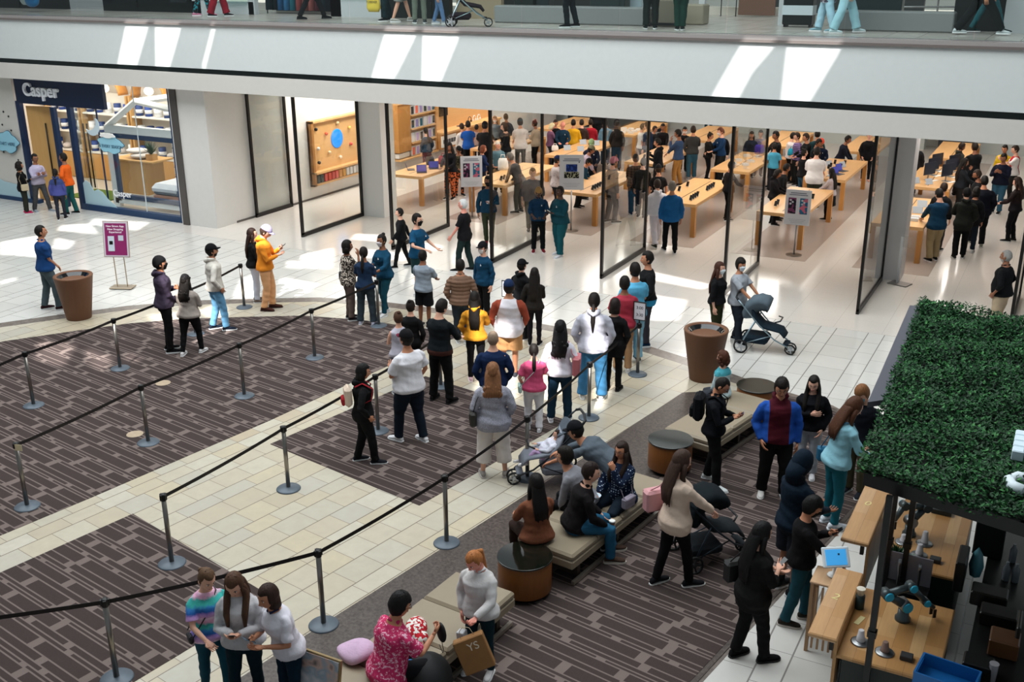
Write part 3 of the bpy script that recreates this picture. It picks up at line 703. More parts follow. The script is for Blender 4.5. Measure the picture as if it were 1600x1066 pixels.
            if hair=='wavy':
                for q in range(16):
                    o_=rs.uniform(-1,1); h_=rs.uniform(.05,L); b_=bk*(1 if h_>.1 else .85); t.ell(tuple(P0+up*(.55-h_)-fw*b_+rt*w*o_*1.12),(.032,.026,.045),8,6)
            for sg in (-1,1):
                if hfront: t.tube([Hc+hr2*sg*.068+hf3*.035,Hc+hr2*sg*.085-hu3*.09+hf3*.02,Nb+rt*sg*.095+fw*.06-up*.03,P0+up*.36+rt*sg*.09+fw*(.155*W**.5+.01),P0+up*.22+rt*sg*.085+fw*(.155*W**.5+.02)],[.022,.030,.036,.034,.014],10)
                t.tube([Hc+hr2*sg*.070+hf3*.00,Hc+hr2*sg*.082-hu3*.09,Nb+rt*sg*.090+fw*.01-up*.02,P0+up*.38+rt*sg*.10+fw*.045],[(.030,.034),(.034,.036),(.032,.030),(.012,.010)],10)
        elif hair=='lowpony':
            t=MB(); A=Hc-hf3*.105-hu3*.035; t.ell(tuple(A),(.026,.022,.024)); bk=.118*W**.4+.03; t.tube([A,Nb-fw*.105+up*.0,P0+up*.40-fw*bk,P0+up*(.50-(hl or .22))-fw*bk],[.022,(.036,.034),(.038,.030),.012],12,up=tuple(fw))
        elif hair=='pony':
            t=MB(); A=Hc-hf3*.100+hu3*.055; t.ell(tuple(A),(.024,.024,.024)); t.tube([A,A-hf3*.035-hu3*.04,Nb-fw*.105+up*.01,P0+up*.36-fw*.165,P0+up*.27-fw*.160],[.020,.031,.033,.026,.008],12)
        elif hair=='bun':
            t=MB(); A=Hc-hf3*.055+hu3*.125; t.ell(tuple(A),(.040,.040,.036))
        elif hair=='bob':
            t=MB(); t.tube([Hc-hf3*.02+hu3*.02,Hc-hf3*.030-hu3*.06,Hc-hf3*.035-hu3*.135],[(.092,.085),(.098,.082),(.094,.072)],16,up=tuple(hf3))
        elif hair=='curly':
            t=MB()
            for k in range(22):
                a_=rs.uniform(PI*.30,PI*1.70); e_=rs.uniform(-.9,1.1); q=f3(math.sin(a_)*math.cos(e_)*.100,math.cos(a_)*math.cos(e_)*.105,math.sin(e_)*.115-.03); t.ell(tuple(Hc+HR@q),(.042,.042,.042),8,6)
        if t is not None: hard('hair_length',t,hm_)
    def capsh(col,brim=True,back=False,deep=0.30):
        kk=1.17
        m=MB(); R=[]
        for k in range(9):
            el=deep+ (PI/2-deep)*k/9; R.append([f3(*(hp_(-2*PI*j/24,el,kk)+f3(0,0,.004))) for j in range(24)])
        low=[q*f3(.97,.97,1)+f3(0,0,-.006) for q in R[0]]
        m.rings([low]+R,True,True)
        if brim:
            sgn=-1 if back else 1; V=[];n=9
            for k in range(n):
                t_=-1.0+2.0*k/(n-1); xx=.074*math.sin(t_*1.25); y0=.092*kk*math.cos(t_*1.1)*.92; zz=.118*kk*math.sin(deep)+.004-.012*t_*t_
                V+= [(xx,sgn*y0,zz),(xx*.92,sgn*(y0+.072*(1-.35*t_*t_)),zz-.010),(xx*.92,sgn*(y0+.072*(1-.35*t_*t_)),zz-.015),(xx,sgn*y0,zz-.006)]
            F=[]
            for k in range(n-1):
                a0=k*4;b0=a0+4
                for q in range(4): F.append((a0+q,a0+(q+1)%4,b0+(q+1)%4,b0+q) if sgn<0 else (a0+q,b0+q,b0+(q+1)%4,a0+(q+1)%4))
            m.mi=1; m.add(V,F,True)
        m.xf(HM); c2=cap[1] if isinstance(cap,tuple) and len(cap)>1 else col
        hard('cap',m,[cloth(col),cloth(c2)])
    if cap: capsh(cap[0] if isinstance(cap,tuple) else cap,True,isinstance(cap,tuple) and len(cap)>2)
    if beanie: shell(lambda az,el: 1.17 if el>.28-.75*sm(az,1.2,2.3) else .9,'beanie',cloth(beanie))
    if mask:
        shell(lambda az,el: (1.10+.03*(az<.3) if (az<1.12 and -.98<el<-.03-.16*sm(az,.3,1.1)) else .86),'face_mask',cloth(mask,rough=.7),44,30,.104)
    if beard: shell(lambda az,el: (1.045 if (az<1.35 and el<-.42-.25*(az<.25)) or (az<.35 and -.42<el<-.34) else .88),'beard',hairmat(beard),40,28)
    if glasses:
        m=MB()
        for sg in(-1,1):
            m.tube([(sg*.032+.021*math.cos(t_),.099,.002+.016*math.sin(t_)) for t_ in (2*PI*k/12 for k in range(13))],.0019,5); m.tube([(sg*.053,.097,.004),(sg*.078,.02,.0)],.0018,5)
        m.tube([(-.011,.101,.004),(.011,.101,.004)],.0018,5); m.xf(HM); hard('glasses',m,plain('#2a2422',.3))
    if beanie is None and scarf: 
        pass
    info=dict(root=root,s=s,P0=P0,up=up,fw=fw,rt=rt,Nb=Nb,Hc=Hc,HM=HM,arms=arml,legs=legs,W=W)
    if extra=='hoodup':
        shell(lambda az,el: (1.24+.10*sm(-el,0,1)) if (az>.85 or el>.62) else .86,'hood',cloth(*tup(shirt)))
        m=MB(); m.tube([Hc-hf3*.035-hu3*.03,Nb-fw*.045+up*.05,Nb-fw*.02-up*.03],[(.105,.10),(.098,.085),(.125,.10)],14,up=tuple(fw)); hard('hood_neck',m,cloth(*tup(shirt)))
    if extra=='turban': shell(lambda az,el: 1.30+.03*math.sin(el*16+az*2) if el>.22-.3*sm(az,.5,2) else .9,'turban',cloth('#e2553f'))
    PEOPLE.append(info); return info
def at_person(I,mb,name,mats,label,cat,group=None):
    """a thing carried by a person: built in the person's own space, kept top-level"""
    r=I['root']; s=I['s']; o=mb.build(name,mats); o.location=r.location; o.rotation_euler=r.rotation_euler; o.scale=(s,s,s); tag(o,label,cat,group); return o
def hand_mid(I,i): S,e,wr,sg,a,hm=I['arms'][i]; d=(wr-e); d/=np.linalg.norm(d); return wr+d*.085,d
def phone(I,i=1,label='',both=False,col='#15171a',size=(.072,.009,.145),cat='phone',name='phone',tilt=None):
    p,d=hand_mid(I,i)
    if both: q,_=hand_mid(I,1-i); p=(p+q)/2
    p=p+np.array((0,.015,.02)); R=Matrix.Translation(Vector(p))@Matrix.Rotation(math.radians(-50 if tilt is None else tilt),4,'X')
    m=MB(); m.box((0,0,0),size,bev=.003).xf(R); m.mi=1; k=MB(); k.box((0,-size[1]/2-.0006,0),(size[0]*.92,.001,size[2]*.94)).xf(R); m.add(k.V,k.F)
    return at_person(I,m,name,[plain(col,.3),plain('#0a0b0e',.15)],label,cat)
def backpack(I,col,label,col2=None,sz=(.28,.14,.40),block=None):
    P=I['P0']; fw,up,rt=I['fw'],I['up'],I['rt']; c=P+up*.30-fw*(.125*I['W']**.5+.035+sz[1]/2); R=Matrix([[rt[r],fw[r],up[r],c[r]] for r in range(3)]+[[0,0,0,1]])
    r=empty('backpack',I['root'].location,I['root'].rotation_euler.z); s=I['s']; r.scale=(s,s,s); tag(r,label,'bag')
    MB().box((0,0,0),sz,bev=.05).xf(R).build('bag_body',cloth(col) if col2 is None else cloth(col,'block',col2,block),r)
    MB().box((0,-sz[1]/2-.02,-.07),(sz[0]*.75,.06,sz[2]*.42),bev=.025).xf(R).build('front_pocket',cloth(col2 or col),r)
    for sg in(-1,1):
        MB().tube([P+up*.47-fw*.12+rt*sg*.09,P+up*.525+rt*sg*.105,P+up*.42+fw*(.155*I['W']**.4)+rt*sg*.12,P+up*.25+fw*.12+rt*sg*.165,P+up*.16-fw*.1+rt*sg*.15],[(.022,.007)]*5,8,up=tuple(fw)).build('strap',cloth(col2 or col),r)
    return r
def bag(I,label,col='#1d1c1c',side=1,z=.0,fwd=0.0,size=(.26,.10,.20),strap='cross',name='handbag',cat='bag',col2=None,out=.03):
    P=I['P0']; fw,up,rt=I['fw'],I['up'],I['rt']; w=.175*I['W']
    c=P+up*z+rt*side*(w+size[1]/2+out)+fw*fwd; R=Matrix([[fw[r],-rt[r]*side,(0,0,1)[r],c[r]] for r in range(3)]+[[0,0,0,1]])
    r=empty(name,I['root'].location,I['root'].rotation_euler.z); s=I['s']; r.scale=(s,s,s); tag(r,label,cat)
    MB().box((0,0,0),size,bev=.03).xf(R).build('bag_body',plain(col,.55,noise=.1),r)
    MB().box((0,size[1]*.30*(-1),size[2]*.22),(size[0]*.92,size[1]*.55,size[2]*.52),bev=.012).xf(R).build('flap',plain(col2 or col,.5,noise=.08),r)
    top=c+np.array((0,0,size[2]*.45))
    if strap=='cross': pts=[top+fw*.1,P+up*.33+fw*(.15*I['W']**.5)+rt*side*.02,P+up*.50+fw*.05-rt*side*.10,P+up*.50-fw*.06-rt*side*.10,P+up*.33-fw*.155*I['W']**.5,top-fw*.1]
    elif strap=='shoulder': pts=[top+fw*.10,P+up*.30+rt*side*(w+.035)+fw*.09,P+up*.49+rt*side*.13,P+up*.30+rt*side*(w+.03)-fw*.10,top-fw*.10]
    else: pts=[top+fw*.07,top+fw*.05+np.array((0,0,.12)),top-fw*.05+np.array((0,0,.12)),top-fw*.07]
    MB().tube(pts,.007,6).build('strap',plain(col2 or col,.5),r); return r
def face_cam(loc,a):
    """world rotation for a person at loc: a=0 away from the camera, 90 to image right, 180 towards it, 270 left"""
    return -math.radians(a)-math.atan2(loc[0],loc[1])
def bake():
    """all soft parts are fused by a voxel remesh, evaluated together, then folded and smoothed"""
    tmp=[]
    for o,mb,v,add,mats,fold,_ in JOBS:
        me=mb.mesh('x',[]); t=bpy.data.objects.new('x',me); COL.objects.link(t)
        r=t.modifiers.new('r','REMESH'); r.mode='VOXEL'; r.voxel_size=v; r.use_smooth_shade=True
        sm=t.modifiers.new('s','SMOOTH'); sm.factor=.5; sm.iterations=3; tmp.append(t)
    bpy.context.view_layer.update(); dg=bpy.context.evaluated_depsgraph_get()
    for (o,mb,v,add,mats,fold,_),t in zip(JOBS,tmp):
        ev=t.evaluated_get(dg); me=ev.to_mesh(); n=len(me.vertices); V=np.empty(n*3,np.float32); me.vertices.foreach_get('co',V); V=V.reshape(-1,3)
        nl=len(me.loops); L=np.empty(nl,np.int32); me.loops.foreach_get('vertex_index',L); npg=len(me.polygons); T=np.empty(npg,np.int32); me.polygons.foreach_get('loop_total',T)
        if fold:
            N=np.empty(n*3,np.float32); me.vertices.foreach_get('normal',N); N=N.reshape(-1,3); ph=sum(map(ord,o.name))%17+o.parent.location.x*7
            x,y,z=V[:,0],V[:,1],V[:,2]
            if o.get('puff'): d=fold*np.abs(np.sin(z*42))*1.4-fold*.5
            else: d=fold*(.55*np.sin(x*19+z*31+3*np.sin(y*9+z*6+ph)+ph)+.45*np.sin(y*27-z*23+2.4*np.sin(x*13+ph))+.35*np.sin(z*58+x*12+2*np.sin(y*20+ph)))
            V=V+N*d[:,None]
        ev.to_mesh_clear()
        M=np.zeros(npg,np.int32); S=np.ones(npg,bool)
        if add is not None:
            A=np.array(add.V,np.float32); V=np.concatenate([V,A]); fl=np.concatenate([np.array(f,np.int32) for f in add.F])+n; L=np.concatenate([L,fl]); T=np.concatenate([T,np.array([len(f) for f in add.F],np.int32)])
            M=np.concatenate([M,np.array(add.M,np.int32)]); S=np.concatenate([S,np.ones(len(add.F),bool)])
        me2=o.data; me2.vertices.add(len(V)); me2.vertices.foreach_set('co',V.ravel()); me2.loops.add(len(L)); me2.loops.foreach_set('vertex_index',L); me2.polygons.add(len(T))
        me2.polygons.foreach_set('loop_start',np.concatenate(([0],np.cumsum(T)[:-1])).astype(np.int32)); me2.polygons.foreach_set('loop_total',T); me2.polygons.foreach_set('material_index',M); me2.polygons.foreach_set('use_smooth',S)
        for m in mats: me2.materials.append(m)
        me2.update(calc_edges=True)
        if o.get('puff'): del o['puff']
    for t in tmp:
        m=t.data; bpy.data.objects.remove(t); bpy.data.meshes.remove(m)
# ------------------------------------------------------------------ the people in the plaza
def pl(label,head_px,feet,face,h=None,z=0.0,**kw):
    if feet is None: g=G(head_px[0],head_px[1],z+h)
    else:
        g=G(feet[0],feet[1],z)
        if h is None: h=min(1.93,max(1.45,hgt(head_px,feet,z)))
    loc=(g[0],g[1],z); return person(label,loc,face_cam(loc,face),h=h,**kw)
BLK='#191819'; NAVY='#16263c'; TEAL='#14506e'; JEAN='#3f6f90'; DK='#222226'
p1=pl('man in a blue polo standing behind the left brown waste bin, hands clasped',(68,349),(82,484),82,sk='tan',W=1.08,shirt=('#1a4277',),sleeve='s',collar='#1a4277',pants=('#4d5a60',),arms=('k','k'),shoe='#3a1f24',hair='crew',st=(-.12,.12),head=(-3,5),lod=2)
p2=pl('woman with curly black hair and magenta shoes outside the mattress shop',(28,253),(42,334),82,fem=True,sk='tan',hair='curly',shirt=('#121213',),hem=-.16,pants=('#2d2f28',),arms=('d','f'),shoe='#c2265a',head=(-4,0),lod=1)
p3=pl('man in a lavender sweater with arms crossed outside the mattress shop',(63,238),(67,331),150,sk='brown',glasses=True,shirt=('#b9b2cc','block','#9c94a4',1.12),pants=('#4a4a4c',),arms=('c','c'),st=(.15,-.15),sp=.16,shoe='#8f99a3',lod=1)
p4=pl('girl with a black ponytail in a blue jacket seen from behind, outside the mattress shop',(80,263),(97,343),12,fem=True,sk='brown',hair='lowpony',shirt=('#3d4a7c','block','#454a86',1.2),hood=1,pants=('#2b2d38',),lw=.3,arms=('d','d'),shoe='#2a2326',st=(-.05,.1),lod=1)
p5=pl('man in an orange sweatshirt and teal trousers outside the mattress shop',(95,238),(113,335),300,sk='brown',shirt=('#e8641f',),pants=('#1f5a58',),arms=('h','f'),shoe='#191919',st=(.1,-.1),lod=1)
p6=pl('man in a plum hoodie and black beanie in the queue, wearing a black mask',(241,400),(266,550),84,sk='tan',shirt=('#43394a',),hood=1,pants=('#151517','centre','#151517',.3),lw=.5,arms=('c','k'),shoe='#101012',beanie='#121214',mask='#17171a',head=(-6,0),lod=2)
p7=pl('woman in a taupe sweatshirt, black cap and white shoes',(281,428),(302,553),28,fem=True,sk='brown',W=1.18,hair='wavy',hl=.24,cap='#121214',shirt=('#a59a92',),pants=('#131315',),lw=.4,arms=('f','f'),st=(-.16,.10),sp=.15,shoe='#d9d5d6',sole='#efefef',lod=2)
p8=pl('man in a cream jacket and black cap, hands in his light blue jeans pockets',(322,380),(343,516),82,sk='tan',W=1.06,cap='#111214',beard='#241a15',shirt=('#d8d2c8','centre','#d8d2c8',.3),hood=1,pants=('#6fa6cc',),arms=('p','p'),st=(-.1,.12),shoe='#1b2536',sole='#f2f2f2',head=(-6,0),lod=2)
p9=pl('long-haired woman in a black top and pale jeans, half hidden behind the orange hoodie',(405,355),(402,472),88,fem=True,hair='long',hc='#2a1a14',shirt=('#141416',),sleeve='e',pants=('#c9cede',),arms=('f','f'),shoe='#8a7a70',lod=2)
p10=pl('man in a bright orange hoodie, lavender cap and sandals looking down',(427,347),(420,484),102,sk='light',cap='#a99fc0',shirt=('#f0912c',),hood=1,pants=('#e2a878',),arms=('F','f'),head=(28,0),shoe='#4a2a22',sole='#3a2420',st=(.06,-.06),hc='#3a2a22',lod=2)
p11=pl('woman in a leopard print blouse with a black crossbody bag',(533,375),(548,500),76,fem=True,sk='brown',hair='bob',shirt=('#3b332e','leopard','#c9bcae',.8),sleeve='e',hem=-.14,pants=('#6d5c55',),arms=('d','m'),shoe='#2b2527',lod=2)
p12=pl('woman in a navy t-shirt and grey trousers with a low ponytail, seen from behind',(553,386),(574,508),18,fem=True,sk='brown',hair='lowpony',shirt=('#20344f',),sleeve='s',pants=('#39454c',),lw=1.6,arms=('f','f'),shoe='#b3b4c4',sp=.15,lod=2)
p13=pl('staff woman in teal with a hair bun and white mask, talking at the rope',(592,364),(603,492),232,fem=True,sk='brown',W=1.1,hair='bun',shirt=('#13445f',),logo=True,sleeve='e',pants=('#1a4f60',),lw=.3,arms=('L','f'),mask='#e8dfe2',shoe='#e8e8ea',sole='#f5f5f5',st=(.12,-.1),lod=2)
p14=pl('person all in black walking left behind the masked staff man',(628,323),(629,418),272,sk='light',shirt=('#101113',),pants=('#101113',),lw=.5,arms=('s+','s-'),st=(.2,-.22),shoe='#111113',sole='#cfcfcf',lod=2)
p15=pl('staff man with glasses and a black mask in a teal t-shirt, gesturing',(650,333),(655,462),118,sk='light',W=1.05,shirt=('#124a6c',),sleeve='s',logo=True,glasses=True,mask='#151517',hair='short',pants=('#1d3a3c',),leg='s',arms=('L','w'),shoe='#d8d8d8',lod=2)
p16=pl('man in a grey t-shirt and black shorts seen from behind, near the rope',(656,391),(664,512),28,sk='brown',W=1.05,shirt=('#8f9aa6',),sleeve='s',pants=('#141519',),leg='s',arms=('L','L'),shoe='#35353a',beard='#1a1412',lod=2)
p17=pl('white-haired man in a black t-shirt and dark green trousers, walking left',(721,309),(727,424),292,sk='pink',hc='#c8c8c6',hair='crew',shirt=('#17161a',),sleeve='s',hem=-.14,pants=('#1f312f',),arms=('s+','d'),st=(.14,-.14),shoe='#1b1b1d',lod=2)
p18=pl('staff man in navy with black mask and dark red shoes, leaving the shop',(761,273),(764,383),180,sk='brown',shirt=('#143a52',),logo=True,pants=('#39402f',),lw=.4,arms=('f','d'),mask='#101012',shoe='#7d1623',sole='#e0d8d8',st=(.10,-.10),sp=.06,lod=2)
p19=pl('young staff member with curly bleached hair, dark blue polo and red shoes',(841,290),(841,394),176,sk='dark',hair='fringe',hc='#8b6a3c',shirt=('#12334f',),logo=True,sleeve='e',collar='#12334f',pants=('#0e0f11',),arms=('L','L'),head=(25,0),shoe='#7a1c2a',sole='#efe6e6',sp=.12,lod=2)
p20=pl('large staff man in a teal top and teal trousers talking beside his colleague',(873,289),(875,400),232,sk='dark',W=1.3,hair='crew',shirt=('#14434f',),logo=True,pants=('#15535c',),lw=1.8,arms=('f','f'),shoe='#dcdde2',sole='#f0f0f0',st=(.10,-.08),sp=.13,lod=2)
p21=pl('staff man in a black cap and white mask with a navy long-sleeved top',(748,377),(757,500),226,sk='light',cap='#15161a',mask='#e9e4e4',shirt=('#12405e',),logo=True,hem=-.12,pants=('#121214',),arms=('d','d'),shoe='#202022',lod=2)
p22=pl('person in a brown quilted puffer jacket and dark jeans, seen from behind',(717,405),(722,536),4,sk='tan',W=1.1,puff=True,shirt=('#7d6150',),collar='#7d6150',loose=1.6,pants=('#2c333b',),arms=('e','e'),shoe='#a5a6a3',sp=.08,lod=2)
p23=pl('woman in a mustard yellow hoodie with a long black ponytail, seen from behind',(746,455),(744,596),6,fem=True,hair='long',shirt=('#cb8a26',),hood=1,loose=1.5,pants=('#131215',),lw=.3,arms=('e','L'),shoe='#dcb9c0',sole='#f3e8ea',lod=2)
p24=pl('man in a white and rust raglan shirt, blue cap and khaki shorts, seen from behind',(787,437),(796,590),2,sk='tan',W=1.22,cap='#1a2c4e',shirt=('#d9d4da','raglan','#8b3f2c',.185),hem=-.15,pants=('#b98a5c',),leg='s',arms=('e','e'),shoe='#3b3b42',lod=2)
p25=pl('man in a black hoodie and black cap turned to the right',(811,405),(815,530),42,sk='light',cap='#101113',shirt=('#131417',),hood=1,pants=('#15161a',),arms=('e','e'),shoe='#222',lod=2) if 0 else pl('man in a black hoodie and black cap turned to the right',(811,405),(815,530),42,sk='light',cap='#101113',shirt=('#131417',),hood=1,pants=('#15161a',),arms=('e','e'),shoe='#222225',lod=2)
p26=pl('woman with very long black hair and black tights, seen from behind',(832,418),(835,540),8,fem=True,hair='long',shirt=('#26221f',),pants=('#17141a',),lw=.1,arms=('e','c'),shoe='#151315',lod=2)
p27=pl('woman with brown hair in a pale grey top behind the man in the burgundy cap',(631,486),(628,618),345,fem=True,hair='bun',hc='#4a3224',shirt=('#b9b5c2',),sleeve='n',mask='#17181a',pants=('#6b6f7c',),arms=('f','f'),shoe='#888890',lod=2)
p28=pl('person dressed in black with a pink headband, partly hidden behind the queue',(634,469),(646,600),20,fem=True,hair='bun',hc='#1a1310',shirt=('#141416',),pants=('#131315',),arms=('e','e'),shoe='#141416',lod=2)
p29=pl('man with glasses in a dark sweater and black trousers at the queue, seen from behind',(675,467),(690,628),34,sk='light',W=1.05,hair='short',glasses=True,shirt=('#141a1e','block','#3b201a',.93),pants=('#111214',),lw=1.2,arms=('L','L'),head=(25,10),shoe='#131315',sole='#1a1a1c',sp=.16,lod=2)
p30=pl('big man in a white t-shirt and a burgundy and black cap',(632,513),(643,690),318,sk='tan',W=1.30,cap=('#151417','#6b1d33'),shirt=('#d9d7dc',),sleeve='s',pants=('#18222f',),lw=1.2,arms=('f','e'),shoe='#e6e6e8',sole='#f4f4f4',st=(.14,-.14),sp=.12,lod=2)
p31=pl('woman in a black hoodie with a red and cream backpack on the dark carpet',(551,567),(572,723),84,fem=True,sk='tan',W=1.08,hair='bob',hc='#0f0d0d',shirt=('#121214',),hood=1,hem=-.12,pants=('#111113',),arms=('p','p'),shoe='#16181f',sole='#e9e9ea',st=(-.12,.14),head=(8,0),lod=2)
p32=pl('woman with brown wavy hair, a heathered grey sweater and white cropped trousers',(772,567),(772,745),0,fem=True,W=1.15,hair='wavy',hl=.16,hc='#7a5236',shirt=('#9696a2','leopard','#a5a5b2',2.2),sleeve='e',loose=1.8,hem=-.16,pants=('#d8cfc9',),leg='c',lw=2.0,arms=('e','e'),shoe='#9b948f',sole='#b5aea9',sp=.16,lod=2)
p33=pl('man with shaved grey hair in a navy shirt, behind the grey-sweatered woman',(770,517),None,2,h=1.72,sk='light',hair='buzz',hc='#84705f',W=1.12,shirt=('#16284c',),pants=('#2b2d33',),arms=('e','e'),lod=2)
p34=pl('woman in a pink t-shirt with a low ponytail and a mint crossbody bag',(822,536),(834,672),358,fem=True,sk='light',W=1.1,hair='lowpony',hl=.18,shirt=('#d3557c',),sleeve='s',pants=('#dcdbe2',),arms=('e','L'),shoe='#d6d4d8',st=(.06,-.08),lod=2)
p35=pl('woman in a white sweatshirt with wavy black hair and dark teal trousers',(868,501),(874,660),4,fem=True,hair='wavy',hl=.27,hc='#131113',shirt=('#dcd9e4',),loose=1.4,pants=('#173247',),lw=1.2,arms=('e','e'),shoe='#dcd9df',sole='#f2f2f2',sp=.14,lod=2)
p36=pl('tall person in a grey hoodie with a long dark ponytail and wide blue jeans',(934,457),(925,624),4,W=1.12,sk='tan',hair='lowpony',hl=.26,shirt=('#bcbcc8',),hood=1,loose=1.6,hem=-.10,pants=('#3e78a2',),lw=2.2,arms=('e','e'),shoe='#dad7d2',sole='#f0f0f0',sp=.15,lod=2)
p37=pl('person in a long black coat and black trousers at the end of the rope',(962,466),(957,610),12,fem=True,hair='bob',hc='#201815',shirt=('#151416',),hem=-.24,loose=1.5,pants=('#131316',),lw=.5,arms=('e','e'),shoe='#141416',sole='#1c1c1e',lod=2)
p38=pl('man in a red t-shirt and tan trousers behind the grey hoodie',(961,431),(972,582),352,sk='brown',hair='short',shirt=('#b43a4b',),sleeve='s',pants=('#b58d68',),arms=('f','F'),shoe='#cfcac6',lod=2)
p39=pl('person in a light blue t-shirt and washed jeans in the patch of sun',(990,410),(988,566),334,sk='tan',W=1.05,hair='short',shirt=('#5fb3da',),sleeve='s',hem=-.12,pants=('#8fc3dc',),lw=1.8,arms=('f','f'),shoe='#23282e',lod=2)
p40=pl('man in a black long-sleeved top and dark trousers facing his friend in light blue',(1009,392),(1008,540),262,sk='tan',hair='short',shirt=('#17181a','block','#2d8bb5',.90),hem=-.14,pants=('#3a3740',),arms=('e','e'),shoe='#1d3a5c',sole='#e9e9e9',lod=2)
p41=pl('woman with long auburn hair, white mask, black sweatshirt and olive trousers',(1118,408),(1116,536),108,fem=True,W=1.1,hair='long',hc='#43261c',mask='#e4ebee',shirt=('#131315',),sleeve='e',hem=-.04,pants=('#33371f',),arms=('d','d'),head=(0,8),lod=2)
p42=pl('man in a grey t-shirt and navy shorts with a white mask pushing a stroller',(1153,401),(1148,534),116,sk='tan',W=1.1,hair='fringe',mask='#dfe8ee',shirt=('#a9aeb6',),sleeve='s',hem=-.10,pants=('#2a303c',),leg='k',arms=('t','t'),hands=('g','g'),head=(0,22),socks='#5e7186',shoe='#15171b',sole='#e8e8e8',st=(-.06,.12),lod=2)
p44=pl('man in a black jacket, black trousers and white trainers looking at his phone',(1117,582),(1110,757),98,sk='tan',hair='buzz',glasses=True,shirt=('#0f1218',),collar='#0f1218',pants=('#101112',),arms=('f','f'),head=(32,5),shoe='#dfe4e4',sole='#f2f2f2',sp=.15,st=(-.08,.1),foot=(0,20),lod=2)
p45=pl('man with glasses in a cobalt and maroon hoodie',(1224,586),(1206,775),172,sk='tan',W=1.1,hair='fringe',glasses=True,shirt=('#4d1220','centre','#1f4c9e',.135),hood=1,loose=1.9,pants=('#131312',),lw=1.6,arms=('d','e'),shoe='#dddad6',sole='#f0f0f0',sp=.14,st=(.05,-.05),head=(12,0),lod=2)
p46=pl('smiling woman in a black fleece jacket and pale jeans beside the cobalt hoodie',(1267,583),(1258,744),186,fem=True,sk='light',W=1.08,hair='long',hfront=True,shirt=('#0e0f14',),loose=1.8,pants=('#aeb3ba',),lw=1.2,arms=('e','c'),shoe='#cfcfd2',head=(14,0),lod=2)
p47=pl('woman in a light blue cardigan with long auburn hair and white trainers at the kiosk',(1326,618),(1296,822),60,fem=True,sk='light',hair='long',hl=.25,hc='#4a2c1c',shirt=('#8ec3d2',),pants=('#17606e',),lw=.3,arms=('L','L'),lean=8,head=(25,0),shoe='#dfe5ec',sole='#eef2f6',lod=2)
p48=pl('boy with light brown hair and a blue mask in a dark jacket at the kiosk',(1353,602),(1334,772),205,h=1.70,sk='light',hair='fringe',hc='#7b5233',mask='#3aa0bd',shirt=('#10141d',),loose=1.4,pants=('#4b4633',),lw=1.4,arms=('e','e'),head=(30,10),shoe='#23262e',lod=2)
p49=pl('person with a navy hood up, standing at the kiosk counter',(1250,711),(1228,925),48,h=1.85,sk='brown',shirt=('#10202f',),extra='hoodup',pants=('#1a1d24',),leg='s',arms=('L','L'),head=(20,0),shoe='#101113',socks='#101113',lod=2)
p50=pl('person in a black sweater and teal jeans touching the kiosk screen',(1260,770),(1243,972),84,sk='tan',hair='fringe',hc='#0b0a0a',shirt=('#100f11',),loose=1.3,pants=('#1f4b57',),mask='#16191b',arms=('F','t'),hands=('r','o'),head=(22,0),shoe='#2f2924',sole='#bdb6ae',st=(.10,-.14),lod=2)
p51=pl('woman all in black with very long black hair standing on the white tiles',(1172,811),(1168,1030),56,fem=True,sk='light',W=1.08,hair='long',hc='#0b0a0b',shirt=('#151414',),sleeve='e',hem=-.20,loose=1.5,pants=('#101011',),lw=1.0,arms=('L','f'),head=(15,0),shoe='#0e0e10',sole='#131314',st=(-.1,.14),lod=2)
p52=pl('woman in a cream jacket with long ombre hair, pushing a dark stroller',(1050,699),(1050,915),58,fem=True,sk='light',hair='long',hl=.32,hc='#3b2a22',shirt=('#e0c8b5',),hem=-.16,loose=1.6,pants=('#101012',),lw=.3,arms=('t','t'),hands=('g','g'),head=(12,0),shoe='#15161a',sole='#e9e9e6',st=(-.16,.16),lod=2)
p59=pl('woman with a ginger ponytail and a white quarter-zip carrying a brown paper bag',(748,852),(752,1050),208,fem=True,sk='pink',W=1.05,hair='pony',hc='#a5683a',shirt=('#cfcccb',),collar='#dad7d9',loose=1.9,hem=-.08,pants=('#15303a',),lw=.2,arms=('L','e'),hands=('g','r'),head=(32,18),shoe='#dcd9d9',sole='#eeeeee',sp=.13,lod=2)
p60=pl('girl in a pink and blue tie-dye t-shirt with a thin black strap',(316,879),None,168,h=1.58,fem=True,sk='light',hair='pony',hc='#5b4330',shirt=('#e6b6d8','tiedye'),sleeve='s',loose=1.4,pants=('#1c5163',),lw=.2,arms=('d','L'),head=(22,-12),st=(.14,-.14),shoe='#2b2b30',lod=2)
p61=pl('girl with long brown hair in a pale grey sweatshirt looking down at a phone',(367,881),None,196,h=1.69,hfront=True,fem=True,sk='light',hair='long',hc='#4a3223',shirt=('#c4c2c5','floral','#b3b1b6',1.2),loose=1.7,hem=-.06,pants=('#0f2732',),lw=.2,arms=('f','f'),head=(30,5),st=(-.1,.1),shoe='#2b2b30',lod=2)
p62=pl('girl in a white t-shirt with navy trim leaning forward with a phone',(440,899),None,238,h=1.62,fem=True,sk='tan',hair='bob',hc='#30201a',shirt=('#dedbe4',),sleeve='s',collar='#2b3050',pants=('#10293a',),lw=.2,arms=('f','F'),lean=14,head=(5,0),shoe='#d0ccd0',lod=2)
p63=pl('grey-bearded guard in a black polo and khaki trousers at the right edge of the entrance',(1576,390),None,288,h=1.76,sk='brown',W=1.22,hair='buzz',hc='#8d8a86',beard='#a19d98',shirt=('#101113',),sleeve='e',collar='#101113',pants=('#b9a58a',),arms=('p','p'),glasses=False,shoe='#1b1b1c',lod=1)
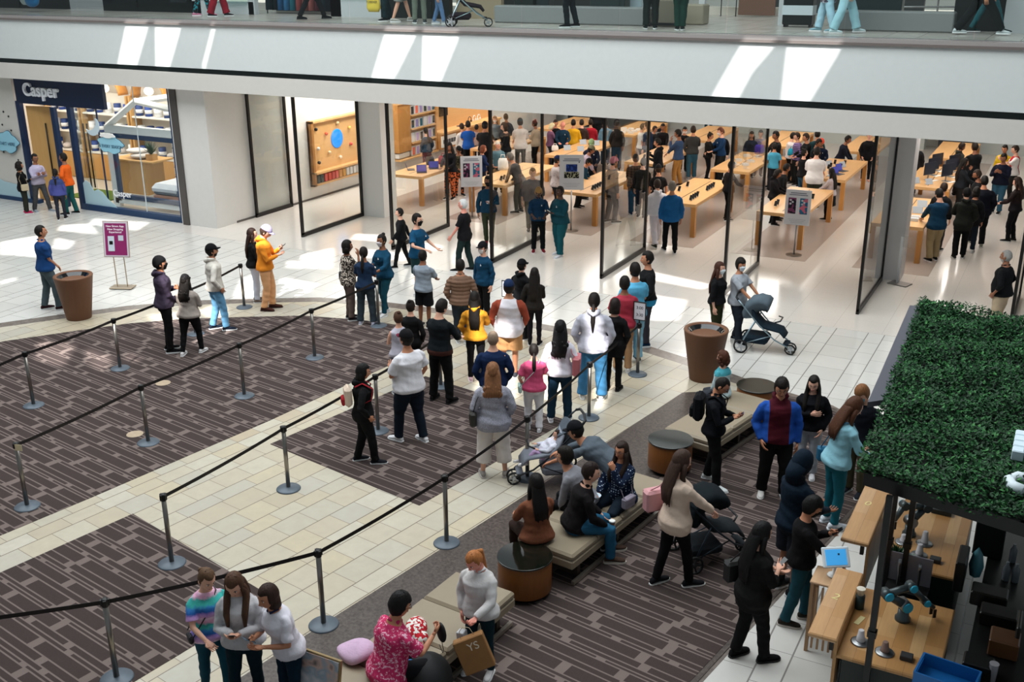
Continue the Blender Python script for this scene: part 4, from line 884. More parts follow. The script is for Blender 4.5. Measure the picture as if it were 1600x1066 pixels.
# ------------------------------------------------------------------ stanchions and belts
ROPE=plain('#17100f',.7)
def make_post(loc,label,sign=False):
    r=empty('stanchion_post',loc); tag(r,label,'stanchion','rope barrier posts of the queue')
    MB().lathe([(.02,0),(.165,0),(.172,.006),(.172,.018),(.160,.030),(.05,.044),(.032,.048)],n=36).build('base',plain('#56606a',.45,.2),r)
    MB().cyl((0,0,.045),.030,.90,24).build('pole',plain('#8f8a84',.28,.95),r)
    m=MB(); m.lathe([(.030,.895),(.036,.90),(.036,.975),(.030,.985),(.012,.99)],n=20); m.box((0,.036,.945),(.03,.02,.07)).box((0,-.036,.945),(.03,.02,.07)).box((.036,0,.945),(.02,.03,.07)).box((-.036,0,.945),(.02,.03,.07)); m.build('belt_head',BLACK,r)
    return r
RB=[[(-95,612),(53,635),(188,577),(306,523),(382,481)],[(43,793),(232,693),(382,620),(492,560),(592,510)],[(269,882),(451,765),(591,675),(689,605),(793,545)],[(-190,1115),(183,1062),(506,978),(698,850),(824,748),(920,654),(996,586)]]
RB[0][0]=(-90,700)
PL=[['off left','steel belt post nearest the left edge, first row, on the dark carpet','steel belt post right of the left-edge one, standing under the sun flecks','steel belt post behind the woman in the taupe sweatshirt','steel belt post on the cream paving right of the man in the cream jacket'],
 ['steel belt post at the left edge with a scrap of paper tape on its head','steel belt post in mid carpet beside a small floor sticker','steel belt post on the big carpet right of the taupe-sweatshirt woman','steel belt post alone on the carpet left of the woman with the backpack row','steel belt post beside the woman in grey trousers and navy t-shirt'],
 ['steel belt post at the top corner of the lower left carpet, start of its row','steel belt post on the corner of the middle carpet, left of the backpack woman','steel belt post directly behind the woman with the red and cream backpack','steel belt post behind the legs of the man in the dark sweater','steel belt post carrying the small framed sign behind the blue cap'],
 ['far','steel belt post at the bottom left beside the three girls','steel belt post on the stone edge right of the three girls','steel belt post in front of the grey-sweatered woman, left of the round side table','steel belt post behind the stroller with the baby','steel belt post in front of the tall person in the grey hoodie','steel belt post carrying the white time sign, end of the front rope']]
def belt(a,b,label):
    a=Vector(a);b=Vector(b); d=(b-a); n=14; m=MB(); L=d.length; side=Vector((-d.y,d.x,0)).normalized(); R=[]
    for k in range(n+1):
        t=k/n; p=a+d*t+Vector((0,0,-.02*4*t*(1-t))); z0,z1=p.z-.024,p.z+.024
        R.append([p+side*.0015-Vector((0,0,.024)),p+side*.0015+Vector((0,0,.024)),p-side*.0015+Vector((0,0,.024)),p-side*.0015-Vector((0,0,.024))])
    m.rings(R,False); return tag(m.build('barrier_belt',ROPE),label,'belt','black retractable belts of the queue')
for i,row in enumerate(RB):
    P=[G(*q) for q in row]
    for j,p in enumerate(P):
        if PL[i][j] in('off left','far'): continue
        r=make_post(p,PL[i][j]); d=Vector(P[min(j+1,len(P)-1)])-Vector(P[max(j-1,0)]); r.rotation_euler=(0,0,math.atan2(d.y,d.x))
    for j in range(len(P)-1):
        a,b=Vector(P[j]),Vector(P[j+1]); d=(b-a).normalized()*.045; z=Vector((0,0,.945))
        belt(a+d+z,b-d+z,'black belt of the %s rope row, stretch number %s counted from the left'%(('far','second','third','front')[i],('one','two','three','four','five','six')[j]))
def framed_sign(p,rz,w,h,z0,label,lines):
    r=empty('framed_sign',(p[0],p[1],z0),rz); tag(r,label,'sign')
    m=MB()
    for s in(-1,1): m.box((s*(w/2-.006),0,h/2+.05),(.014,.02,h)); m.box((0,0,.05+h/2+s*(h/2-.006)),(w,.02,.014))
    m.box((0,0,.025),(.02,.02,.06)); m.build('sign_frame',BLACK,r)
    MB().box((0,0,h/2+.05),(w-.02,.008,h-.02)).build('sign_sheet',plain('#dedce4',.5),r)
    for t,zz,sz in lines: text_mesh('sign_text',t,sz,plain('#3a3848',.6),r,Matrix.Translation((0,-.0055,zz))@Matrix.Rotation(PI/2,4,'X'),.001)
    return r
g=G(996,586); framed_sign(g,face_cam(g,0)-.35,.23,.34,.99,'white paper time sign in a black frame on top of the rope post at right',[('3:00',.28,.075),('-',.21,.05),('3:30',.15,.075)])
g=G(793,545); framed_sign(g,face_cam(g,0)-.5,.22,.32,.99,'small black-framed sign on the rope post behind the man in the blue cap',[])
tag(MB().box((0,0,0),(.11,.004,.09)).build('paper_tape',plain('#d9c9a5',.7),None,(G(43,793)[0]+.06,G(43,793)[1]-.02,.93),.3),'small scrap of cream paper tape on the left-edge rope post','tape')
for (x,y),l in (((255,600),'small pale floor sticker between the rope rows on the big carpet'),((211,680),'round worn floor sticker left of the rope post in mid carpet'),((1126,784),'square yellowed floor sticker right of the dark stroller')):
    g=G(x,y); tag(MB().prism([(.13*math.cos(t),.13*math.sin(t)) for t in (2*PI*k/24 for k in range(24))] if x!=1126 else [(-.09,-.09),(.09,-.09),(.09,.09),(-.09,.09)],.0,.003).build('floor_sticker',plain('#a9967f',.6,noise=.25),None,(g[0],g[1],.0165),.4),l,'floor sticker')
# ------------------------------------------------------------------ waste bins
for g,l in ((G(124,497),'tall tapered brown waste bin beside the man in the blue polo'),(G(1099,592),'tall tapered brown waste bin left of the bench end')):
    r=empty('waste_bin',g); tag(r,l,'waste bin'); m=MB()
    m.lathe([(.235,0),(.25,.012),(.385,.90),(.392,.925),(.385,.945),(.33,.945),(.315,.93),(.30,.86)],n=48); m.build('body',plain('#6e4a34',.6,noise=.06),r)
    MB().lathe([(.315,.925),(.29,.90),(.22,.83),(.17,.80),(.02,.795)],n=40,cap=False).build('funnel_top',plain('#0f1113',.12,.4,coat=.6),r)
    MB().lathe([(.18,.812),(.16,.806),(.15,.80)],n=32,cap=False).build('rim_ring',STEEL,r)
# ------------------------------------------------------------------ poster on a stand
g=G(192,450); r=empty('sign_stand',g,face_cam(g,0)-.45); tag(r,'purple app poster on a metal floor stand in front of the mattress shop','sign')
MB().box((0,0,.025),(.52,.30,.03),bev=.008).build('base',plain('#a99a86',.4,.6),r)
m=MB(); 
for s in(-1,1): m.box((s*.12,0,.40),(.016,.016,.76))
m.build('pole',plain('#b7a58f',.35,.8),r) if False else None
for s in(-1,1): MB().box((s*.12,0,.40),(.018,.018,.76)).build('pole',plain('#b7a58f',.35,.8),r)
RT=Matrix.Translation((0,0,1.15))@Matrix.Rotation(math.radians(-9),4,'X')@Matrix.Rotation(math.radians(0),4,'Y')
MB().box((0,0,0),(.60,.03,.82)).xf(RT).build('poster_frame',plain('#cbb9b0',.35,.5),r)
MB().box((0,-.017,0),(.56,.006,.78)).xf(RT).build('poster_border',plain('#d9cfd8',.5),r)
MB().box((0,-.021,0),(.50,.006,.72)).xf(RT).build('poster',plain('#8d2462',.5),r)
for t,zz,sz in (('New Simon App.',.295,.062),('New Shopping',.225,.062),('Experience!',.16,.062)): text_mesh('poster_text',t,sz,plain('#eedde8',.6),r,RT@Matrix.Translation((0,-.0255,zz))@Matrix.Rotation(PI/2,4,'X'),.001,bold=.0015)
MB().box((-.11,-.028,-.10),(.15,.008,.34),bev=.01).xf(RT).build('phone_picture',plain('#cfd8e2',.5),r)
MB().box((-.11,-.034,-.08),(.08,.004,.08)).xf(RT).build('app_tile',BLACK,r)
MB().box((.12,-.026,.03),(.12,.004,.12)).xf(RT).build('code_panel',plain('#c9ccd6',.6),r)
# ------------------------------------------------------------------ benches and round side tables
UX,UY=math.sin(math.radians(9.5)),math.cos(math.radians(9.5))
LEATH=plain('#8d806c',.42,noise=.05)
def bench(cx,cy,L,rz,label,Wd=.82):
    r=empty('bench',(cx,cy,.016),rz); tag(r,label,'bench','padded benches in the seating area'); n=max(2,round(L/.62))
    MB().box((0,0,.30),(Wd,L,.14),bev=.03).build('seat',LEATH,r)
    for k in range(n):
        y=-L/2+(k+.5)*L/n; MB().box((0,y,.395),(Wd-.01,L/n-.012,.09),bev=.028).build('cushion',LEATH,r)
    for s in(-1,1): MB().box((s*(Wd/2-.03),0,.04),(.04,L-.1,.05)).build('base_rail',plain('#a9a196',.3,.8),r)
    for y in (-L/2+.25,0,L/2-.25): MB().box((0,y,.14),(Wd-.14,.06,.20)).build('leg',plain('#3a3129',.5),r)
    return r
bench(-4.22,14.75,1.95,-math.radians(12),'beige padded bench between the two far round tables')
bench(-4.74,11.15,2.35,-math.radians(8),'beige padded bench with four people, behind the ginger ponytail woman')
bench(-5.28,7.75,2.55,-math.radians(5),'beige padded bench at the bottom with the pink-shirted man')
def sidetable(px,label):
    g=G(px[0],px[1],.50); r=empty('round_side_table',(g[0],g[1],.016)); tag(r,label,'side table','round drum tables between the benches')
    MB().lathe([(.26,.0),(.26,.06)],n=40).build('plinth',BLACK,r)
    MB().lathe([(.315,.06),(.318,.07),(.318,.452),(.315,.46)],n=56).build('drum',wood('#8a5526','#6f401b',.4,2.2,2),r)
    MB().lathe([(.325,.46),(.33,.466),(.33,.478),(.325,.484)],n=56).build('table_top',plain('#10140f',.06,coat=1.0),r)
sidetable((820,868),'round wooden table with a black glass top nearest the camera')
sidetable((1048,686),'round wooden table with a dark glass top left of the man in the black jacket')
sidetable((1183,602),'round wooden table with a dark top at the far end of the bench')
# ------------------------------------------------------------------ strollers
def stroller(loc,rz,label,hood='#5d6b75',seat='#1c2b36',fr='#8fa3ad',sc=1.0,big=True,z=0,k0=-35,dk=15.5,cs=1.0):
    r=empty('stroller',(loc[0],loc[1],z),rz); r.scale=(sc,sc,sc); tag(r,label,'stroller'); FM=plain(fr,.35,.7)
    for s in(-1,1):
        MB().tube([(s*.26,-.50,.98),(s*.27,-.42,.90),(s*.26,-.10,.55),(s*.22,.18,.30),(s*.14,.42,.16)],.013,8).build('frame_bar',FM,r)
        MB().tube([(s*.26,-.18,.62),(s*.29,-.34,.30),(s*.29,-.40,.14)],.013,8).build('rear_leg',FM,r)
        MB().tube([(s*.25,-.30,.20),(s*.22,.10,.36)],.009,6).build('side_brace',FM,r)
    MB().tube([(-.26,-.50,.98),(-.20,-.55,1.01),(0,-.57,1.02),(.20,-.55,1.01),(.26,-.50,.98)],.019,10).build('handle',plain('#15171a',.6),r)
    W_=[(-.30,-.40,.13,.13),(.30,-.40,.13,.13),(-.06,.44,.10,.10),(.06,.44,.10,.10)]
    for x,y,zz,R in W_:
        w=empty('wheel',(x,y,zz)); w.parent=r
        P=[(0,R*.86*math.cos(t),R*.86*math.sin(t)) for t in (2*PI*k/28 for k in range(28))]
        m=MB(); m.rings([[(x2,rr*math.cos(t),rr*math.sin(t)) for x2,rr in ((-.018,R*.78),(-.02,R*.92),(0,R),(.02,R*.92),(.018,R*.78))] for t in (2*PI*k/28 for k in range(28))],True,False,True); m.build('tyre',plain('#131314',.7),w)
        m=MB()
        for k in range(5): a=2*PI*k/5; m.box((0,R*.4*math.cos(a),R*.4*math.sin(a)),(.014,R*.8,.02),M=Matrix.Rotation(a,4,'X'))
        for k in range(1): m=MB(); [m.add(*((lambda b:(b.V,b.F))(MB().box((0,R*.4,0),(.014,R*.8,.022)).xf(Matrix.Rotation(2*PI*q/5,4,'X'))))) for q in range(5)]
        m.tube([(-.02,0,0),(.02,0,0)],.025,10); m.build('spokes',plain('#b9bcc0' if big else '#3a3c40',.4,.5),w)
    C=cloth(seat); H=cloth(hood)
    MB().tube([(0,-.26,.80),(0,-.20,.62),(0,-.08,.50),(0,.10,.47),(0,.26,.44),(0,.34,.34)],[(.19,.035),(.20,.05),(.20,.055),(.20,.05),(.19,.045),(.18,.03)],12,up=(0,0,1)).build('seat',C,r)
    m=MB(); R=[]
    for k in range(11):
        t=math.radians(k0+k*dk); yy,zz=-.14+.30*-math.cos(t+.5)*.95,.72+.34*math.sin(t+.5)
        yy=-.13-.31*math.cos(t+.35); zz=.70+.34*math.sin(t+.35); puff=(1+.035*(k%2))*cs
        R.append([(.225*math.sin(a)*puff,-.05+(yy+.05)*(math.cos(a)*.5+.5)**.25*puff+0*a,.62+(zz-.62)*(math.cos(a)*.5+.5)**.30*puff) for a in np.linspace(-PI*.88,PI*.88,13)])
    m.rings([q+[tuple(np.array(p)*.97+np.array((0,-.002,.018))) for p in reversed(q)] for q in R],True); m.build('canopy',H,r)
    MB().box((0,-.18,.24),(.40,.46,.16),bev=.05).build('basket',C,r)
    MB().tube([(-.2,.16,.62),(-.12,.24,.63),(.12,.24,.63),(.2,.16,.62)],.014,8).build('bumper_bar',plain('#1a1b1e',.5),r)
    MB().box((0,.36,.20),(.26,.10,.03),bev=.01).build('footrest',C,r)
    return r
g=G(1196,548); stroller(g,face_cam(g,100),'grey hooded stroller pushed by the masked man in shorts',sc=1.05,k0=-30,dk=13.5)
gs=G(1113,872); stroller(gs,face_cam(gs,62),'dark folding stroller pushed by the woman in the cream jacket',hood='#111a1f',seat='#2a2f33',fr='#27323a',big=False,sc=.98)
gb=G(850,752); sb=stroller(gb,face_cam(gb,262),'navy and grey stroller with a baby beside the bench',hood='#565f69',seat='#8b909b',fr='#30343a',sc=1.0,k0=-50,dk=7.5)
# ------------------------------------------------------------------ people sitting
def pls(label,head_px,face,seat=.455,h=1.7,lean=0,**kw):
    s=h/1.75; z=seat+s*(.115+.80*math.cos(math.radians(lean*.85))+.02); g=G(head_px[0],head_px[1],z); a=face_cam(g,face); f=Vector((-math.sin(a),math.cos(a),0)); off=s*.80*math.sin(math.radians(lean*.85))
    loc=(g[0]-f.x*off,g[1]-f.y*off,.016); return person(label,loc,a,h=h,sit=seat-.016,lean=lean,**kw)
p43=pls('child with curly brown hair in a teal and white knitted jacket on the far bench',(1130,549),300,h=1.45,sk='light',hair='curly',hc='#4a2a1c',shirt=('#4aa0ad','block','#b9cdd2',1.02),loose=1.7,pants=('#3a3d44',),arms=('k','k'),shoe='#d8b9c4',knees=((-.1,.40),(.1,.40)),lod=2)
p53=pls('woman in a navy polka-dot top eating from a white bowl on the bench',(972,690),215,h=1.60,fem=True,sk='tan',W=1.12,hair='long',hfront=True,hc='#2a1d18',glasses=True,shirt=('#15233c','dots','#a9b9cc',1.0),loose=1.7,pants=('#14202d',),lw=1.2,arms=('m','L'),hands=('g','g'),shoe='#352c29',barefoot=True,knees=((-.12,.42),(.14,.30)),lod=2)
p54=pls('man in a black jacket and blue jeans holding a coffee cup on the bench',(925,722),78,h=1.74,lean=16,sk='light',hair='short',hc='#241915',shirt=('#191517',),collar='#191517',loose=1.4,pants=('#2a6384',),arms=('L','L'),hands=('r','g'),head=(2,8),shoe='#4b382f',sole='#cfc7bd',knees=((-.14,.50),(.12,.42)),lod=2)
p55=pls('man with glasses in a grey sweater leaning forward on the bench',(874,697),290,h=1.70,lean=34,sk='tan',hair='fringe',glasses=True,shirt=('#8b8b92',),pants=('#15161a',),arms=('t','t'),head=(-18,0),shoe='#202022',lod=2)
p57=pls('woman in a rust brown shirt with long dark hair sitting with her back turned',(838,740),338,h=1.68,fem=True,sk='tan',W=1.05,hair='long',hc='#120e0d',hl=.27,shirt=('#7d4c36',),loose=1.2,hem=-.06,pants=('#33241f',),arms=('L','L'),shoe='#2b2422',lod=2)
p58=pls('man in a pink and white batik shirt sitting on the bottom bench',(622,925),62,h=1.74,lean=12,sk='tan',W=1.12,hair='fringe',hc='#0f0d0e',glasses=True,shirt=('#c93264','batik','#e9b9cb',1.0),sleeve='s',loose=2.0,hem=-.12,collar='#c93264',pants=('#131317',),arms=('L','u'),hands=('g','g'),head=(12,8),shoe='#26262a',lod=2)
gq=G(936,722,.88); a_=face_cam(gq,290)
p56=person('man in a grey t-shirt, dark cap and jeans bending over the baby in the stroller',(gq[0],gq[1],.016),a_,h=1.76,lean=62,sk='tan',W=1.1,cap='#14161a',shirt=('#5a646e',),sleeve='e',pants=('#24486b',),arms=((-.16,.62,.80),(.14,.66,.80)),head=(-8,0),shoe='#3a3029',st=(-.25,.12),sp=.14,lod=2)
# baby in the stroller
a_=sb.rotation_euler.z; f_=Vector((-math.sin(a_),math.cos(a_),0))
p64=person('baby in a white and lilac outfit lying in the navy and grey stroller',(sb.location.x-f_.x*.03,sb.location.y-f_.y*.03,.16),a_,h=.90,sk='light',W=1.5,hair='crew',hc='#2a1d18',sit=.20,lean=-30,shirt=('#cfd0dc','floral','#c9a9c9',1.4),pants=('#c5a6cf',),arms=('L','L'),knees=((-.22,.62,.42),(.2,.70,.30)),head=(0,0),shoe='#e9e6ea',sole='#f4f4f4',lod=1)
# ------------------------------------------------------------------ things people carry
backpack(p31,'#d8c3b0','red and cream backpack on the woman in the black hoodie','#a3262f',(.25,.12,.34),-.06)
backpack(p44,'#121418','black backpack on the man looking at his phone in white trainers')
bag(p11,'black crossbody bag of the woman in the leopard blouse','#141314',-1,-.02)
bag(p32,'dark olive shoulder bag of the woman in white cropped trousers','#2c2a26',-1,.02,size=(.30,.10,.22),strap='shoulder')
bag(p34,'mint green crossbody bag of the woman in the pink t-shirt','#a9c4bd',-1,-.03,-.05,size=(.22,.07,.16))
bag(p35,'salmon pink slouchy bag on the woman in the white sweatshirt','#b96a70',1,.10,-.02,size=(.30,.12,.32),strap='shoulder')
bag(p47,'teal blue envelope handbag of the woman in the light blue cardigan','#1c5c7c',-1,-.06,.02,size=(.28,.08,.20),strap='cross')
bag(p52,'dusty pink leather bag hanging on the woman in the cream jacket','#c48e92',-1,.10,-.10,size=(.30,.13,.27),strap='shoulder',name='backpack_purse')
bag(p51,'black leather shoulder bag of the woman all in black','#161515',-1,.08,-.04,size=(.30,.12,.26),strap='shoulder')
bag(p53,'heathered grey pouch bag on the lap of the polka-dot woman','#8a8290',-1,.06,.22,size=(.22,.10,.18),strap='cross')
bag(p2,'cream and black shoulder bag of the curly-haired woman','#b9a98c',1,.0,.04,size=(.24,.08,.22),strap='shoulder')
bag(p60,'small dark pouch on a thin strap over the tie-dye t-shirt','#1f1d22',1,-.02,.03,size=(.14,.05,.10),strap='cross')
phone(p2,1,'dark phone in the hands of the curly-haired woman')
phone(p10,0,'dark phone held by the man in the orange hoodie')
phone(p13,0,'dark phone held by the staff woman with the hair bun')
phone(p44,1,'purple-cased phone held by the man in the black jacket',True,'#6d5a7c')
phone(p51,1,'phone in the hand of the woman all in black')
phone(p61,1,'black phone between the hands of the girl in the grey sweatshirt',True)
phone(p62,1,'blue-grey phone held up by the girl in the white t-shirt',False,'#5b7486')
phone(p20,0,'bright phone held by the large staff man',False,'#d5d8de')
phone(p19,1,'dark phone held by the staff member with bleached hair',True)
phone(p18,0,'pale phone in the hand of the staff man walking out',False,'#c9ced4')
phone(p50,0,'dark camera-like phone held by the person in the black sweater',False,'#1d1d20')
def cup(I,i,label):
    p,d=hand_mid(I,i); m=MB(); m.lathe([(.028,-.05),(.038,.06)],tuple(p+np.array((0,.02,.02))),20); m.mi=1; m.lathe([(.041,.06),(.041,.072),(.034,.078)],tuple(p+np.array((0,.02,.02))),20); at_person(I,m,'coffee_cup',[plain('#4b332a',.6),WHITE],label,'cup')
cup(p54,1,'takeaway coffee cup with a white lid held by the man in jeans')
p,d=hand_mid(p53,1); m=MB(); m.lathe([(.04,-.02),(.075,.03),(.078,.035),(.07,.03),(.035,-.012)],tuple(p+np.array((0,.03,.03))),20); at_person(p53,m,'food_bowl',[plain('#cfe0ea',.4)],'small pale bowl held by the polka-dot woman','bowl')
# brown paper bag and white box of the ginger woman
I=p59; p,d=hand_mid(I,0); M=Matrix.Translation(Vector(p+np.array((-.10,.10,-.30))))@Matrix.Rotation(math.radians(24),4,'Y')@Matrix.Rotation(.5,4,'Z')
r=empty('paper_bag',I['root'].location,I['root'].rotation_euler.z); s_=I['s']; r.scale=(s_,)*3; tag(r,'brown paper carrier bag with white lettering held by the ginger woman','bag')
MB().box((0,0,0),(.36,.12,.42),bev=.012).xf(M).build('bag_body',plain('#8b6237',.7,noise=.12),r)
for t,pos,sz in (('YS',(.03,-.062,.10),.13),): text_mesh('bag_lettering',t,sz,plain('#d8cbb6',.6),r,M@Matrix.Translation((-.03,.062,.10))@Matrix.Rotation(PI,4,'Z')@Matrix.Rotation(PI/2,4,'X'),.0012)
MB().tube([Vector((-.08,0,.2)),Vector((-.06,0,.30)),Vector((0,0,.34)),Vector((.06,0,.30)),Vector((.08,0,.2))],.004,6).xf(M).build('bag_handle',plain('#b9a98f',.7),r)
m=MB(); m.box((0,0,0),(.10,.10,.30),bev=.008).xf(Matrix.Translation((.13,.20,.52))@Matrix.Rotation(.12,4,'Y')); at_person(I,m,'white_box',[plain('#c9c9cc',.5)],'narrow white box carried by the ginger woman below the paper bag','box')
# pouch of the pink-shirted man, pink blanket, black bag and picture at the bottom
p,d=hand_mid(p58,1); m=MB(); m.ell(tuple(p+np.array((0,.03,-.08))),(.085,.03,.11),14,10); m.tube([p+np.array((0,.03,-.17)),p+np.array((.03,.03,-.27)),p+np.array((.0,.04,-.33)),p+np.array((-.05,.03,-.25))],.004,6); at_person(p58,m,'black_pouch',[plain('#111113',.7)],'black soft pouch held up by the pink-shirted man','pouch')
g=G(650,985,.50); m=MB(); m.ell((0,0,.06),(.12,.20,.08),14,8); m.ell((.06,-.14,.05),(.08,.10,.06),12,8); tag(m.build('red_cloth_bundle',cloth('#b3202c','blotch','#d8d4ce',1.4),None,(g[0],g[1],.46),.5),'red and white cloth bundle on the bench in front of the pink-shirted man','cloth')
g=G(556,1022,.5)
def lump(p): x,y,z=p; return (x*(1+.12*math.sin(9*y+4*z)),y*(1+.1*math.sin(11*x)),z+.02*math.sin(14*x+9*y))
m=MB(); m.ell((0,0,.075),(.20,.17,.085),26,14,lump); tag(m.build('pink_blanket',cloth('#cdaec9'),None,(g[0],g[1],.455),.2),'crumpled pale pink blanket on the bench behind the pink-shirted man','blanket')
g=G(655,1050,.35); r=empty('infant_carrier',(g[0]+.12,g[1]-.05,.016),.3); tag(r,'black padded carrier with a blue toy in front of the pink-shirted man','carrier')
MB().ell((0,0,.30),(.26,.30,.28),24,14).build('shell',plain('#0d0d0f',.7),r); MB().ell((-.16,-.02,.50),(.06,.05,.04),10,8).build('toy',plain('#1b6fae',.5),r)
g=G(497,1052,.6); r=empty('picture_board',(g[0],g[1]-.1,0),face_cam(g,0)-.7); tag(r,'gold-framed picture board leaning at the bottom edge beside the bench','picture board')
MB().box((0,0,.40),(.50,.03,.80),M=None).xf(Matrix.Rotation(-.2,4,'X')).build('board_frame',plain('#a08a63',.35,.6),r)
n_=NT('picture_print',.4); v_=n_.coord(); n_.base(n_.ramp(n_.noise(v_,5,2),[(.35,'#c9c6c9'),(.5,'#8fa0ae'),(.6,'#c7a99c'),(.7,'#3a3f48')]))
MB().box((0,-.018,.40),(.46,.006,.76)).xf(Matrix.Rotation(-.2,4,'X')).build('print',n_.m,r)
# ------------------------------------------------------------------ coffee kiosk, bottom right
def planked(c1,c2,c3,name):
    n=NT(name,.36,.4); v=n.coord(); i,j=cells(n,v,[.15,.12,.17],(.5,.9),.0015,.0015); f=n.noise(n.coord(scale=(9,.8,9)),2.2,5,.65)
    c=n.ramp(i,[(0,c1),(.5,c2),(1,c3)]); c=n.mix(n.math('MULTIPLY',f,.55),c,'#7d5228'); n.base(n.mix(n.math('MULTIPLY',j,.6),c,'#4d3017')); return n.m
KW=planked('#c79a66','#b5854f','#d3ab78','kiosk_plank_wood'); KW2=planked('#cda376','#c2946297'[:7],'#d6b088','kiosk_bar_wood'); KD=plain('#16211f',.5); KB=plain('#0b0b0c',.4)
def planks(x0,x1,y0,y1,z,th=.045): return MB().box(((x0+x1)/2,(y0+y1)/2,z-th/2),(x1-x0,y1-y0,th),bev=.012)
def counter(x0,x1,y0,y1,label):
    r=empty('kiosk_counter',((x0+x1)/2,(y0+y1)/2,0)); tag(r,label,'counter','kiosk counters'); T=Matrix.Translation(-r.location)
    planks(x0,x1,y0,y1,.95).xf(T).build('worktop',KW,r)
    MB().box(((x0+x1)/2+.02,(y0+y1)/2,.455),(x1-x0-.08,y1-y0-.08,.90)).xf(T).build('cabinet_body',KD,r)
    n=max(2,int((y1-y0)/.5))
    for k in range(n): y=y0+.06+(k+.5)*(y1-y0-.12)/n; MB().box((x0+.045,y,.46),(.012,(y1-y0-.12)/n-.02,.78)).xf(T).build('panel',plain('#1b2927',.45),r)
    return r
counter(-1.27,-.36,8.76,10.04,'lower kiosk counter with a plank top and a robot arm on it')
counter(-1.17,-.40,10.63,12.75,'upper kiosk counter with a plank top behind the pair of taps')
def bar(x0,x1,y0,y1,z,label,marks):
    r=empty('pickup_bar',((x0+x1)/2,(y0+y1)/2,0)); tag(r,label,'bar shelf','raised pick-up bars of the kiosk'); T=Matrix.Translation(-r.location)
    planks(x0,x1,y0,y1,z,.05).xf(T).build('board',KW2,r)
    for y in (y0+.2,y1-.2): MB().box(((x0+x1)/2+.06,y,z-.14),(.04,.05,.22)).xf(T).build('bracket',DARKMETAL,r)
    MB().box((x1-.01,(y0+y1)/2,z-.33),(.03,y1-y0-.04,.60)).xf(T).build('back_panel',KW,r)
    for t,x,y in marks: text_mesh('number_mark',t,.15,plain('#d9c98a',.5),r,Matrix.Translation((x-r.location.x,y-r.location.y,z+.002))@Matrix.Rotation(-.25,4,'Z'),.001)
bar(-1.53,-1.26,8.74,10.02,1.12,'raised wooden pick-up bar marked 2 at the lower counter',[('2',-1.42,9.45)])
bar(-1.62,-1.32,10.63,12.25,1.12,'raised wooden pick-up bar marked 0 at the upper counter',[('0',-1.50,11.55),('0',-1.47,12.05)])
# ordering podium and tablet
g=G(1296,905,.86); r=empty('ordering_podium',(g[0],g[1]+.02,0)); tag(r,'slatted wooden podium carrying the white tablet','podium')
MB().box((0,0,.86),(.34,.36,.03),bev=.008).build('podium_top',wood('#c9a887','#b08a66',.45),r)
for sx in(-1,1):
    for sy in(-1,1): MB().box((sx*.145,sy*.155,.42),(.035,.035,.85)).build('leg',wood('#b9946e','#a37c55',.5,1,2),r)
for k in range(4): MB().box((-.09+.06*k,-.165,.44),(.022,.018,.76)).build('slat',wood('#b9946e','#a37c55',.5,1,2),r)
for k in range(4): MB().box((-.155,-.09+.06*k,.44),(.018,.022,.76)).build('slat',wood('#b9946e','#a37c55',.5,1,2),r)
t=empty('ordering_tablet',(g[0]+.03,g[1]+.06,.88),.55); tag(t,'white tablet with a blue screen on a stand on the slatted podium','tablet')
MB().lathe([(.07,0),(.065,.012),(.02,.02),(.018,.12)],n=20).build('stand',WHITE,t)
A=Matrix.Translation((0,0,.22))@Matrix.Rotation(math.radians(-38),4,'X')@Matrix.Rotation(0,4,'Y')
MB().box((0,0,0),(.29,.025,.22),bev=.01).xf(A).build('case',plain('#dfe6ea',.4),t); MB().box((0,-.0145,0),(.225,.003,.165)).xf(A).build('screen',glow('#3c93cf',.6),t); MB().box((.03,-.017,.03),(.02,.002,.02)).xf(A).build('screen_mark',plain('#1d3550',.5),t)
# pieces on the counters
def flange(x,y,label,cupn=3,col='#b9b6b8'):
    r=empty('cup_dispenser',(x,y,.95)); tag(r,label,'cup dispenser','cup dispensers in the kiosk counters')
    MB().lathe([(.085,0),(.09,.008),(.078,.016),(.055,.014),(.045,.02)],n=32).build('flange',STEEL,r)
    MB().lathe([(.038,.015)]+[q for k in range(cupn) for q in ((.041-.0014*k,.03+.018*k),(.0375-.0014*k,.032+.018*k))]+[(.027,.03+.018*cupn+.05),(.022,.035+.018*cupn+.05)],n=24).build('cup_stack',plain(col,.45),r)
for px,l,n in (((1344,1004),'steel cup dispenser with upturned white cups at the front corner of the lower counter',3),((1382,1020),'steel cup dispenser with a brown cup right of the white one on the lower counter',2),((1436,868),'nearer steel cup dispenser on the upper counter',3),((1444,850),'farther steel cup dispenser on the upper counter',4),((1412,868),'small steel dispenser partly behind the black post on the upper counter',1),((1411,848),'second small steel dispenser behind the black post on the upper counter',1)):
    g=G(px[0],px[1],.95); flange(g[0],g[1],l,n,'#7a6258' if 'brown' in l else '#bdbabd')
for px,l in (((1416,1030),'black cup holder block on the lower counter beside the blue crate'),((1461,878),'black cup holder block on the upper counter')):
    g=G(px[0],px[1],.95); m=MB(); m.box((0,0,.025),(.11,.09,.05),bev=.006); tag(m.build('holder_block',plain('#2b2c2d',.5),None,g),l,'holder'); 
g=G(1342,950,.95); r=empty('lidded_pot',g); tag(r,'dark pot with a white cup on top beside the number 2 bar','pot'); MB().lathe([(.045,0),(.048,.01),(.048,.15)],n=24).build('pot',plain('#1d2b2a',.5),r); MB().lathe([(.032,.15),(.042,.22),(.044,.225)],n=24).build('cup',plain('#d6cfbf',.5),r)
tag(MB().box((0,0,.003),(.05,.16,.004)).build('note_card',plain('#cbbd88',.6),None,(G(1343,970,.95)[0],G(1343,970,.95)[1],.95),-.25),'pale yellow card lying on the lower counter','card')
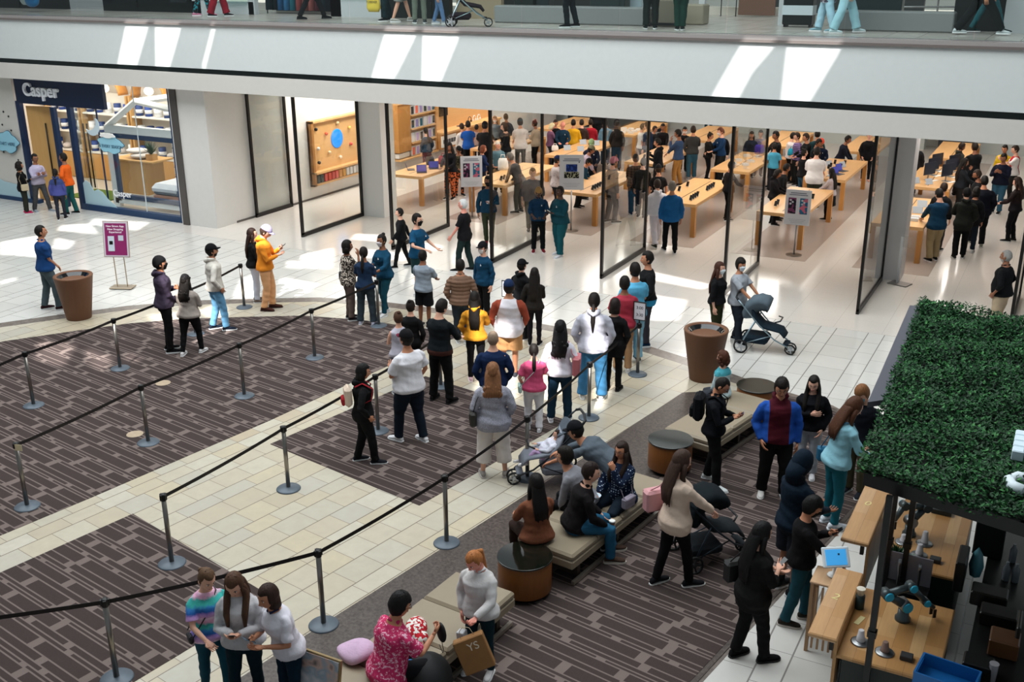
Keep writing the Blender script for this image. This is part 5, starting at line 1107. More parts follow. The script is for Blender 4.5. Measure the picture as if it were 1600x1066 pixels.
g=G(1387,812,.95); tag(MB().box((0,0,.003),(.06,.22,.004)).build('note_card',plain('#cbbd88',.6),None,g,-.2),'pale yellow card on the upper counter between the black posts','card')
r=empty('tap_panel',(-.86,10.36,0)); tag(r,'grey steel splash panel with two beer-style taps between the counters','tap panel')
MB().box((0,.10,1.02),(.42,.02,.36),M=None).build('panel',plain('#8a8790',.4,.4),r); MB().box((0,-.02,.44),(.42,.22,.87)).build('drip_tray',DARKMETAL,r)
for s in (-.10,.10): MB().tube([(s,.0,.88),(s,.02,1.0),(s,-.02,1.12),(s,-.04,1.20)],[.012,.014,.02,.014],10).build('tap',STEEL,r)
# robot arm
def robot(x,y,rz,label,pts):
    r=empty('robot_arm',(x,y,.95),rz); tag(r,label,'robot arm','coffee robot arms'); GR=plain('#4a5355',.35,.4); TL=plain('#2aa0bf',.4)
    MB().lathe([(.075,0),(.075,.03),(.055,.05),(.052,.13)],n=24).build('base',GR,r)
    for k in range(len(pts)-1):
        MB().tube([pts[k],pts[k+1]],[.046-.006*k,.040-.006*k],14).build('link',GR,r)
    for k,p in enumerate(pts[:-1]):
        rr=.062-.007*k; MB().tube([(p[0]-rr,p[1],p[2]),(p[0]+rr,p[1],p[2])],[rr*.95,rr*.95],16).build('joint',GR if k else STEEL,r); MB().tube([(p[0]+rr,p[1],p[2]),(p[0]+rr+.016,p[1],p[2])],[rr*.9,rr*.75],16).build('joint_cap',TL,r)
    p=pts[-1]; 
    for s in(-1,1): MB().box((p[0]+s*.03,p[1],p[2]-.05),(.012,.03,.09)).build('gripper_finger',BLACK,r)
robot(-.80,9.62,-.9,'grey robot arm with turquoise joint caps on the lower counter',[(0,0,.17),(.02,-.22,.33),(.04,.02,.40),(.03,.20,.20),(.03,.30,.12)])
robot(-1.00,11.35,2.2,'grey robot arm with turquoise caps on the upper counter behind the posts',[(0,0,.17),(0,-.16,.34),(0,.10,.38),(0,.2,.2)])
g=G(1471,802,.95); tag(MB().box((0,0,.03),(.22,.11,.06),bev=.006).build('grill_tray',plain('#2c3333',.45),None,g),'dark drip tray with a round hole near the hedge edge of the upper counter','tray')
g=G(1470,1050,1.0); r=empty('blue_crate',(g[0]+.06,g[1]-.12,.955),-.12); tag(r,'bright blue plastic crate on the lower counter at the bottom edge','crate'); CRT=plain('#1464a8',.45)
MB().box((0,0,.01),(.50,.34,.02)).build('crate_floor',CRT,r)
for s in(-1,1): MB().box((0,s*.165,.08),(.50,.014,.14)).build('side',CRT,r); MB().box((s*.243,0,.055),(.014,.33,.09)).build('end',CRT,r); MB().box((s*.243,0,.14),(.018,.33,.022)).build('end_rim',CRT,r)
# black posts and canopy
for x,y,l in ((-.96,8.70,'tall black canopy post at the near corner of the kiosk'),(-1.10,10.45,'black canopy post between the kiosk counters'),(-.92,10.45,'second black canopy post right of the first between the counters'),(-1.30,13.9,'black canopy post at the far corner of the kiosk')):
    r=empty('canopy_post',(x,y,0)); tag(r,l,'post','black posts of the kiosk canopy'); MB().box((0,0,1.36),(.055,.055,2.70)).build('pole',KB,r); MB().box((0,0,1.32),(.08,.08,.06)).build('clamp',KB,r); MB().box((0,0,.015),(.16,.16,.03)).build('base_plate',KB,r)
tag(MB().ell((0,0,.0),(.05,.05,.03),8,6).build('spotlight_bulb',WHITE,None,(0,0,-5)),'x','x') if False else None
CAN=[(-1.46,14.25),(-1.18,8.92),(.1,8.60),(1.9,8.2),(2.2,12.7),(-.24,13.72)]
hd=empty('hedge_canopy',(0,11.5,.20)); tag(hd,'artificial boxwood hedge laid flat on the black kiosk canopy','hedge')
T=Matrix.Translation((0,-11.5,0)); cpoly=[(x,y-11.5) for x,y in CAN]
MB().prism(cpoly,2.52,2.60).build('canopy_panel',plain('#0d120d',.9),hd)
m=MB()
for i in (0,1,2,3,4,5):
    a=Vector(CAN[i]+(0,));b=Vector(CAN[(i+1)%6]+(0,)); d=b-a; m=MB(); m.box((0,0,0),(d.length+.06,.08,.12),rz=math.atan2(d.y,d.x)); m.xf(Matrix.Translation(((a.x+b.x)/2,(a.y+b.y)/2-11.5,2.53))); m.build('canopy_beam',KB,hd)
n_=NT('hedge_leaf',.5,.22); ge=n_.n('NewGeometry'); v_=n_.coord(); 
n_.base(n_.mix(n_.math('MULTIPLY',n_.noise(v_,2.2,2),.7),n_.ramp(ge.outputs['Random Per Island'],[(0,'#0a2411'),(.45,'#133f1d'),(.8,'#235f2e'),(1,'#4a8f4a')]),'#11331a'))
M_LEAF=n_.m
def inpoly(x,y,P):
    c=False;j=len(P)-1
    for i in range(len(P)):
        if ((P[i][1]>y)!=(P[j][1]>y)) and (x<(P[j][0]-P[i][0])*(y-P[i][1])/(P[j][1]-P[i][1])+P[i][0]): c=not c
        j=i
    return c
CANL=[(-1.50,14.33),(-1.27,8.80),(.1,8.50),(1.9,8.1),(2.2,12.8),(-.24,13.80)]
def leaves(N,area_fn,zf,size):
    V=[];F=[]; rs=np.random.RandomState(3)
    k=0
    while k<N:
        x,y=area_fn(rs)
        if not inpoly(x,y,CANL): continue
        z=zf(x,y)+rs.uniform(-.05,.045); s=size*rs.uniform(.7,1.3); yaw=rs.uniform(0,2*PI); ti=rs.uniform(-.2,1.0)
        d=np.array((math.cos(yaw)*math.cos(ti),math.sin(yaw)*math.cos(ti),math.sin(ti))); w=np.array((-math.sin(yaw),math.cos(yaw),0)); nn=np.cross(w,d); p=np.array((x,y-11.5,z)); b=len(V)
        V+=[p,p+d*s*.35+w*s*.28-nn*s*.05,p+d*s*.75+w*s*.22,p+d*s*1.05-nn*s*.06,p+d*s*.75-w*s*.22,p+d*s*.35-w*s*.28-nn*s*.05,p+d*s*.5+nn*s*.05]
        F+=[(b,b+6,b+1),(b+1,b+6,b+2),(b+2,b+6,b+3),(b+3,b+6,b+4),(b+4,b+6,b+5),(b+5,b+6,b)]; k+=1
    return V,F
V,F=leaves(46000,lambda rs:(rs.uniform(-1.7,1.0),rs.uniform(8.3,14.5)),lambda x,y:2.655+.03*math.sin(x*5+y*3)+.025*math.sin(y*7-x*4),.041)
link('foliage',arrays_mesh('foliage',V,F,None,[M_LEAF],False),hd)['kind']='stuff'
m=MB(); m.prism([(-1.62,14.16),(-1.44,14.20),(-1.30,10.8),(-1.50,10.6)],2.70,2.76); tag(m.build('canopy_edge_board',plain('#4a4b55',.45)),'flat dark grey board along the left edge of the hedge canopy','board')
r=empty('canopy_sign_letter',(G(1592,700,2.9)[0],G(1592,700,2.9)[1],2.88)); tag(r,'ribbed white sign letter standing in the hedge at the right edge','sign letter')
for k in range(4): MB().box((0,-.16+.13*k,.03),(.10,.115,.10),bev=.01).build('stroke',plain('#c9dbe6',.5),r)
r=empty('canopy_sign_letter',(G(1592,758,2.9)[0],G(1592,758,2.9)[1],2.88)); tag(r,'rounded white sign letter in the hedge below the ribbed one','sign letter'); m=MB(); m.tube([(.10,.12,.03),(-.02,.13,.03),(-.08,.03,.03),(-.05,-.07,.03),(.05,-.12,.03)],.05,10); m.build('stroke',plain('#d3dfe6',.5),r)
# dark back counter and its clutter
r=empty('back_counter',(.25,10.4,0)); tag(r,'dark back counter of the kiosk with shelves under the hedge','counter')
MB().box((.05,-.2,.45),(.9,3.6,.86)).build('cabinet_body',KB,r); MB().box((.05,-.2,.90),(.95,3.7,.04)).build('worktop',plain('#151515',.35),r)
for px,zz,dim,c,l in (((1500,900),1.0,(.10,.42,.34),'#0d0d0e','tall narrow black machine beside the upper counter'),((1545,850),1.0,(.30,.34,.42),'#101112','large black grinder under the hedge edge'),((1545,935),.98,(.34,.22,.16),'#1c1a16','smoked clear food container on the dark back counter'),((1560,965),.98,(.34,.22,.14),'#171512','second smoked container below the first'),((1568,1010),.98,(.26,.26,.18),'#5a3a22','brown cardboard box at the right edge of the kiosk'),((1588,1000),.98,(.04,.34,.30),'#23211d','dark glass pane box at the right edge'),((1527,1045),.98,(.26,.2,.16),'#0f0f10','black bin at the bottom right beside the blue crate')):
    g=G(px[0],px[1],zz); tag(MB().box((0,0,dim[2]/2),dim,bev=.015).build('kiosk_box',plain(c,.35),None,(g[0],g[1],.92)),l,'container')
g=G(1526,880,1.1); tag(MB().lathe([(.0,-.17),(.05,-.15),(.075,-.02),(.05,.12),(.0,.2)],n=4).xf(Matrix.Scale(.35,4,(0,1,0))).build('teal_pitcher',plain('#4c8590',.3),None,(g[0],g[1],1.09)),'pale teal leaf-shaped carton standing on the dark counter','carton')
for i,(px,l) in enumerate((((1573,890),'left clear bottle at the right edge of the kiosk'),((1588,893),'right clear bottle at the right edge of the kiosk'),((1584,862),'clear bottle behind the two front ones'),((1552,1048),'pale ribbed cup stack standing at the bottom right'))):
    g=G(px[0],px[1],1.05); m=MB(); m.lathe([(.032,0),(.036,.01),(.036,.15),(.016,.19),(.016,.22)] if i<3 else [(.03,0),(.04,.20),(.042,.205)],n=20); tag(m.build('clear_bottle' if i<3 else 'cup_stack',plain('#5e6468' if i<3 else '#a9a6ab',.2),None,(g[0],g[1],.92)),l,'bottle' if i<3 else 'cups')
r=empty('potted_fern',(-1.02,10.58,.95)); tag(r,'small dark green plant between the two black posts','plant'); MB().lathe([(.05,0),(.06,.08)],n=16).build('pot',BLACK,r)
V=[];F=[];rs=np.random.RandomState(4)
for k in range(160):
    a=rs.uniform(0,2*PI);t=rs.uniform(.2,1.2);L=rs.uniform(.08,.2);b=len(V);d=np.array((math.cos(a)*math.cos(t),math.sin(a)*math.cos(t),math.sin(t)));w=np.array((-math.sin(a),math.cos(a),0))*.012;p=np.array((0,0,.08+rs.uniform(0,.06)));V+=[p,p+d*L*.5+w,p+d*L,p+d*L*.5-w];F+=[(b,b+1,b+2,b+3)]
link('leaves',arrays_mesh('leaves',V,F,None,[M_LEAF],False),r)
# ------------------------------------------------------------------ the electronics shop
TW=wood('#dcb07c','#c99a62',.38,1.2,1)
def shop_table():
    r=empty('display_table',(0,0,0)); W_,L=1.22,3.45
    MB().box((0,0,.86),(W_,L,.09),bev=.008).build('table_top',TW,r)
    for sx in(-1,1):
        for sy in(-1,1): MB().box((sx*(W_/2-.06),sy*(L/2-.06),.41),(.12,.12,.82)).build('leg',wood('#c98f4e','#b0773a',.4,1.2,2),r)
    MB().box((0,0,.906),(.022,L-.5,.004)).build('cable_slot',BLACK,r); return r
proto=shop_table(); TX=[-17.2+2.85*k-.62 for k in range(6)]; TY=[28.35,33.35,38.4]
tl={(0,0):'wooden table with open laptops and a red bag at the left of the shop',(1,0):'wooden table behind the left poster stand with phones and a white carrier bag',(2,0):'wooden table behind the poster of the blue device box',(3,0):'wooden table with two rows of dark phones beside the man in blue',(4,0):'wooden table behind the poster stand with two phones pictured',(5,0):'wooden table right of the white pillar with the white tablet box',
 (0,1):'wooden table behind the man in the royal blue t-shirt',(1,1):'wooden table where the blonde woman in purple stands',(2,1):'wooden table behind the plaid shirt man',(3,1):'wooden table with white goods and glass reflections behind the glass door',(4,1):'wooden table with small laptops beside the man in the white t-shirt',(5,1):'wooden table with upright desktop screens at the right',
 (0,2):'far left wooden table at the back of the shop',(1,2):'back wooden table with a pile of white boxes',(2,2):'back wooden table behind the white t-shirt and navy jacket pair',(3,2):'back wooden table in front of the pale rear wall',(4,2):'back wooden table beside the woman in black by the right door',(5,2):'back wooden table at the far right of the shop'}
first=True
for (i,j),l in tl.items():
    o=proto if first else copy_tree(proto); first=False; o.location=(TX[i],TY[j],.006); tag(o,l,'table','light wooden display tables of the shop')
def protos():
    d={}
    r=empty('display_phone'); MB().box((0,0,.035),(.05,.03,.07)).build('stand',plain('#c9ccd0',.4),r); MB().box((0,0,0),(.075,.009,.15),bev=.004).xf(Matrix.Translation((0,-.03,.09))@Matrix.Rotation(math.radians(-38),4,'X')).build('phone_body',plain('#17181b',.2),r); d['phone']=r
    r=empty('display_laptop'); MB().box((0,0,.008),(.31,.22,.014),bev=.004).build('keyboard_deck',plain('#3b3f48',.35,.5),r); MB().box((0,0,.105),(.31,.008,.21),bev=.003).xf(Matrix.Translation((0,.11,.01))@Matrix.Rotation(math.radians(-18),4,'X')).build('lid',plain('#4a4d57',.35,.5),r); MB().box((0,-.005,.105),(.295,.003,.19)).xf(Matrix.Translation((0,.11,.01))@Matrix.Rotation(math.radians(-18),4,'X')).build('screen',glow('#3a3f9a',.35),r); d['laptop']=r
    r=empty('display_tablet'); MB().box((0,0,0),(.25,.008,.18),bev=.004).xf(Matrix.Translation((0,0,.09))@Matrix.Rotation(math.radians(-25),4,'X')).build('tablet_body',plain('#a9b4c0',.3),r); MB().box((0,.05,.02),(.12,.10,.03)).build('stand',WHITE,r); d['tablet']=r
    r=empty('desktop_computer'); MB().box((0,0,.008),(.20,.18,.014)).build('foot',STEEL,r); MB().box((0,.03,.12),(.05,.012,.22)).build('neck',STEEL,r); MB().box((0,0,.34),(.55,.014,.36),bev=.005).build('screen',plain('#2a2f3d',.25),r); MB().box((0,-.18,.008),(.30,.10,.012)).build('keyboard',WHITE,r); d['desktop']=r
    r=empty('white_box'); MB().box((0,0,.04),(.20,.14,.08),bev=.006).build('carton',plain('#dcdcdc',.5),r); MB().box((0,0,.082),(.17,.11,.004)).build('lid_panel',plain('#bfc6cc',.4),r); d['box']=r
    return d
PRO=protos(); used=set()
def put(kind,x,y,rz,label,cat,group,z=.908):
    o=PRO[kind] if kind not in used else copy_tree(PRO[kind]); used.add(kind); o.location=(x,y,z); o.rotation_euler=(0,0,rz); tag(o,label,cat,group); return o
ORD=('nearest','second','third','fourth','fifth','sixth','seventh','eighth')
def row(kind,i,j,xs,ys,what,where,cat,rz=0):
    """what = the thing, where = its table; each copy is told apart by its place on the table"""
    for a,x in enumerate(xs):
        side='' if len(xs)==1 else (' of the right-hand row' if x==max(xs) else ' of the middle row' if a and len(xs)>2 else ' of the left-hand row')
        for k,y in enumerate(sorted(ys)):
            put(kind,TX[i]+x,TY[j]+y,rz,('%s %s%s %s'%(ORD[k] if len(ys)>1 else 'single',what,side,where)),cat,what+' '+where)
B='on the table beside the man in bright blue'
row('phone',3,0,(.34,),(-1.30,-1.12,-.94,-.76,.1,.28,.46,.64),'slim phone of the right row',B,'phone')
row('phone',3,0,(-.34,),(-.9,-.3,.4),'phone of the left row',B,'phone')
row('phone',2,0,(.30,),(-1.25,-1.08,-.91,-.74),'phone','on the table behind the blue device poster','phone')
row('phone',1,0,(.2,),(-1.2,-1.02,-.4,-.2),'phone','on the table behind the left poster stand','phone')
row('phone',4,0,(-.3,.36),(-1.0,-.8,.3),'phone','on the table behind the near right poster','phone')
row('laptop',0,0,(.25,),(-1.15,-.45,.3),'open laptop of the near side','on the left shop table','laptop',.6)
row('laptop',0,0,(-.3,),(-.9,.2),'open laptop of the far side','on the left shop table','laptop',2.2)
W4='on the table beside the white t-shirt man'
row('laptop',4,1,(.25,),(-.9,-.35),'small laptop',W4,'laptop',1.2)
row('tablet',4,1,(.1,-.3),(-1.3,.3),'tablet',W4,'tablet',1.0)
row('phone',4,1,(-.2,.1),(-.2,.1,.7),'small phone',W4,'phone')
row('desktop',5,1,(-.1,.38),(-.6,.2,1.0),'desktop computer','on the table right of the pillar','computer',1.1)
row('tablet',5,1,(-.35,.0),(-1.3,),'tablet','at the near end of the desktop computer table','tablet',.9)
row('box',5,0,(.30,),(-1.1,-.85),'flat white box','on the near right-hand table corner','box',.1)
row('tablet',5,0,(.25,),(-.2,.6),'tablet','on the table in front of the khaki trousers','tablet',.2)
row('tablet',1,1,(.2,-.3),(-.6,.7),'tablet','on the table with the blonde woman','tablet',.8)
row('phone',2,1,(.2,-.2),(-1.0,-.5,.2),'phone','on the table behind the plaid shirt','phone')
row('box',3,1,(-.2,.2),(-.7,-.1,.8),'white box','on the table behind the glass door','box',.5)
row('box',1,2,(-.3,0,.3),(-1.4,-1.0,-.6),'white box','on the back table','box',.2)
row('tablet',0,1,(.2,),(-1.0,.2),'tablet','on the table behind the royal blue t-shirt','tablet',.7)
# bags on tables
def tote(x,y,z,label,col,h=.34,w=.30,cat='bag'):
    r=empty('carrier_bag',(x,y,z),.4); tag(r,label,cat); m=MB(); R=[]
    for zz,a,b in ((0,w/2,.10),(h*.3,w/2*1.08,.11),(h*.75,w/2,.08),(h,w/2*.8,.04)): R.append([(a*math.cos(t)*(1+.06*math.sin(5*t+zz*20)),b*math.sin(t),zz) for t in (2*PI*k/20 for k in range(20))])
    m.rings(R); m.build('bag_body',cloth(col),r); MB().tube([(-w*.25,0,h*.95),(-w*.18,0,h*1.3),(w*.18,0,h*1.3),(w*.25,0,h*.95)],.012,6).build('bag_handle',cloth(col),r); return r
g=G(694,256,.92); tote(g[0],g[1],.91,'dark red handbag on the laptop table','#8c1f2c',.26,.36)
g=G(683,258,.92); tote(g[0]-.25,g[1],.91,'dark patterned backpack beside the red handbag on the laptop table','#2c3036',.26,.26)
g=G(786,265,.92); tote(g[0],g[1],.91,'white plastic carrier bag with a red print on the table before the older man','#e3e0dd',.36,.30)
g=G(867,235,.92); tote(g[0],g[1],.91,'small white bag beside the blonde woman in purple','#dcd3cb',.18,.22)
g=G(1186,240,.92); tote(g[0],g[1],.91,'violet shopping bag held above the table in the shop behind the glass door','#43309e',.30,.30)
g=G(1234,238,1.1); tote(g[0],g[1]+.3,.95,'turquoise bag of the shopper in white at the back','#2596b0',.22,.26)
g=G(733,243,.92); tag(MB().box((0,0,.09),(.36,.30,.18),bev=.01).build('wooden_box',TW,None,(TX[0]+.2,TY[1]-1.45,.907)),'light wooden box on the table in front of the man in a black t-shirt','box')
g=G(1228,258,.5); tag(MB().box((0,0,.36),(.50,.50,.72),bev=.01).build('wooden_stool',wood('#b87f45','#a06c36',.45),None,(g[0],g[1],.006)),'wooden cube seat with a dark slot behind the girl in the black t-shirt','seat')
# poster stands
def poster(px,base,label,pic,w=.66,h=.90,zc=1.30,rz=0):
    g=G(*base); r=empty('poster_stand',g,face_cam(g,0)+rz); tag(r,label,'poster','poster stands of the shop')
    MB().lathe([(.20,0),(.20,.012),(.19,.02)],n=32).build('base',plain('#6e665e',.4,.5),r); MB().cyl((0,.02,.02),.018,1.1,12).build('pole',STEEL,r)
    MB().box((0,0,zc),(w,.02,h)).build('poster_board',plain('#d5d6dc',.4),r)
    for k,(a,b) in enumerate(((.36,.0),(.315,.0))): MB().box((0,-.0125,zc+a),(w*(.62+.1*k),.003,.02)).build('heading_line',plain('#6b7080',.6),r)
    for k in range(3): MB().box((0,-.0125,zc-.30-.04*k),(w*(.70-.12*k),.003,.008)).build('small_print_line',plain('#a4a8b2',.6),r)
    if pic=='two':
        for x,c,c2 in ((-.14,'#23202c','#7c3f62'),(.14,'#2f6f93','#c76a80')):
            MB().box((x,-.014,zc+.04),(.19,.006,.40),bev=.002).build('pictured_phone',cloth(c,'blotch',c2,.6,.4),r); 
            for q in range(3): MB().lathe([(.026,0),(.022,.004)],(0,0,0),14).xf(Matrix.Translation((x-.04+.05*(q%2),-.018,zc+.18-.045*q))@Matrix.Rotation(PI/2,4,'X')).build('pictured_lens',plain('#c9ccd4',.3),r)
    else:
        MB().box((0,-.016,zc+.12),(.30,.006,.20)).xf(Matrix.Identity(4)).build('pictured_device',cloth('#1d2f6d','blotch','#2d4a98',1,.4),r); MB().box((.0,-.014,zc-.07),(.40,.006,.17)).build('pictured_tray',cloth('#1a1a18','blotch','#a9a78c',1.6,.4),r); MB().lathe([(.018,0),(.018,.004)],(0,0,0),12).xf(Matrix.Translation((.2,-.014,zc+.28))@Matrix.Rotation(PI/2,4,'X')).build('pictured_logo',plain('#33353d',.5),r)
    return r
poster((731,275),(738,340),'white poster stand with two phones pictured, behind the white-haired man','two',.62,.88,1.34,.1)
poster((888,268),(892,361),'white poster stand showing a blue device above its black tray','tray',.66,.95,1.62,.0)
poster((1240,315),(1240,399),'white poster stand with two phones pictured at the near table corner','two',.62,.88,1.22,-.15)
g=G(1406,434); r=empty('acrylic_stand',(g[0]+.08,g[1]-.55,.005),-.3); tag(r,'slim steel and acrylic stand in front of the right-hand table','stand')
MB().box((0,0,.012),(.46,.34,.02),bev=.01).build('base',plain('#7d7874',.4,.5),r); MB().box((-.06,0,.55),(.055,.03,1.08)).build('pole',plain('#c5c5c9',.3,.5),r); MB().box((.06,-.01,1.0),(.22,.014,.26)).build('holder',glass((.95,.95,.95),.2),r)
# ball display and shelves on the left wall
r=empty('wall_display',(-20.85,26.85,0)); tag(r,'wooden wall display with a blue disc and small coloured balls','wall display')
y0,y1,z0,z1=-.95,2.0,.42,2.42
MB().box((.05,(y0+y1)/2,(z0+z1)/2),(.06,y1-y0,z1-z0)).build('back_board',TW,r)
for a,b,c,d in ((y0,y0+.10,z0,z1),(y1-.10,y1,z0,z1)): MB().box((.10,(a+b)/2,(c+d)/2),(.18,b-a,d-c)).build('side_frame',wood('#a9753f','#93622f',.45,1,2),r)
for z in (z0+.04,z1-.04,.84): MB().box((.10 if z!=.84 else .16,(y0+y1)/2,z),(.18 if z!=.84 else .28,y1-y0,.06)).build('shelf',TW,r)
MB().lathe([(.30,0),(.30,.02),(.28,.03)],n=36).xf(Matrix.Translation((.08,.42,1.72))@Matrix.Rotation(PI/2,4,'Y')).build('blue_disc',glow('#1f7fe0',.5),r)
for k,(y,z,c) in enumerate(((-.65,2.15,'#17181a'),(1.55,2.2,'#17181a'),(-.15,1.95,'#c9542f'),(1.05,1.98,'#d9b35a'),(1.65,1.75,'#d9d6d2'),(-.6,1.55,'#d9d6d2'),(-.05,1.35,'#e0c7a4'),(1.1,1.45,'#c9473f'),(.5,1.12,'#e0d6c4'),(1.65,1.25,'#1a1a1c'),(-.6,1.12,'#17181a'),(.45,2.2,'#e0c392'))):
    MB().ell((.13,y,z),(.055,.055,.055),14,10).build('ball',plain(c,.35),r)
for k in range(14):
    y=y0+.22+k*.19; MB().box((.13,y,.62),(.10,.14,.24),bev=.01).build('small_carton',plain(('#23302b','#26332e','#c9483f','#cf5048','#c9483f','#d05a4e','#c98f4e','#d8a24e','#d9d6d2','#dcdcdc','#dcdcdc','#e0e0e0','#dedede','#dadada')[k],.5),r)
def wall_shelves(y0,y1,label,cols,nx=6):
    r=empty('shelf_unit',(-20.85,(y0+y1)/2,0)); tag(r,label,'shelf unit'); L=y1-y0; cy=-L/2+.85; cw=L-.90
    WD=wood('#c08a4c','#ab763c',.45,1,2)
    MB().box((.03,0,1.46),(.06,L,1.96)).build('back_board',TW,r)
    MB().box((.17,-L/2+.40,1.60),(.30,.78,1.68)).build('cupboard',WD,r); MB().box((.17,L/2-.03,1.46),(.34,.06,1.96)).build('side_frame',WD,r)
    MB().box((.18,0,2.42),(.36,L,.06)).build('top_board',TW,r); MB().box((.20,0,.50),(.40,L,.05)).build('bottom_board',TW,r)
    MB().box((.18,-L/2+.4,.64),(.16,.66,.16)).build('white_niche',WHITE,r)
    for zi,z in enumerate((.52,.99,1.46,1.93)):
        if zi: MB().box((.19,cy+cw/2,z),(.34,cw,.035)).build('shelf',TW,r)
        for k in range(nx):
            y=cy+.10+(cw-.18)*k/(nx-1); h=.32
            MB().box((.25,y,z+.025+h/2),(.09,cw/nx*.86,h),bev=.006).build('boxed_case',plain('#dcdce0',.5),r)
            c=cols[(zi*5+k)%len(cols)]
            MB().box((.299,y,z+.025+h/2),(.010,cw/nx*.58,h*.80)).build('case_picture',plain(c,.5),r)
    return r
wall_shelves(30.4,32.85,'wooden shelf wall of boxed phone cases at the left of the shop',['#e0705a','#9a8cc4','#22302e','#8f86c0','#1f5a70','#d9d9dc','#b9a6d6','#262a2c'])
r=empty('wall_counter',(-20.85,35.1,0)); tag(r,'wooden wall counter with headphones and a dark picture above','wall counter')
MB().box((.03,0,1.56),(.06,4.4,1.9)).build('back_board',TW,r); MB().box((.30,0,1.10),(.60,4.4,.07)).build('counter_top',TW,r); MB().box((.26,0,.80),(.50,4.4,.56)).build('cabinet',wood('#b8834a','#a8733c',.45),r)
MB().box((.08,-1.35,1.98),(.05,.55,.75)).build('picture',plain('#15110f',.4),r)
MB().box((.53,-1.75,.80),(.05,1.0,.40)).build('white_niche',WHITE,r)
for k in range(5): MB().box((.57,-2.12+.18*k,.80),(.05,.10,.14)).build('niche_item',plain('#4a4c52',.5),r)
for k,(y,c) in enumerate(((.1,'#1a1a1c'),(.45,'#e8e4df'),(.8,'#e8e4df'),(-.5,'#2b2e4a'))):
    if k<3:
        m=MB(); m.tube([(.35,y+.11*math.cos(t),1.28+.13*math.sin(t)) for t in np.linspace(-.5,PI+.5,13)],.014,6); m.ell((.35,y-.10,1.24),(.04,.03,.05),8,6); m.ell((.35,y+.10,1.24),(.04,.03,.05),8,6); m.build('headphones',plain(c,.4),r)
    else: MB().box((.35,y,1.15),(.26,.34,.02)).build('laptop',plain(c,.4),r)
# video wall and rear openings
struct('window_1',MB().box((-17.9,43.4,1.6),(4.6,.12,3.2)),plain('#101722',.15)); struct('trim_20',MB().box((-18.4,43.3,1.35),(2.6,.05,.16)).box((-16.9,43.3,1.0),(1.4,.05,.1)),glow('#e8f3ee',.8))
struct('trim_21',MB().box((-4.0,43.2,1.7),(1.3,.4,3.4)),plain('#25292f',.4))
for k,x in enumerate((-8.2,-1.4)): struct('trim_%d'%(22+k),MB().box((x,43.9,.95),(6.0,.03,.04)).box((x,43.8,.45),(6.0,.5,.9)),plain('#b7bfbd',.3))
# ------------------------------------------------------------------ people in the shop
OCC=[]
def sp(label,hp,face,feet=None,h=None,rs=[0],**kw):
    rs[0]+=1; q=random.Random(rs[0]*31)
    if h is None and feet is None: h=q.uniform(1.64,1.78) if not kw.get('fem') else q.uniform(1.58,1.68)
    if h is None: h=min(1.9,max(1.5,hgt(hp,feet)))
    g=G(*feet) if feet else G(hp[0],hp[1],h)
    def blocked(g,tm=.17,pm=.40):
        n=0.0
        for x in TX:
            for y in TY:
                a=.61+tm-abs(g[0]-x); b=1.725+tm-abs(g[1]-y)
                if a>0 and b>0: n+=1+min(a,b)
        for o in OCC:
            d=math.hypot(g[0]-o[0],g[1]-o[1])
            if d<pm: n+=.6+(pm-d)
        return n
    if blocked(g)>0:       # slide along the line of sight, taller when nearer, until clear of tables and neighbours
        best=(blocked(g)*3,g,h)
        for k in range(-30,31):
            h2=h+k*.015
            if not (1.40 if h<1.55 else 1.5)<=h2<=1.93: continue
            for dx in (0,-.12,.12,-.24,.24):
                g2=G(hp[0],hp[1],h2); g2=(g2[0]+dx,g2[1],0); c=blocked(g2)*3+abs(k)*.03+abs(dx)*1.2
                if c<best[0]: best=(c,g2,h2)
        g,h=best[1],best[2]
    OCC.append(g)
    kw.setdefault('lod',0); kw.setdefault('sk',q.choice(('light','tan','brown','tan'))); kw.setdefault('hc',q.choice(('#17120f','#1f1712','#2b1f18','#120f0e'))); kw.setdefault('head',(12,0)); kw.setdefault('lw',q.uniform(.5,1.4)); kw.setdefault('st',(q.uniform(-.08,.08),q.uniform(-.08,.08)))
    loc=(g[0],g[1],.005); return person(label,loc,face_cam(loc,face),h=h,**kw)
D1='#17181b';D2='#14161c'
sp('woman with a long ponytail and a grey bag walking along the shelf wall',(666,199),330,fem=True,hair='pony',shirt=('#2c3c4c',),pants=('#5a2f33',),arms=('d','e'),h=1.62)
sp('man in a royal blue t-shirt with his back turned beside the wooden wall counter',(731,188),4,shirt=('#1b4f9e',),sleeve='s',hem=-.13,pants=('#101114',),arms=('L','t'),h=1.80)
sp('dark-haired person partly behind the man in royal blue',(722,192),340,fem=True,shirt=('#c9c4bf',),h=1.64)
sp('child in a striped top between the royal blue and black t-shirts',(744,194),20,shirt=('#b9a6a0','stripe','#77605c'),h=1.45)
sp('man in a black t-shirt and black cap beside the man in royal blue',(757,189),12,cap='#121316',shirt=(D1,),sleeve='s',pants=('#111114',),arms=('L','L'),h=1.80,W=1.1)
sp('woman in black with orange patterned trousers near the left poster',(703,221),210,feet=(708,297),h=1.62,fem=True,hair='long',shirt=('#15151a',),pants=('#c9683a','blotch','#1c1614'),lw=1.4,arms=('L','L'))
sp('person in a black cap and camouflage top crouched beside the patterned trousers',(716,227),160,h=1.58,cap='#17191b',shirt=('#4c4a35','camo'),pants=('#c9683a','blotch','#1c1614'),arms=('m','L'))
sp('woman with short brown hair in a navy coat facing the older man',(753,226),86,h=1.60,fem=True,hair='bob',hc='#6a3a26',shirt=('#16284a',),pants=('#1a1f2c',),arms=('e','L'))
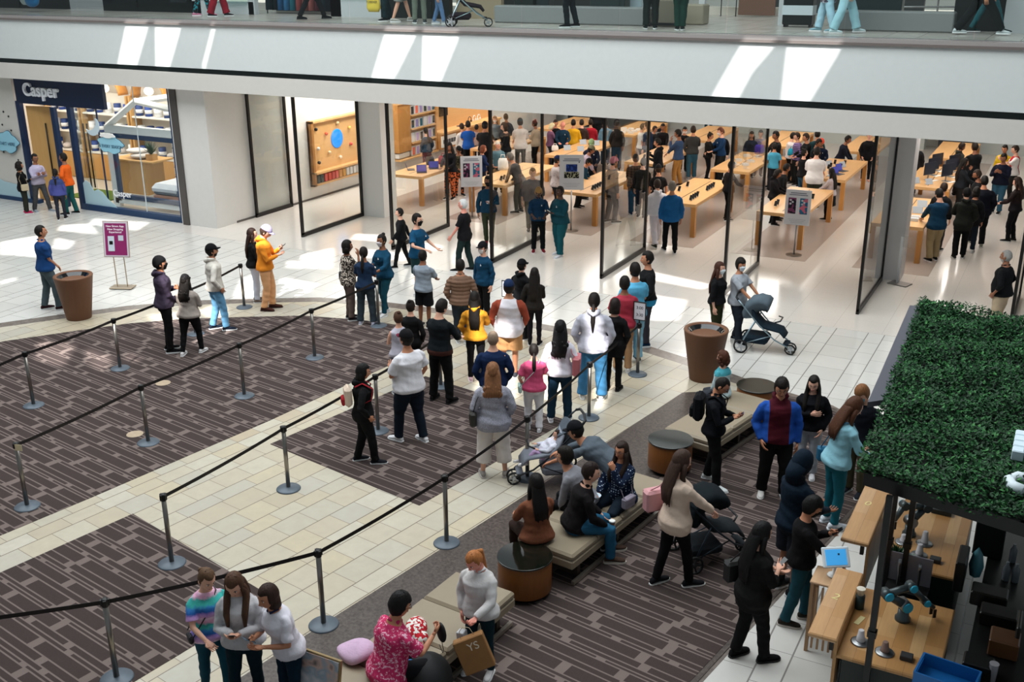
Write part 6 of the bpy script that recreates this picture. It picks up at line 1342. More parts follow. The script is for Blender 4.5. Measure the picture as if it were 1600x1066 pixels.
sp('older bald man in a grey-blue shirt at the table with the white bag',(778,218),190,h=1.70,sk='pink',hair='crew',hc='#d2ccc4',shirt=('#5f8290',),sleeve='e',collar='#5f8290',arms=('t','L'),head=(24,0))
sp('masked woman with brown hair at the left rear of the shop',(773,180),175,fem=True,hair='long',hc='#6b4c38',mask='#e8e2de',shirt=('#72808a',),sleeve='s',h=1.62)
sp('tall person in navy behind the masked woman',(791,177),340,shirt=('#16202f',),h=1.85)
sp('woman with shoulder-length dark hair in a black top beside the white shirt man',(790,190),260,fem=True,hair='bob',shirt=('#131418',),pants=('#2a3440',),arms=('f','e'),h=1.66)
sp('man in a loose white shirt and grey trousers with his back turned',(813,184),350,cap='#2c3a40',shirt=('#d7cfcd',),sleeve='e',loose=2.2,hem=-.14,pants=('#474a48',),arms=('t','L'),h=1.80)
sp('woman in a beige jacket and black trousers carrying an orange bag',(837,187),300,fem=True,hair='bun',shirt=('#b3a08a',),hem=-.13,pants=('#131315',),arms=('f','e'),h=1.68)
sp('blonde woman in a purple cardigan at the table',(860,191),80,fem=True,hair='bob',hc='#e0cfa6',sk='pink',shirt=('#7a5470',),pants=('#2c2a33',),arms=('t','t'),h=1.60,head=(22,0))
sp('grey-haired man in a dark grey shirt bending over behind the glass door',(812,235),300,hc='#6d655f',shirt=('#55504f',),pants=('#5a5a55',),arms=('t','L'),lean=25,feet=(806,330),h=1.70)
sp('big man in a grey polo shirt with a wristwatch behind the glass',(836,258),176,W=1.25,sk='light',hair='crew',shirt=('#4e545c',),sleeve='e',pants=('#4a4d44',),arms=('d','d'),feet=(832,362),h=1.80)
sp('man in a blue cap, mask and floral shirt beside the device poster',(869,242),75,cap='#1c2c55',mask='#ede2de',shirt=('#c9bfc0','floral','#4a4550',1.6),sleeve='s',pants=('#22242c',),arms=('e','L'),h=1.74)
sp('bald staff man in navy looking down at a device behind the purple cardigan',(879,187),175,sk='pink',hair='bald',shirt=('#163247',),logo=True,arms=('L','L'),h=1.76,head=(30,0))
for x,f,l,c,p in ((896,0,'person in a yellow shirt at the back of the shop','#d9a520','#18181c'),(909,0,'person in a dark floral top at the back of the shop','#3a2c28','#24384a'),(923,0,'person in a red shirt and grey trousers at the back','#a81f2e','#5c6062'),(868,180,'person all in black at the back behind the bald staff man','#131316','#131316'),(932,0,'person in black beside the red shirt','#15161a','#16181c'),(947,0,'person in light blue denim at the back behind the glass door edge','#5f86a0','#3f5f7a')):
    sp(l,(x,212-26),f,feet=(x,226),h=1.70,shirt=(c,),pants=(p,))
sp('staff member in a green cap and navy shirt holding a white tablet',(924,215),176,cap='#7f9a72',sk='dark',shirt=('#101a2c',),logo=True,pants=('#121317',),arms=('L','L'),h=1.80,head=(24,0))
sp('man in an olive cap and lilac shirt leaning over the table',(911,224),90,cap='#6d6a55',shirt=('#a99cab',),sleeve='e',lean=20,arms=('t','t'),h=1.74)
sp('staff man in a black cap and teal shirt leaning at the table with phones',(905,242),100,cap='#121214',shirt=('#153c52',),logo=True,lean=24,arms=('t','t'),h=1.76,head=(25,0))
sp('tall woman with long dark hair and a small backpack near the glass door',(965,188),350,fem=True,hair='long',shirt=('#2a2422',),pants=('#2b4258',),arms=('e','d'),feet=(968,262),h=1.74)
sp('person in a white t-shirt at the back beside the navy jacket',(1003,192),80,shirt=('#dcd9d6',),sleeve='s',h=1.68)
sp('person in a dark blue jacket in front of the white t-shirt',(1013,190),300,shirt=('#1f3350',),pants=('#1b1e26',),h=1.76)
sp('person in a pink beanie and grey coat behind the glass panel',(951,243),60,beanie='#b3707c',shirt=('#4d4a4c',),pants=('#3a3a3c',),loose=1.8,h=1.66)
sp('man in a brown plaid shirt and jeans with his back turned',(994,240),352,feet=(992,324),h=1.78,W=1.1,shirt=('#2c211d','plaid','#5a4538'),loose=1.7,hem=-.14,pants=('#2d4856',),lw=1.6,arms=('t','e'))
sp('person in a dark coat with crossed straps beside the plaid shirt',(1005,246),20,shirt=('#1a1918',),pants=('#1b2436',),h=1.70)
sp('man in a dark shirt at the back facing the room',(1036,192),180,shirt=('#161519',),arms=('t','t'),h=1.78)
sp('person in a dark grey coat beside the back table',(1022,196),120,shirt=('#2f2f30',),h=1.68)
sp('man in a black hoodie with a backpack on the floor beside him',(1030,215),280,shirt=('#121318',),hood=1,pants=('#131418',),arms=('f','F'),h=1.76)
sp('woman in a black t-shirt and cap walking behind the white hoodie',(1036,257),350,fem=True,cap='#17181a',hair='bun',shirt=('#111114',),sleeve='s',feet=(1040,352),h=1.74)
sp('person in an all-white hoodie and trousers striding into the shop',(1017,277),345,feet=(1024,384),h=1.80,shirt=('#d9d6da',),hood=1,loose=1.8,pants=('#cfc9cf',),lw=1.5,arms=('d','s+'),st=(-.36,.30),shoe='#3b3a2e',sole='#d8d8cf',lod=1)
sp('grey-haired man in a bright blue shirt and black trousers walking into the shop',(1050,283),350,feet=(1046,394),h=1.84,hc='#6f6860',shirt=('#1b5c94',),loose=1.6,hem=-.14,pants=('#0f1013',),lw=.9,arms=('d','d'),st=(.14,-.16),shoe='#151515',sole='#cfcfcf',lod=1,head=(0,0))
sp('man in a denim jacket and khaki shorts touching the table',(1062,201),285,feet=(1066,283),h=1.78,shirt=('#34496a',),pants=('#a9793f',),leg='k',arms=('m','t'),shoe='#3a2c26')
sp('masked man in a black jacket beside the denim jacket',(1070,197),170,mask='#eadfdc',shirt=('#14151a',),arms=('F','e'),h=1.72)
sp('man in a grey padded jacket and jeans with his back turned',(1084,196),350,feet=(1083,273),h=1.76,shirt=('#3c3c3c',),pants=('#3a6478',),shoe='#a9abad',arms=('e','L'))
sp('woman in a black top with a diagonal strap touching a device',(1112,217),95,feet=(1104,282),fem=True,hair='bun',shirt=('#1d1c1c',),pants=('#111114',),arms=('L','L'),h=1.62)
sp('red-haired staff man in navy with a white mask leaning over the table',(1121,207),245,feet=(1123,283),hc='#5a2f1c',mask='#ece2de',shirt=('#16375c',),logo=True,arms=('L','t'),h=1.80)
sp('man in a black hoodie behind the red-haired staff man',(1129,200),200,shirt=('#16171b',),h=1.74)
sp('person in black partly hidden by the tall door frame with a dark bag',(1135,250),60,feet=(1134,338),shirt=('#141418',),pants=('#121215',),arms=('e','L'),h=1.70)
sp('person in teal jeans at the back wall above the denim jacket',(1106,165),0,feet=(1106,212),h=1.72,shirt=('#2a2c30',),pants=('#1d4150',))
sp('woman in navy behind the glass beside the violet bag',(1175,204),180,fem=True,hair='long',shirt=('#1c2638',),pants=('#4a2f33',),h=1.64)
sp('person in a grey top holding the violet bag behind the glass',(1189,202),176,shirt=('#7a7480',),pants=('#5c4348',),h=1.74)
sp('man in a black jacket with a white shoulder stripe at the rear table',(1209,203),240,shirt=(D1,),pants=(D2,),arms=('t','L'),h=1.84)
sp('child in a light blue t-shirt at the end of the table',(1211,223),350,shirt=('#4aa0c0',),sleeve='s',pants=('#23252c',),h=1.48)
sp('man in black leaning behind the woman with the phone',(1221,254),70,shirt=(D1,),pants=(D2,),lean=12,h=1.70)
sp('woman in a black hoodie looking at a phone at the table edge',(1219,263),95,feet=(1209,344),fem=True,hair='bob',shirt=('#17151a',),hood=1,pants=('#141418',),arms=('L','L'),h=1.62,head=(25,0))
sp('person in a white top with a black shoulder bag at the back',(1238,206),60,shirt=('#d9d4d4',),pants=(D1,),h=1.66)
sp('person in a violet striped shirt at the back',(1248,206),250,shirt=('#4a2f6a','stripe','#8a7aa0'),h=1.70)
sp('dark-clothed person looking at a red item at the rear table',(1262,207),250,shirt=(D1,),pants=(D2,),h=1.76,arms=('L','L'))
sp('person in a teal-green coat at the rear wall',(1278,203),0,shirt=('#1f3d42',),h=1.76)
sp('man in a black t-shirt looking down beside the orange turban',(1283,215),120,shirt=(D1,),sleeve='s',h=1.72,head=(25,0))
sp('bearded staff man in navy wearing an orange turban',(1296,216),180,sk='brown',beard='#14100e',extra='turban',hair='buzz',shirt=('#122038',),logo=True,arms=('L','t'),h=1.74,head=(20,0))
sp('girl in a black t-shirt and jeans leaning on the table corner',(1257,232),60,feet=(1247,292),fem=True,hair='bun',shirt=('#17161a',),sleeve='s',pants=('#27465a',),lw=.3,arms=('d','t'),head=(-5,0),h=1.64)
sp('man in an oversized white t-shirt with his back turned at the table',(1277,229),10,W=1.15,shirt=('#dcdadb',),sleeve='e',loose=2.4,hem=-.18,pants=('#3a3d30',),leg='k',arms=('L','t'),h=1.80)
sp('girl with long black hair, pale sleeves and a dark pinafore holding a tablet',(1302,262),300,feet=(1297,352),fem=True,hair='long',shirt=('#b9b0b6','centre','#b9b0b6',.3),skirt=(('#17171b',),.42),pants=('#121216',),lw=.2,arms=('L','L'),h=1.58)
sp('person in a dark navy jacket leaning over the far table by the right door',(1316,209),100,shirt=('#171c2c',),lean=15,arms=('t','t'),h=1.76)
sp('woman in a black hooded jacket facing the entrance beside the right-hand table',(1347,213),176,feet=(1351,284),fem=True,shirt=('#121215',),loose=1.8,hem=-.14,pants=('#141418',),lw=.2,arms=('e','e'),hair='short',shoe='#b98d7c',h=1.68,head=(5,0))
sp('person in a dark coat and blue collar with the back turned at the right tables',(1438,217),350,W=1.15,shirt=('#1b1c20',),collar='#1d3f7a',hem=-.2,pants=(D1,),h=1.78)
sp('person in an olive hoodie at the far right table',(1502,222),60,shirt=('#2c2f2c',),hood=1,pants=(D1,),h=1.74)
sp('large man in black leaning over the far right table',(1526,222),320,W=1.2,shirt=(D1,),pants=(D2,),arms=('t','L'),h=1.82)
sp('woman with long dark hair and a red scarf at the desktop table',(1492,245),70,fem=True,hair='long',shirt=('#20242a',),collar='#7a1f24',arms=('m','L'),h=1.64)
sp('bearded man looking left in the right-hand group',(1531,264),260,sk='brown',beard='#17110e',shirt=(D1,),h=1.76)
sp('staff man in a teal sweater and khaki trousers at the right-hand near table',(1463,293),330,feet=(1456,408),W=1.1,sk='light',hair='short',shirt=('#123a56',),loose=1.6,hem=-.13,pants=('#a3916e',),lw=1.7,arms=('t','L'),shoe='#17171a',sole='#e6e6e6',h=1.82,lod=1,head=(24,0))
sp('person with dark hair behind the staff man in khaki',(1467,284),20,shirt=(D1,),pants=('#3c3c3e',),h=1.74)
sp('person in a green-black hooded parka in the right-hand group',(1499,287),352,feet=(1497,404),beanie='#101012',shirt=('#1c1f1c',),hood=1,hem=-.2,loose=2.0,pants=('#101012',),arms=('L','e'),h=1.78,lod=1)
sp('woman in a black jacket with a cream lining in the right-hand group',(1517,286),5,feet=(1512,394),fem=True,hair='bob',shirt=('#15161a',),hem=-.2,pants=('#1d2836',),shoe='#dcdcdc',h=1.68,lod=1)
sp('broad man in a navy coat turned away holding a ring of keys',(1543,272),350,feet=(1524,384),W=1.2,shirt=('#101420',),loose=1.8,hem=-.16,pants=('#121216',),shoe='#8f9288',arms=('e','e'),st=(.16,-.16),h=1.84,lod=1)
sp('man in a navy sweater and jeans with hands at his chest, walking out',(1567,240),200,feet=(1556,333),sk='brown',W=1.12,shirt=('#12172a',),loose=1.6,pants=('#2f566c',),lw=1.5,arms=('F','F'),h=1.76,lod=1)
sp('woman with long wavy hair and maroon sleeves at the right edge of the shop',(1586,262),285,feet=(1578,378),fem=True,hair='wavy',hc='#2a1a14',shirt=('#241a1c','block','#151317',1.05),pants=('#101013',),lw=.8,arms=('L','L'),h=1.72,lod=1)
sp('person in a bright yellow shirt at the back right',(1572,225),200,shirt=('#d9b21f',),h=1.66,feet=(1576,272) if False else None)
sp('person in a red and white shirt stretching an arm at the back right',(1590,226),260,shirt=('#b3202c','centre','#d9d4d4',.12),sleeve='s',arms=('u','w'),h=1.74)
# ------------------------------------------------------------------ mattress shop, left
NB=plain('#0c2547',.35); NB2=plain('#0e3358',.35); CW=wood('#cfa468','#bd8f52',.45,1,2)
FY=21.85
struct('wall_mattress_back',MB().box((-27,25.95,1.95),(10.4,.2,3.9)),plain('#cfc8bc',.6)); struct('wall_mattress_left',MB().box((-29.6,FY+.05,1.95),(2.1,.3,3.9)),plain('#c8c4bd',.55,noise=.03))
struct('wall_mattress_side',MB().box((-31.9,23.9,1.95),(.2,4.4,3.9)),plain('#cfc8bc',.6))
struct('floor_mattress',MB().box((-27,23.95,.0),(9.8,4.2,.016)),plain('#b9b0a2',.35)); struct('wall_mattress_right',MB().box((-22.22,23.9,1.95),(.1,4.2,3.9)),plain('#c9cfd2',.5))
struct('door_1',MB().box((-26.28,FY,1.95),(.16,.14,3.9)).box((-28.48,FY,1.55),(.20,.14,3.1)).box((-27.0,FY,1.5),(.16,.12,3.0)),NB)
struct('trim_30',MB().box((-22.22,FY,1.95),(.12,.14,3.9)).box((-24.2,FY,.09),(4.1,.16,.18)),NB2)
struct('trim_31',MB().box((-22.06,FY-.02,1.95),(.14,.10,3.9)),WHITE)
fa=MB().box((-26.6,FY-.03,3.44),(3.7,.12,.78)).build('shop_fascia',plain('#091a38',.35)); tag(fa,'navy shop sign panel above the mattress shop door','sign')
text_mesh('shop_lettering','Casper',.52,plain('#e9ecf2',.5),fa,Matrix.Translation((-27.28,FY-.12,3.46))@Matrix.Rotation(PI/2,4,'X'),.04,bold=.012)
r=empty('display_window',(-24.2,FY,0)); tag(r,'tall glass shop window of the mattress shop with small white lettering','shop window')
MB().box((0,0,2.0),(3.9,.02,3.7)).build('pane',glass((.93,.96,.97),.10),r); MB().box((.55,0,2.0),(.012,.03,3.7)).build('pane_joint',plain('#cfd6d8',.3),r); MB().box((-1.0,0,2.0),(.02,.05,3.7)).build('pane_joint',NB,r)
text_mesh('window_lettering','Casper',.26,plain('#eef1f5',.5),r,Matrix.Translation((-.35,-.03,.62))@Matrix.Rotation(PI/2,4,'X'),.004)
def cloudpoly(w,h,seed=1):
    pts=[]
    for k in range(48):
        t=2*PI*k/48; rr=1+.10*math.sin(5*t+seed)+.05*math.sin(9*t+2*seed); pts.append((w/2*rr*math.cos(t),h/2*rr*math.sin(t)))
    return pts
def cloud(x,z,w,h,label,txt,y=FY-.08,col='#8fc3d6'):
    r=empty('cloud_sign',(x,y,z)); tag(r,label,'cloud sign'); R=Matrix.Rotation(PI/2,4,'X')
    MB().prism(cloudpoly(w,h),0,.02).xf(R).build('cloud',plain(col,.5),r)
    MB().prism([(a*1.04,b*1.06) for a,b in cloudpoly(w,h)],-.012,-.002).xf(R).build('outline',plain('#2f5c74',.5),r)
    for t,zz,s,c in txt: text_mesh('sign_text',t,s,plain(c,.5),r,Matrix.Translation((0,-.028,zz))@R,.002)
g=PYp(172,226,FY-.1); cloud(g[0],g[2],.95,.50,'pale blue cloud sign reading in every season on the shop window',[('IN EVERY SEASON',-.06,.125,'#24506b'),])
tag(MB().prism(cloudpoly(.6,.14,3),0,.02).xf(Matrix.Rotation(PI/2,4,'X')).build('small_cloud',WHITE,None,(g[0]-.03,FY-.12,g[2]+.26)),'small white cloud above the blue cloud sign','cloud sign')
g=PYp(12,222,FY-.15); cloud(g[0],g[2],1.0,.62,'pale blue cloud sign on the white wall at the left edge',[("START HERE",-.05,.14,'#24506b')],FY-.18)
g=PYp(143,196,FY-.08); m=MB(); out=[(.30*math.cos(t),.30*math.sin(t)) for t in np.linspace(-2.35,.65,20)]; inn=[(-.13+.30*math.cos(t),.12+.27*math.sin(t)) for t in np.linspace(.35,-2.05,20)]
m.prism(out+inn,0,.02); tag(m.xf(Matrix.Rotation(PI/2,4,'X')).build('moon_sign',plain('#c3d3dc',.5),None,(g[0],FY-.06,g[2])),'pale crescent moon sign on the shop window','moon sign')
m=MB(); m.prism([(0,0),(0,.62),(.12,.72),(.28,.66),(.42,.42),(.6,.48),(.78,.42),(.98,.22),(1.2,.1),(1.3,0)],0,.01); tag(m.xf(Matrix.Rotation(PI/2,4,'X')).build('hill_decal',plain('#a9c6d0',.5),None,(-26.15,FY-.02,.18)),'pale blue hill shape on the lower left of the shop window','decal')
m=MB(); m.prism([(-.0,0),(.1,.5),(.5,.62),(1.0,.45),(1.6,.40),(2.0,.2),(2.1,0)],0,.01); tag(m.xf(Matrix.Rotation(PI/2,4,'X')).build('hill_decal',plain('#a9c6d0',.5),None,(-30.6,FY-.12,.12)),'pale blue hill shape at the left edge of the mattress shop front','decal')
struct('trim_32',MB().box((-29.4,FY-.06,.06),(2.6,.2,.12)),NB2)
r=empty('wall_star_dots',(-29.0,FY-.11,0)); tag(r,'scattered small black dots on the white wall left of the shop sign','decal')
for x,z in ((-.35,2.55),(-.1,2.75),(-.25,2.35),(.12,2.2),(-.05,1.95),(.2,1.95),(-.4,1.5),(.1,2.62),(.22,1.3),(-.55,2.0)): MB().lathe([(.03,0),(.03,.01)],n=10).xf(Matrix.Translation((x,0,z))@Matrix.Rotation(PI/2,4,'X')).build('dot',BLACK,r)
# open door leaves with long black handles
for x,rz,l in ((-28.30,.25,'left open wooden door leaf with a long black handle'),(-26.36,1.9,'glass door leaf with a long black handle beside the shop window')):
    r=empty('door_leaf',(x,FY+.1,0),rz); tag(r,l,'door'); 
    if 'wooden' in l: MB().box((.42,0,1.5),(.84,.05,2.9)).build('panel',CW,r)
    else: MB().box((.42,0,1.5),(.84,.02,2.9)).build('panel',glass((.9,.94,.95),.2),r)
    for s in(-1,1): MB().tube([(.62,s*.06,.5),(.62,s*.06,2.45)],.022,8).build('door_handle',BLACK,r)
# white house frame, bed, stacks, shelves
r=empty('house_frame',(-24.0,22.6,0)); tag(r,'white wooden house-shaped frame with a navy inner edge inside the shop window','house frame')
for x in(-1.62,1.55): MB().box((x,0,1.2),(.22,.16,2.4)).build('upright',WHITE,r)
MB().box((-.03,0,2.36),(3.4,.18,.22)).build('beam',WHITE,r); MB().box((.0,-.03,2.17),(3.0,.10,.13)).build('navy_edge',NB2,r); MB().box((-1.45,-.03,1.15),(.13,.10,1.9)).build('navy_edge',NB2,r); MB().box((0,0,.20),(3.3,.16,.16)).build('sill',WHITE,r); MB().box((0,-.04,.34),(3.0,.12,.13)).build('navy_edge',NB2,r)
for a,b in (((-1.68,0,2.42),(-.38,0,3.22)),((-.40,0,3.22),(1.62,0,3.0)),((-.38,.05,3.2),(-.30,1.3,3.2))): MB().tube([a,b],[(.13,.10),(.13,.10)],4,smooth=False).build('rafter',WHITE,r)
r=empty('display_bed',(-23.75,23.75,0)); tag(r,'bed with a rounded white blanket and a small black mark in the window','bed')
MB().box((0,0,.33),(1.2,1.9,.20),bev=.03).build('bed_base',plain('#b9826a',.6),r); MB().box((0,0,.55),(1.2,1.9,.28),bev=.08).build('mattress',plain('#56636f',.7),r)
MB().box((-.12,-.05,.60),(1.12,1.85,.34),bev=.13).build('blanket',cloth('#d8dade'),r); MB().box((-.66,-.3,.62),(.02,.10,.12)).build('blanket_mark',BLACK,r)
for sx in(-1,1):
    for sy in(-1,1): MB().box((sx*.52,sy*.85,.11),(.06,.06,.22)).build('leg',CW,r)
r=empty('wooden_plinth',(-25.85,23.8,0)); tag(r,'tall wooden counter with pillows and a potted plant in the mattress shop','counter')
MB().box((0,0,.70),(1.3,.75,1.04),bev=.01).build('cabinet',CW,r); MB().box((.15,0,1.25),(1.75,.9,.06),bev=.01).build('counter_top',CW,r); MB().box((0,0,.10),(1.4,.85,.2)).build('base',plain('#c9c4bb',.5),r)
for k,(x,y,l) in enumerate(((-25.6,23.7,'white pillow under another on the wooden counter'),(-25.8,23.75,'white pillow on top of the stack on the wooden counter'))):
    m=MB(); m.ell((0,0,0),(.38,.26,.085),24,12); tag(m.build('pillow',cloth('#d6cfc9'),None,(x,y,1.37+.13*k),.2),l,'pillow')
r=empty('potted_plant',(-25.12,23.65,1.28)); tag(r,'spiky green plant in a wooden box on the counter of the mattress shop','plant'); MB().box((0,0,.09),(.28,.22,.18)).build('pot',CW,r)
V=[];F=[];rs=np.random.RandomState(8)
for k in range(60):
    a=rs.uniform(0,2*PI);t=rs.uniform(.5,1.4);L=rs.uniform(.25,.5);b=len(V);d=np.array((math.cos(a)*math.cos(t),math.sin(a)*math.cos(t),math.sin(t)));w=np.array((-math.sin(a),math.cos(a),0))*.02;p=np.array((0,0,.17));V+=[p-w,p+d*L*.6-w*.8,p+d*L,p+d*L*.6+w*.8,p+w];F+=[(b,b+1,b+2,b+3,b+4)]
link('leaves',arrays_mesh('leaves',V,F,None,[plain('#1f4a33',.5)],False),r)
r=empty('mattress_box_stack',(-24.75,25.2,0)); tag(r,'stack of white mattress boxes with black lines behind the bed','boxes')
for k in range(6): MB().box((0,0,.16+.30*k),(1.2,.9,.27),bev=.01).build('carton',plain('#d3d4d6',.5),r); MB().box((-.0,-.456,.16+.30*k+.10),(1.2,.008,.02)).build('carton_line',BLACK,r)
tag(MB().box((0,0,.015),(1.8,1.2,.03)).build('green_rug',cloth('#5a6f2c'),None,(-27.3,23.4,.009)),'green grass-like rug on the mattress shop floor','rug')
def cshelf(x0,x1,y,label,z0=.9):
    r=empty('shelf_unit',((x0+x1)/2,y,0)); tag(r,label,'shelf unit','shelves of the mattress shop'); L=x1-x0
    MB().box((0,.22,1.45),(L,.06,2.9)).build('back_board',plain('#e3ddd0',.5),r); MB().box((0,0,.45),(L,.5,.85)).build('cabinet',CW,r)
    for s in(-1,1): MB().box((s*L/2,0,1.45),(.06,.5,2.9)).build('side_frame',CW,r)
    for k in range(3):
        z=.92+.66*k; MB().box((0,0,z),(L,.46,.05)).build('shelf',plain('#eae6dc',.5),r)
        n=max(2,int(L/.36))
        for q in range(n):
            x=-L/2+.2+(L-.4)*q/max(1,n-1)
            if k==0 and q%2: MB().ell((x,-.05,z+.13),(.17,.15,.09),12,8).build('folded_pillow',cloth('#cfc8c2'),r)
            else: MB().cyl((x,-.03,z+.03),.12,.34,16).build('blue_pack',plain(('#1b3f8c','#e6e8ea','#17356f')[(q+k)%3],.5),r); MB().cyl((x,-.03,z+.12),.123,.12,16).build('pack_label',plain('#e0e3e6',.5),r)
cshelf(-31.6,-30.0,25.5,'shelf wall of blue packs seen through the mattress shop door'); cshelf(-29.85,-27.7,25.5,'shelf wall of pale packs behind the moon sign'); cshelf(-27.55,-25.5,25.5,'shelf wall with a row of blue packs behind the house frame')
for x,l in ((-28.75,'left round wooden arch lamp niche above the shelves'),(-26.75,'right round wooden arch lamp niche above the shelves')):
    r=empty('arch_niche',(x,25.5,2.89)); tag(r,l,'arch'); m=MB(); m.tube([(.72*math.cos(t),0,.62*math.sin(t)) for t in np.linspace(0,PI,20)],[(.05,.22)]*20,8,up=(0,1,0)); m.build('arch',wood('#d99a4e','#c4843c',.45),r); MB().ell((0,-.1,.20),(.18,.12,.14),12,8).build('lamp_shade',glow('#fff2dc',2.5),r)
# ------------------------------------------------------------------ upper gallery: shop fronts, legs of the walkers
GZ=5.6
def X_(px,Y=24.45,y=22): return PYp(px,y,Y)[0]
GW=plain('#b9bdbf',.5); GD=plain('#101615',.35); GT=plain('#2b3130',.5)
SY=24.45
struct('wall_upper_back',MB().box((-13,33.6,GZ+2),(46,.2,4)),plain('#4a4e4d',.7))
def seg(k,a,b,mat,z0=0,z1=4,dy=0,name='wall_upper_%d'): x0,x1=X_(a),X_(b); struct(name%k,MB().box(((x0+x1)/2,SY+dy,GZ+(z0+z1)/2),(x1-x0,.16,z1-z0)),mat)
DG=plain('#0f1716',.12,.5)
seg(1,-60,88,DG,dy=.5); seg(2,88,158,DG,.35,4,.5); seg(3,158,305,DG,dy=.2); seg(4,600,705,GD); seg(5,1490,1572,GD,dy=.1); seg(6,1572,1680,GW,dy=-.3)
seg(7,305,400,GW,0,.34); seg(8,520,600,GW,0,.50); seg(9,305,318,GW,name='trim_%d'); seg(60,392,402,GW,name='trim_%d'); seg(61,520,536,GW,name='trim_%d'); seg(62,598,603,GW,name='trim_%d')
for k,(a,b) in enumerate(((275,300),(345,392),(536,598))): seg(10+k,a,b,glass((.7,.8,.79),.2),.3 if a<500 else .5,4,-.1,'window_%d')
seg(63,277,292,plain('#8b9896',.4),.45,1.2,.05,'trim_%d'); seg(64,222,262,plain('#7d8a88',.4),.55,1.3,.02,'trim_%d')
x0=X_(400);x1=X_(520); struct('wall_upper_20',MB().box(((x0+x1)/2,26.6,GZ+2),(x1-x0+2,.15,4)),GD); x0=X_(705); x1=X_(775); struct('wall_upper_21',MB().box(((x0+x1)/2,24.8,GZ+2),(x1-x0,.15,4)),plain('#8c8069',.5)); 
struct('wall_upper_22',MB().box((X_(985,25.2),25.2,GZ+1.2),(.62,.2,2.4)),plain('#a9bcc4',.4))
struct('wall_upper_23',MB().box((X_(860,29),30.5,GZ+2),(7,.2,4)),GT); struct('wall_upper_24',MB().box((X_(1290,29.5),30.8,GZ+2),(4.5,.2,4)),GT)
struct('trim_65',MB().box((X_(1097,25),25.0,GZ+2),(.14,.14,4)).box((X_(1222,25),25.0,GZ+2),(.14,.14,4)),GW)
struct('trim_66',MB().box((X_(1160,28.8,18),29.0,GZ+.10),(2.6,.5,.2)),plain('#cfc9bd',.4))
def ledge(a,b,Y,label,col='#7d8180',h=.40):
    x0,x1=X_(a,Y,38),X_(b,Y,38); return tag(MB().box((0,0,h/2),(x1-x0,.45,h),bev=.03).build('planter_wall',plain(col,.3),None,((x0+x1)/2,Y+.22,GZ)),label,'low wall')
ledge(772,1012,23.45,'long low grey wall behind the upper glass in mid picture'); ledge(1300,1490,23.65,'low grey wall on the upper floor at the right')
ledge(1020,1098,24.3,'short pale wall end near the upper bin','#8d8776',.45)
for k,(a,b,Y,z,c,l) in enumerate(((808,838,24.6,1.0,'#1a2221','dark upright display block behind the low grey wall'),(842,862,24.7,1.0,'#20292a','narrow dark display block behind the low grey wall'),(926,980,24.6,1.0,'#263130','wide dark display block behind the low grey wall'),(1226,1272,24.5,.95,'#0f1413','black sofa-like block behind the pale blue trousers'),(1336,1410,24.9,1.1,'#1f2a29','dark glass panel above the right low wall'))):
    x0,x1=X_(a,Y,20),X_(b,Y,20); r=empty('display_block',((x0+x1)/2,Y,GZ)); tag(r,l,'display block'); MB().box((0,0,z/2+.05),(x1-x0,.35,z),bev=.02).build('body',plain(c,.3),r)
    if k==3: MB().box((0,-.01,.36),(x1-x0+.02,.36,.20)).build('white_band',plain('#b9c4c8',.4),r)
    for s in(-1,1): MB().box((s*(x1-x0)/2*.85,0,.03),(.04,.3,.06)).build('foot',BLACK,r)
# garments on a rail
r=empty('clothes_rail',(X_(462,25.0,15),25.2,GZ)); tag(r,'rail of blue, teal and dusty red garments on the upper floor','clothes rail'); MB().tube([(-1.2,0,1.5),(1.2,0,1.5)],.02,8).build('rail',STEEL,r)
for s in(-1,1): MB().tube([(s*1.2,0,0),(s*1.2,0,1.5)],.02,8).build('upright',STEEL,r)
for k,c in enumerate(('#14323a','#1b2a2e','#2a5f8c','#3a78a8','#2a6f80','#9a4f4f','#8a5550','#a0605c','#5a2f38','#22303a')):
    m=MB(); x=-1.05+k*.22; m.rings([[(x+a*math.cos(t),b*math.sin(t)*(1+.06*math.sin(7*t)),z) for t in (2*PI*q/14 for q in range(14))] for z,a,b in ((.10,.10,.22),(.8,.09,.19),(1.42,.06,.16),(1.48,.02,.03))]); m.build('garment',cloth(c),r)
g=PYp(1182,20,28.2); r=empty('portrait_board',(g[0],28.2,GZ)); tag(r,'advert board with a close-up face on the upper floor','poster')
MB().box((0,0,.62),(.95,.06,1.16)).build('board',plain('#6d4f40',.5),r); m=MB(); m.ell((-.05,-.035,.9),(.30,.02,.48),20,12); m.build('printed_face',plain('#a87460',.5),r); MB().ell((-.08,-.05,.72),(.10,.012,.035),12,6).build('printed_lips',plain('#8f3f42',.5),r); MB().ell((-.08,-.055,.92),(.05,.012,.10),10,6).build('printed_nose',plain('#96614e',.5),r)
r=empty('notice_stand',(PYp(1138,20,28.2)[0],28.2,GZ)); tag(r,'small grey notice on black metal legs beside the face advert','notice'); MB().box((0,0,.62),(.55,.04,.42)).build('notice_board',plain('#8d9690',.5),r)
for s in(-1,1): MB().tube([(s*.2,0,0),(s*.2,0,.45)],.014,6).build('leg',BLACK,r)
r=empty('upper_bin',(X_(1040,23.5,42),23.6,GZ)); tag(r,'dark square bin with wheels between two people on the upper floor','bin'); MB().box((0,0,.30),(.62,.4,.55),bev=.02).build('body',plain('#6f6a5c',.5),r); MB().box((0,0,.06),(.72,.45,.06)).build('base',BLACK,r)
r=empty('guard_rail',(X_(1440,26.5,20),26.5,GZ)); tag(r,'grey metal guard rail on the upper floor at right','rail')
for z in (.35,.75,1.1): MB().tube([(-1.6,0,z),(1.2,1.0,z)],.02,8).build('rail',STEEL,r)
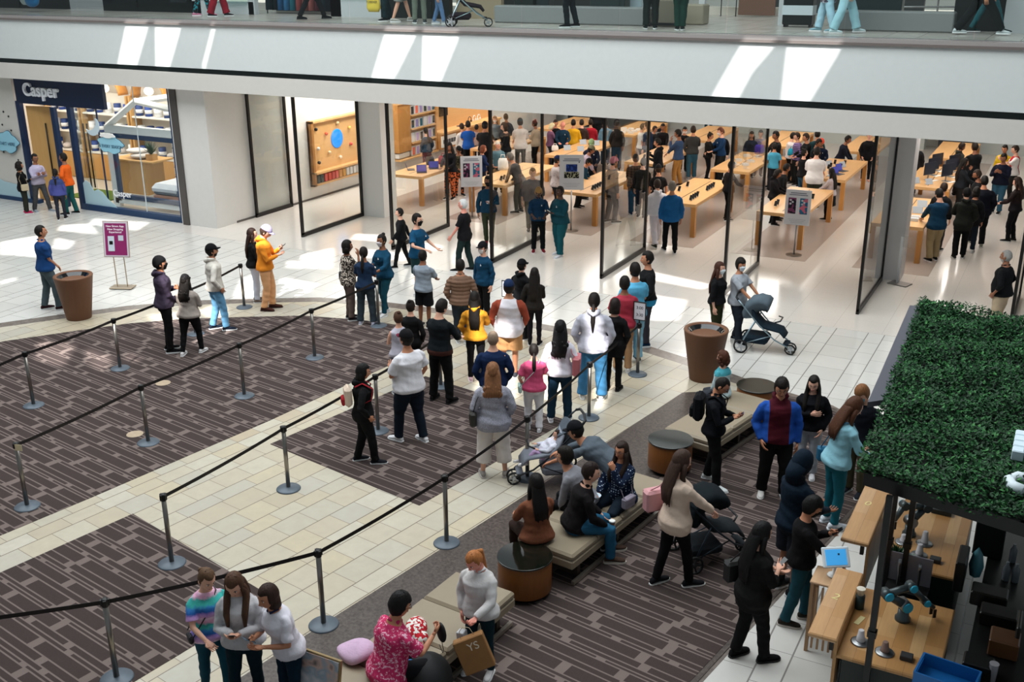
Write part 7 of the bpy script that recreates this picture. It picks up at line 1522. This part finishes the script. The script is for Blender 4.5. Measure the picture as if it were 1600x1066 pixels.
for t in (0,.33,.66,1): MB().tube([(-1.6+2.8*t,t,0),(-1.6+2.8*t,t,1.1)],.02,8).build('upright',STEEL,r)
def upn(label,feet,face,**kw):
    kw.setdefault('h',1.68); kw.setdefault('lod',1); return pl(label,None,feet,face,z=GZ,**kw)
def pl_up(label,feet,face,h=1.68,**kw):
    g=G(feet[0],feet[1],GZ); kw.setdefault('lod',1); return person(label,(g[0],g[1],GZ),face_cam(g,face),h=h,**kw)
u1=pl_up('upper-floor walker in black and teal patterned trousers with one pink shoe',(317,25),80,fem=True,pants=('#111518','blotch','#1f7f8c'),shoe='#d98aa8',sole='#f0e6ea',st=(-.2,.2))
u2=pl_up('upper-floor walker in wide crimson trousers',(342,26),95,fem=True,shirt=('#202428',),pants=('#8c1526',),lw=3,shoe='#22191c',st=(.22,-.22))
u3=pl_up('upper-floor walker in black trousers striding right',(488,31),88,pants=('#111416',),shoe='#0f1214',sole='#15181a',st=(.34,-.34))
u4=pl_up('upper-floor person in dark trousers carrying a yellow shopping bag',(606,33),255,pants=('#10282d',),lw=1.6,shoe='#121a1c',st=(.1,-.1))
u5=pl_up('upper-floor walker with bare legs and pale sandals',(626,34),85,fem=True,sk='light',shirt=('#c9c2bc',),pants=('#8a8d8a',),leg='s',shoe='#b9b4ae',st=(.26,-.20))
u6=pl_up('upper-floor person with bare legs and grey-green shorts',(656,37),0,sk='light',shirt=('#5c6660',),pants=('#6d766a',),leg='k',shoe='#3a4244',sp=.12)
u7=pl_up('upper-floor child in blue shorts beside the pushchair',(685,37),100,h=1.30,sk='light',shirt=('#7f94b0',),pants=('#5f7fa8',),leg='k',shoe='#a9b4c4',st=(-.16,.2))
u8=pl_up('upper-floor walker in black trousers with one foot lifted in mid picture',(890,43),275,pants=('#0f1a1d',),shoe='#101416',sole='#cfd3d3',st=(.05,-.16),sp=.05)
u9=pl_up('upper-floor person in dark trousers standing left of the bin',(1016,46),0,pants=('#18211f',),lw=1.6,shoe='#15201f')
u10=pl_up('upper-floor person in dark green trousers standing right of the bin',(1062,48),0,pants=('#16382f',),lw=1.4,shoe='#14201e',sp=.05)
u11=pl_up('upper-floor walker in very light blue jeans',(1290,50),280,fem=True,shirt=('#4a4654','plaid','#c9ccd8'),hem=-.3,pants=('#a9cede',),lw=2,shoe='#8fb4c0',st=(-.18,.18))
u12=pl_up('upper-floor walker in pale blue wide trousers stepping right',(1318,52),80,fem=True,shirt=('#c3dce6',),pants=('#a3d0dc',),lw=2.4,shoe='#cfe3e8',st=(.28,-.24))
u13=pl_up('upper-floor walker in black shorts and white trainers at right',(1528,55),84,sk='tan',shirt=('#17201f',),pants=('#0e1615',),leg='k',lw=2,shoe='#cfd8da',sole='#e9eeee',st=(-.42,.42),socks='#121616')
u14=pl_up('upper-floor walker in teal leggings behind the black shorts',(1540,52),86,fem=True,shirt=('#8f9a98',),pants=('#2a6168',),lw=.3,shoe='#17302f',st=(-.3,.3))
g=G(1325,26,GZ); u15=pl_up('distant upper-floor person in black trousers',(1325,28),0,pants=('#11181a',),lw=.4,shoe='#101416',sp=.05)
r=empty('shopping_bag',(u4['root'].location.x-.34,u4['root'].location.y-.10,GZ+.22),.1); tag(r,'yellow plastic shopping bag with black print held on the upper floor','bag')
m=MB(); m.rings([[(a*math.cos(t),b*math.sin(t),z) for t in (2*PI*q/16 for q in range(16))] for z,a,b in ((0,.15,.05),(.1,.20,.08),(.40,.17,.06),(.5,.08,.02))]); m.build('bag_body',plain('#d9bf4a',.5),r)
text_mesh('bag_lettering','FOREVER',.075,plain('#3a3424',.5),r,Matrix.Translation((0,-.088,.24))@Matrix.Rotation(PI/2,4,'X'),.002)
g=G(733,42,GZ); st=stroller(g,face_cam(g,92),'dark pushchair with pale frame bars pushed along the upper floor',hood='#1a2226',seat='#2a1f26',fr='#a9bcc2',sc=1.0,z=GZ)
r=empty('foil_bag',(G(52,19,GZ)[0],G(52,19,GZ)[1],GZ+.02)); tag(r,'shiny blue and silver foil balloon resting behind the upper glass at left','balloon'); MB().ell((0,0,.42),(.34,.16,.30),24,14,lambda p:(p[0]*(1+.04*math.sin(14*p[2])),p[1]*(1+.05*math.sin(9*p[0])),p[2])).build('foil',plain('#2a7fc0',.12,.8),r); MB().ell((-.25,-.05,.40),(.20,.10,.22),16,10).build('silver_side',plain('#b9c9cc',.15,.9),r)
bake()
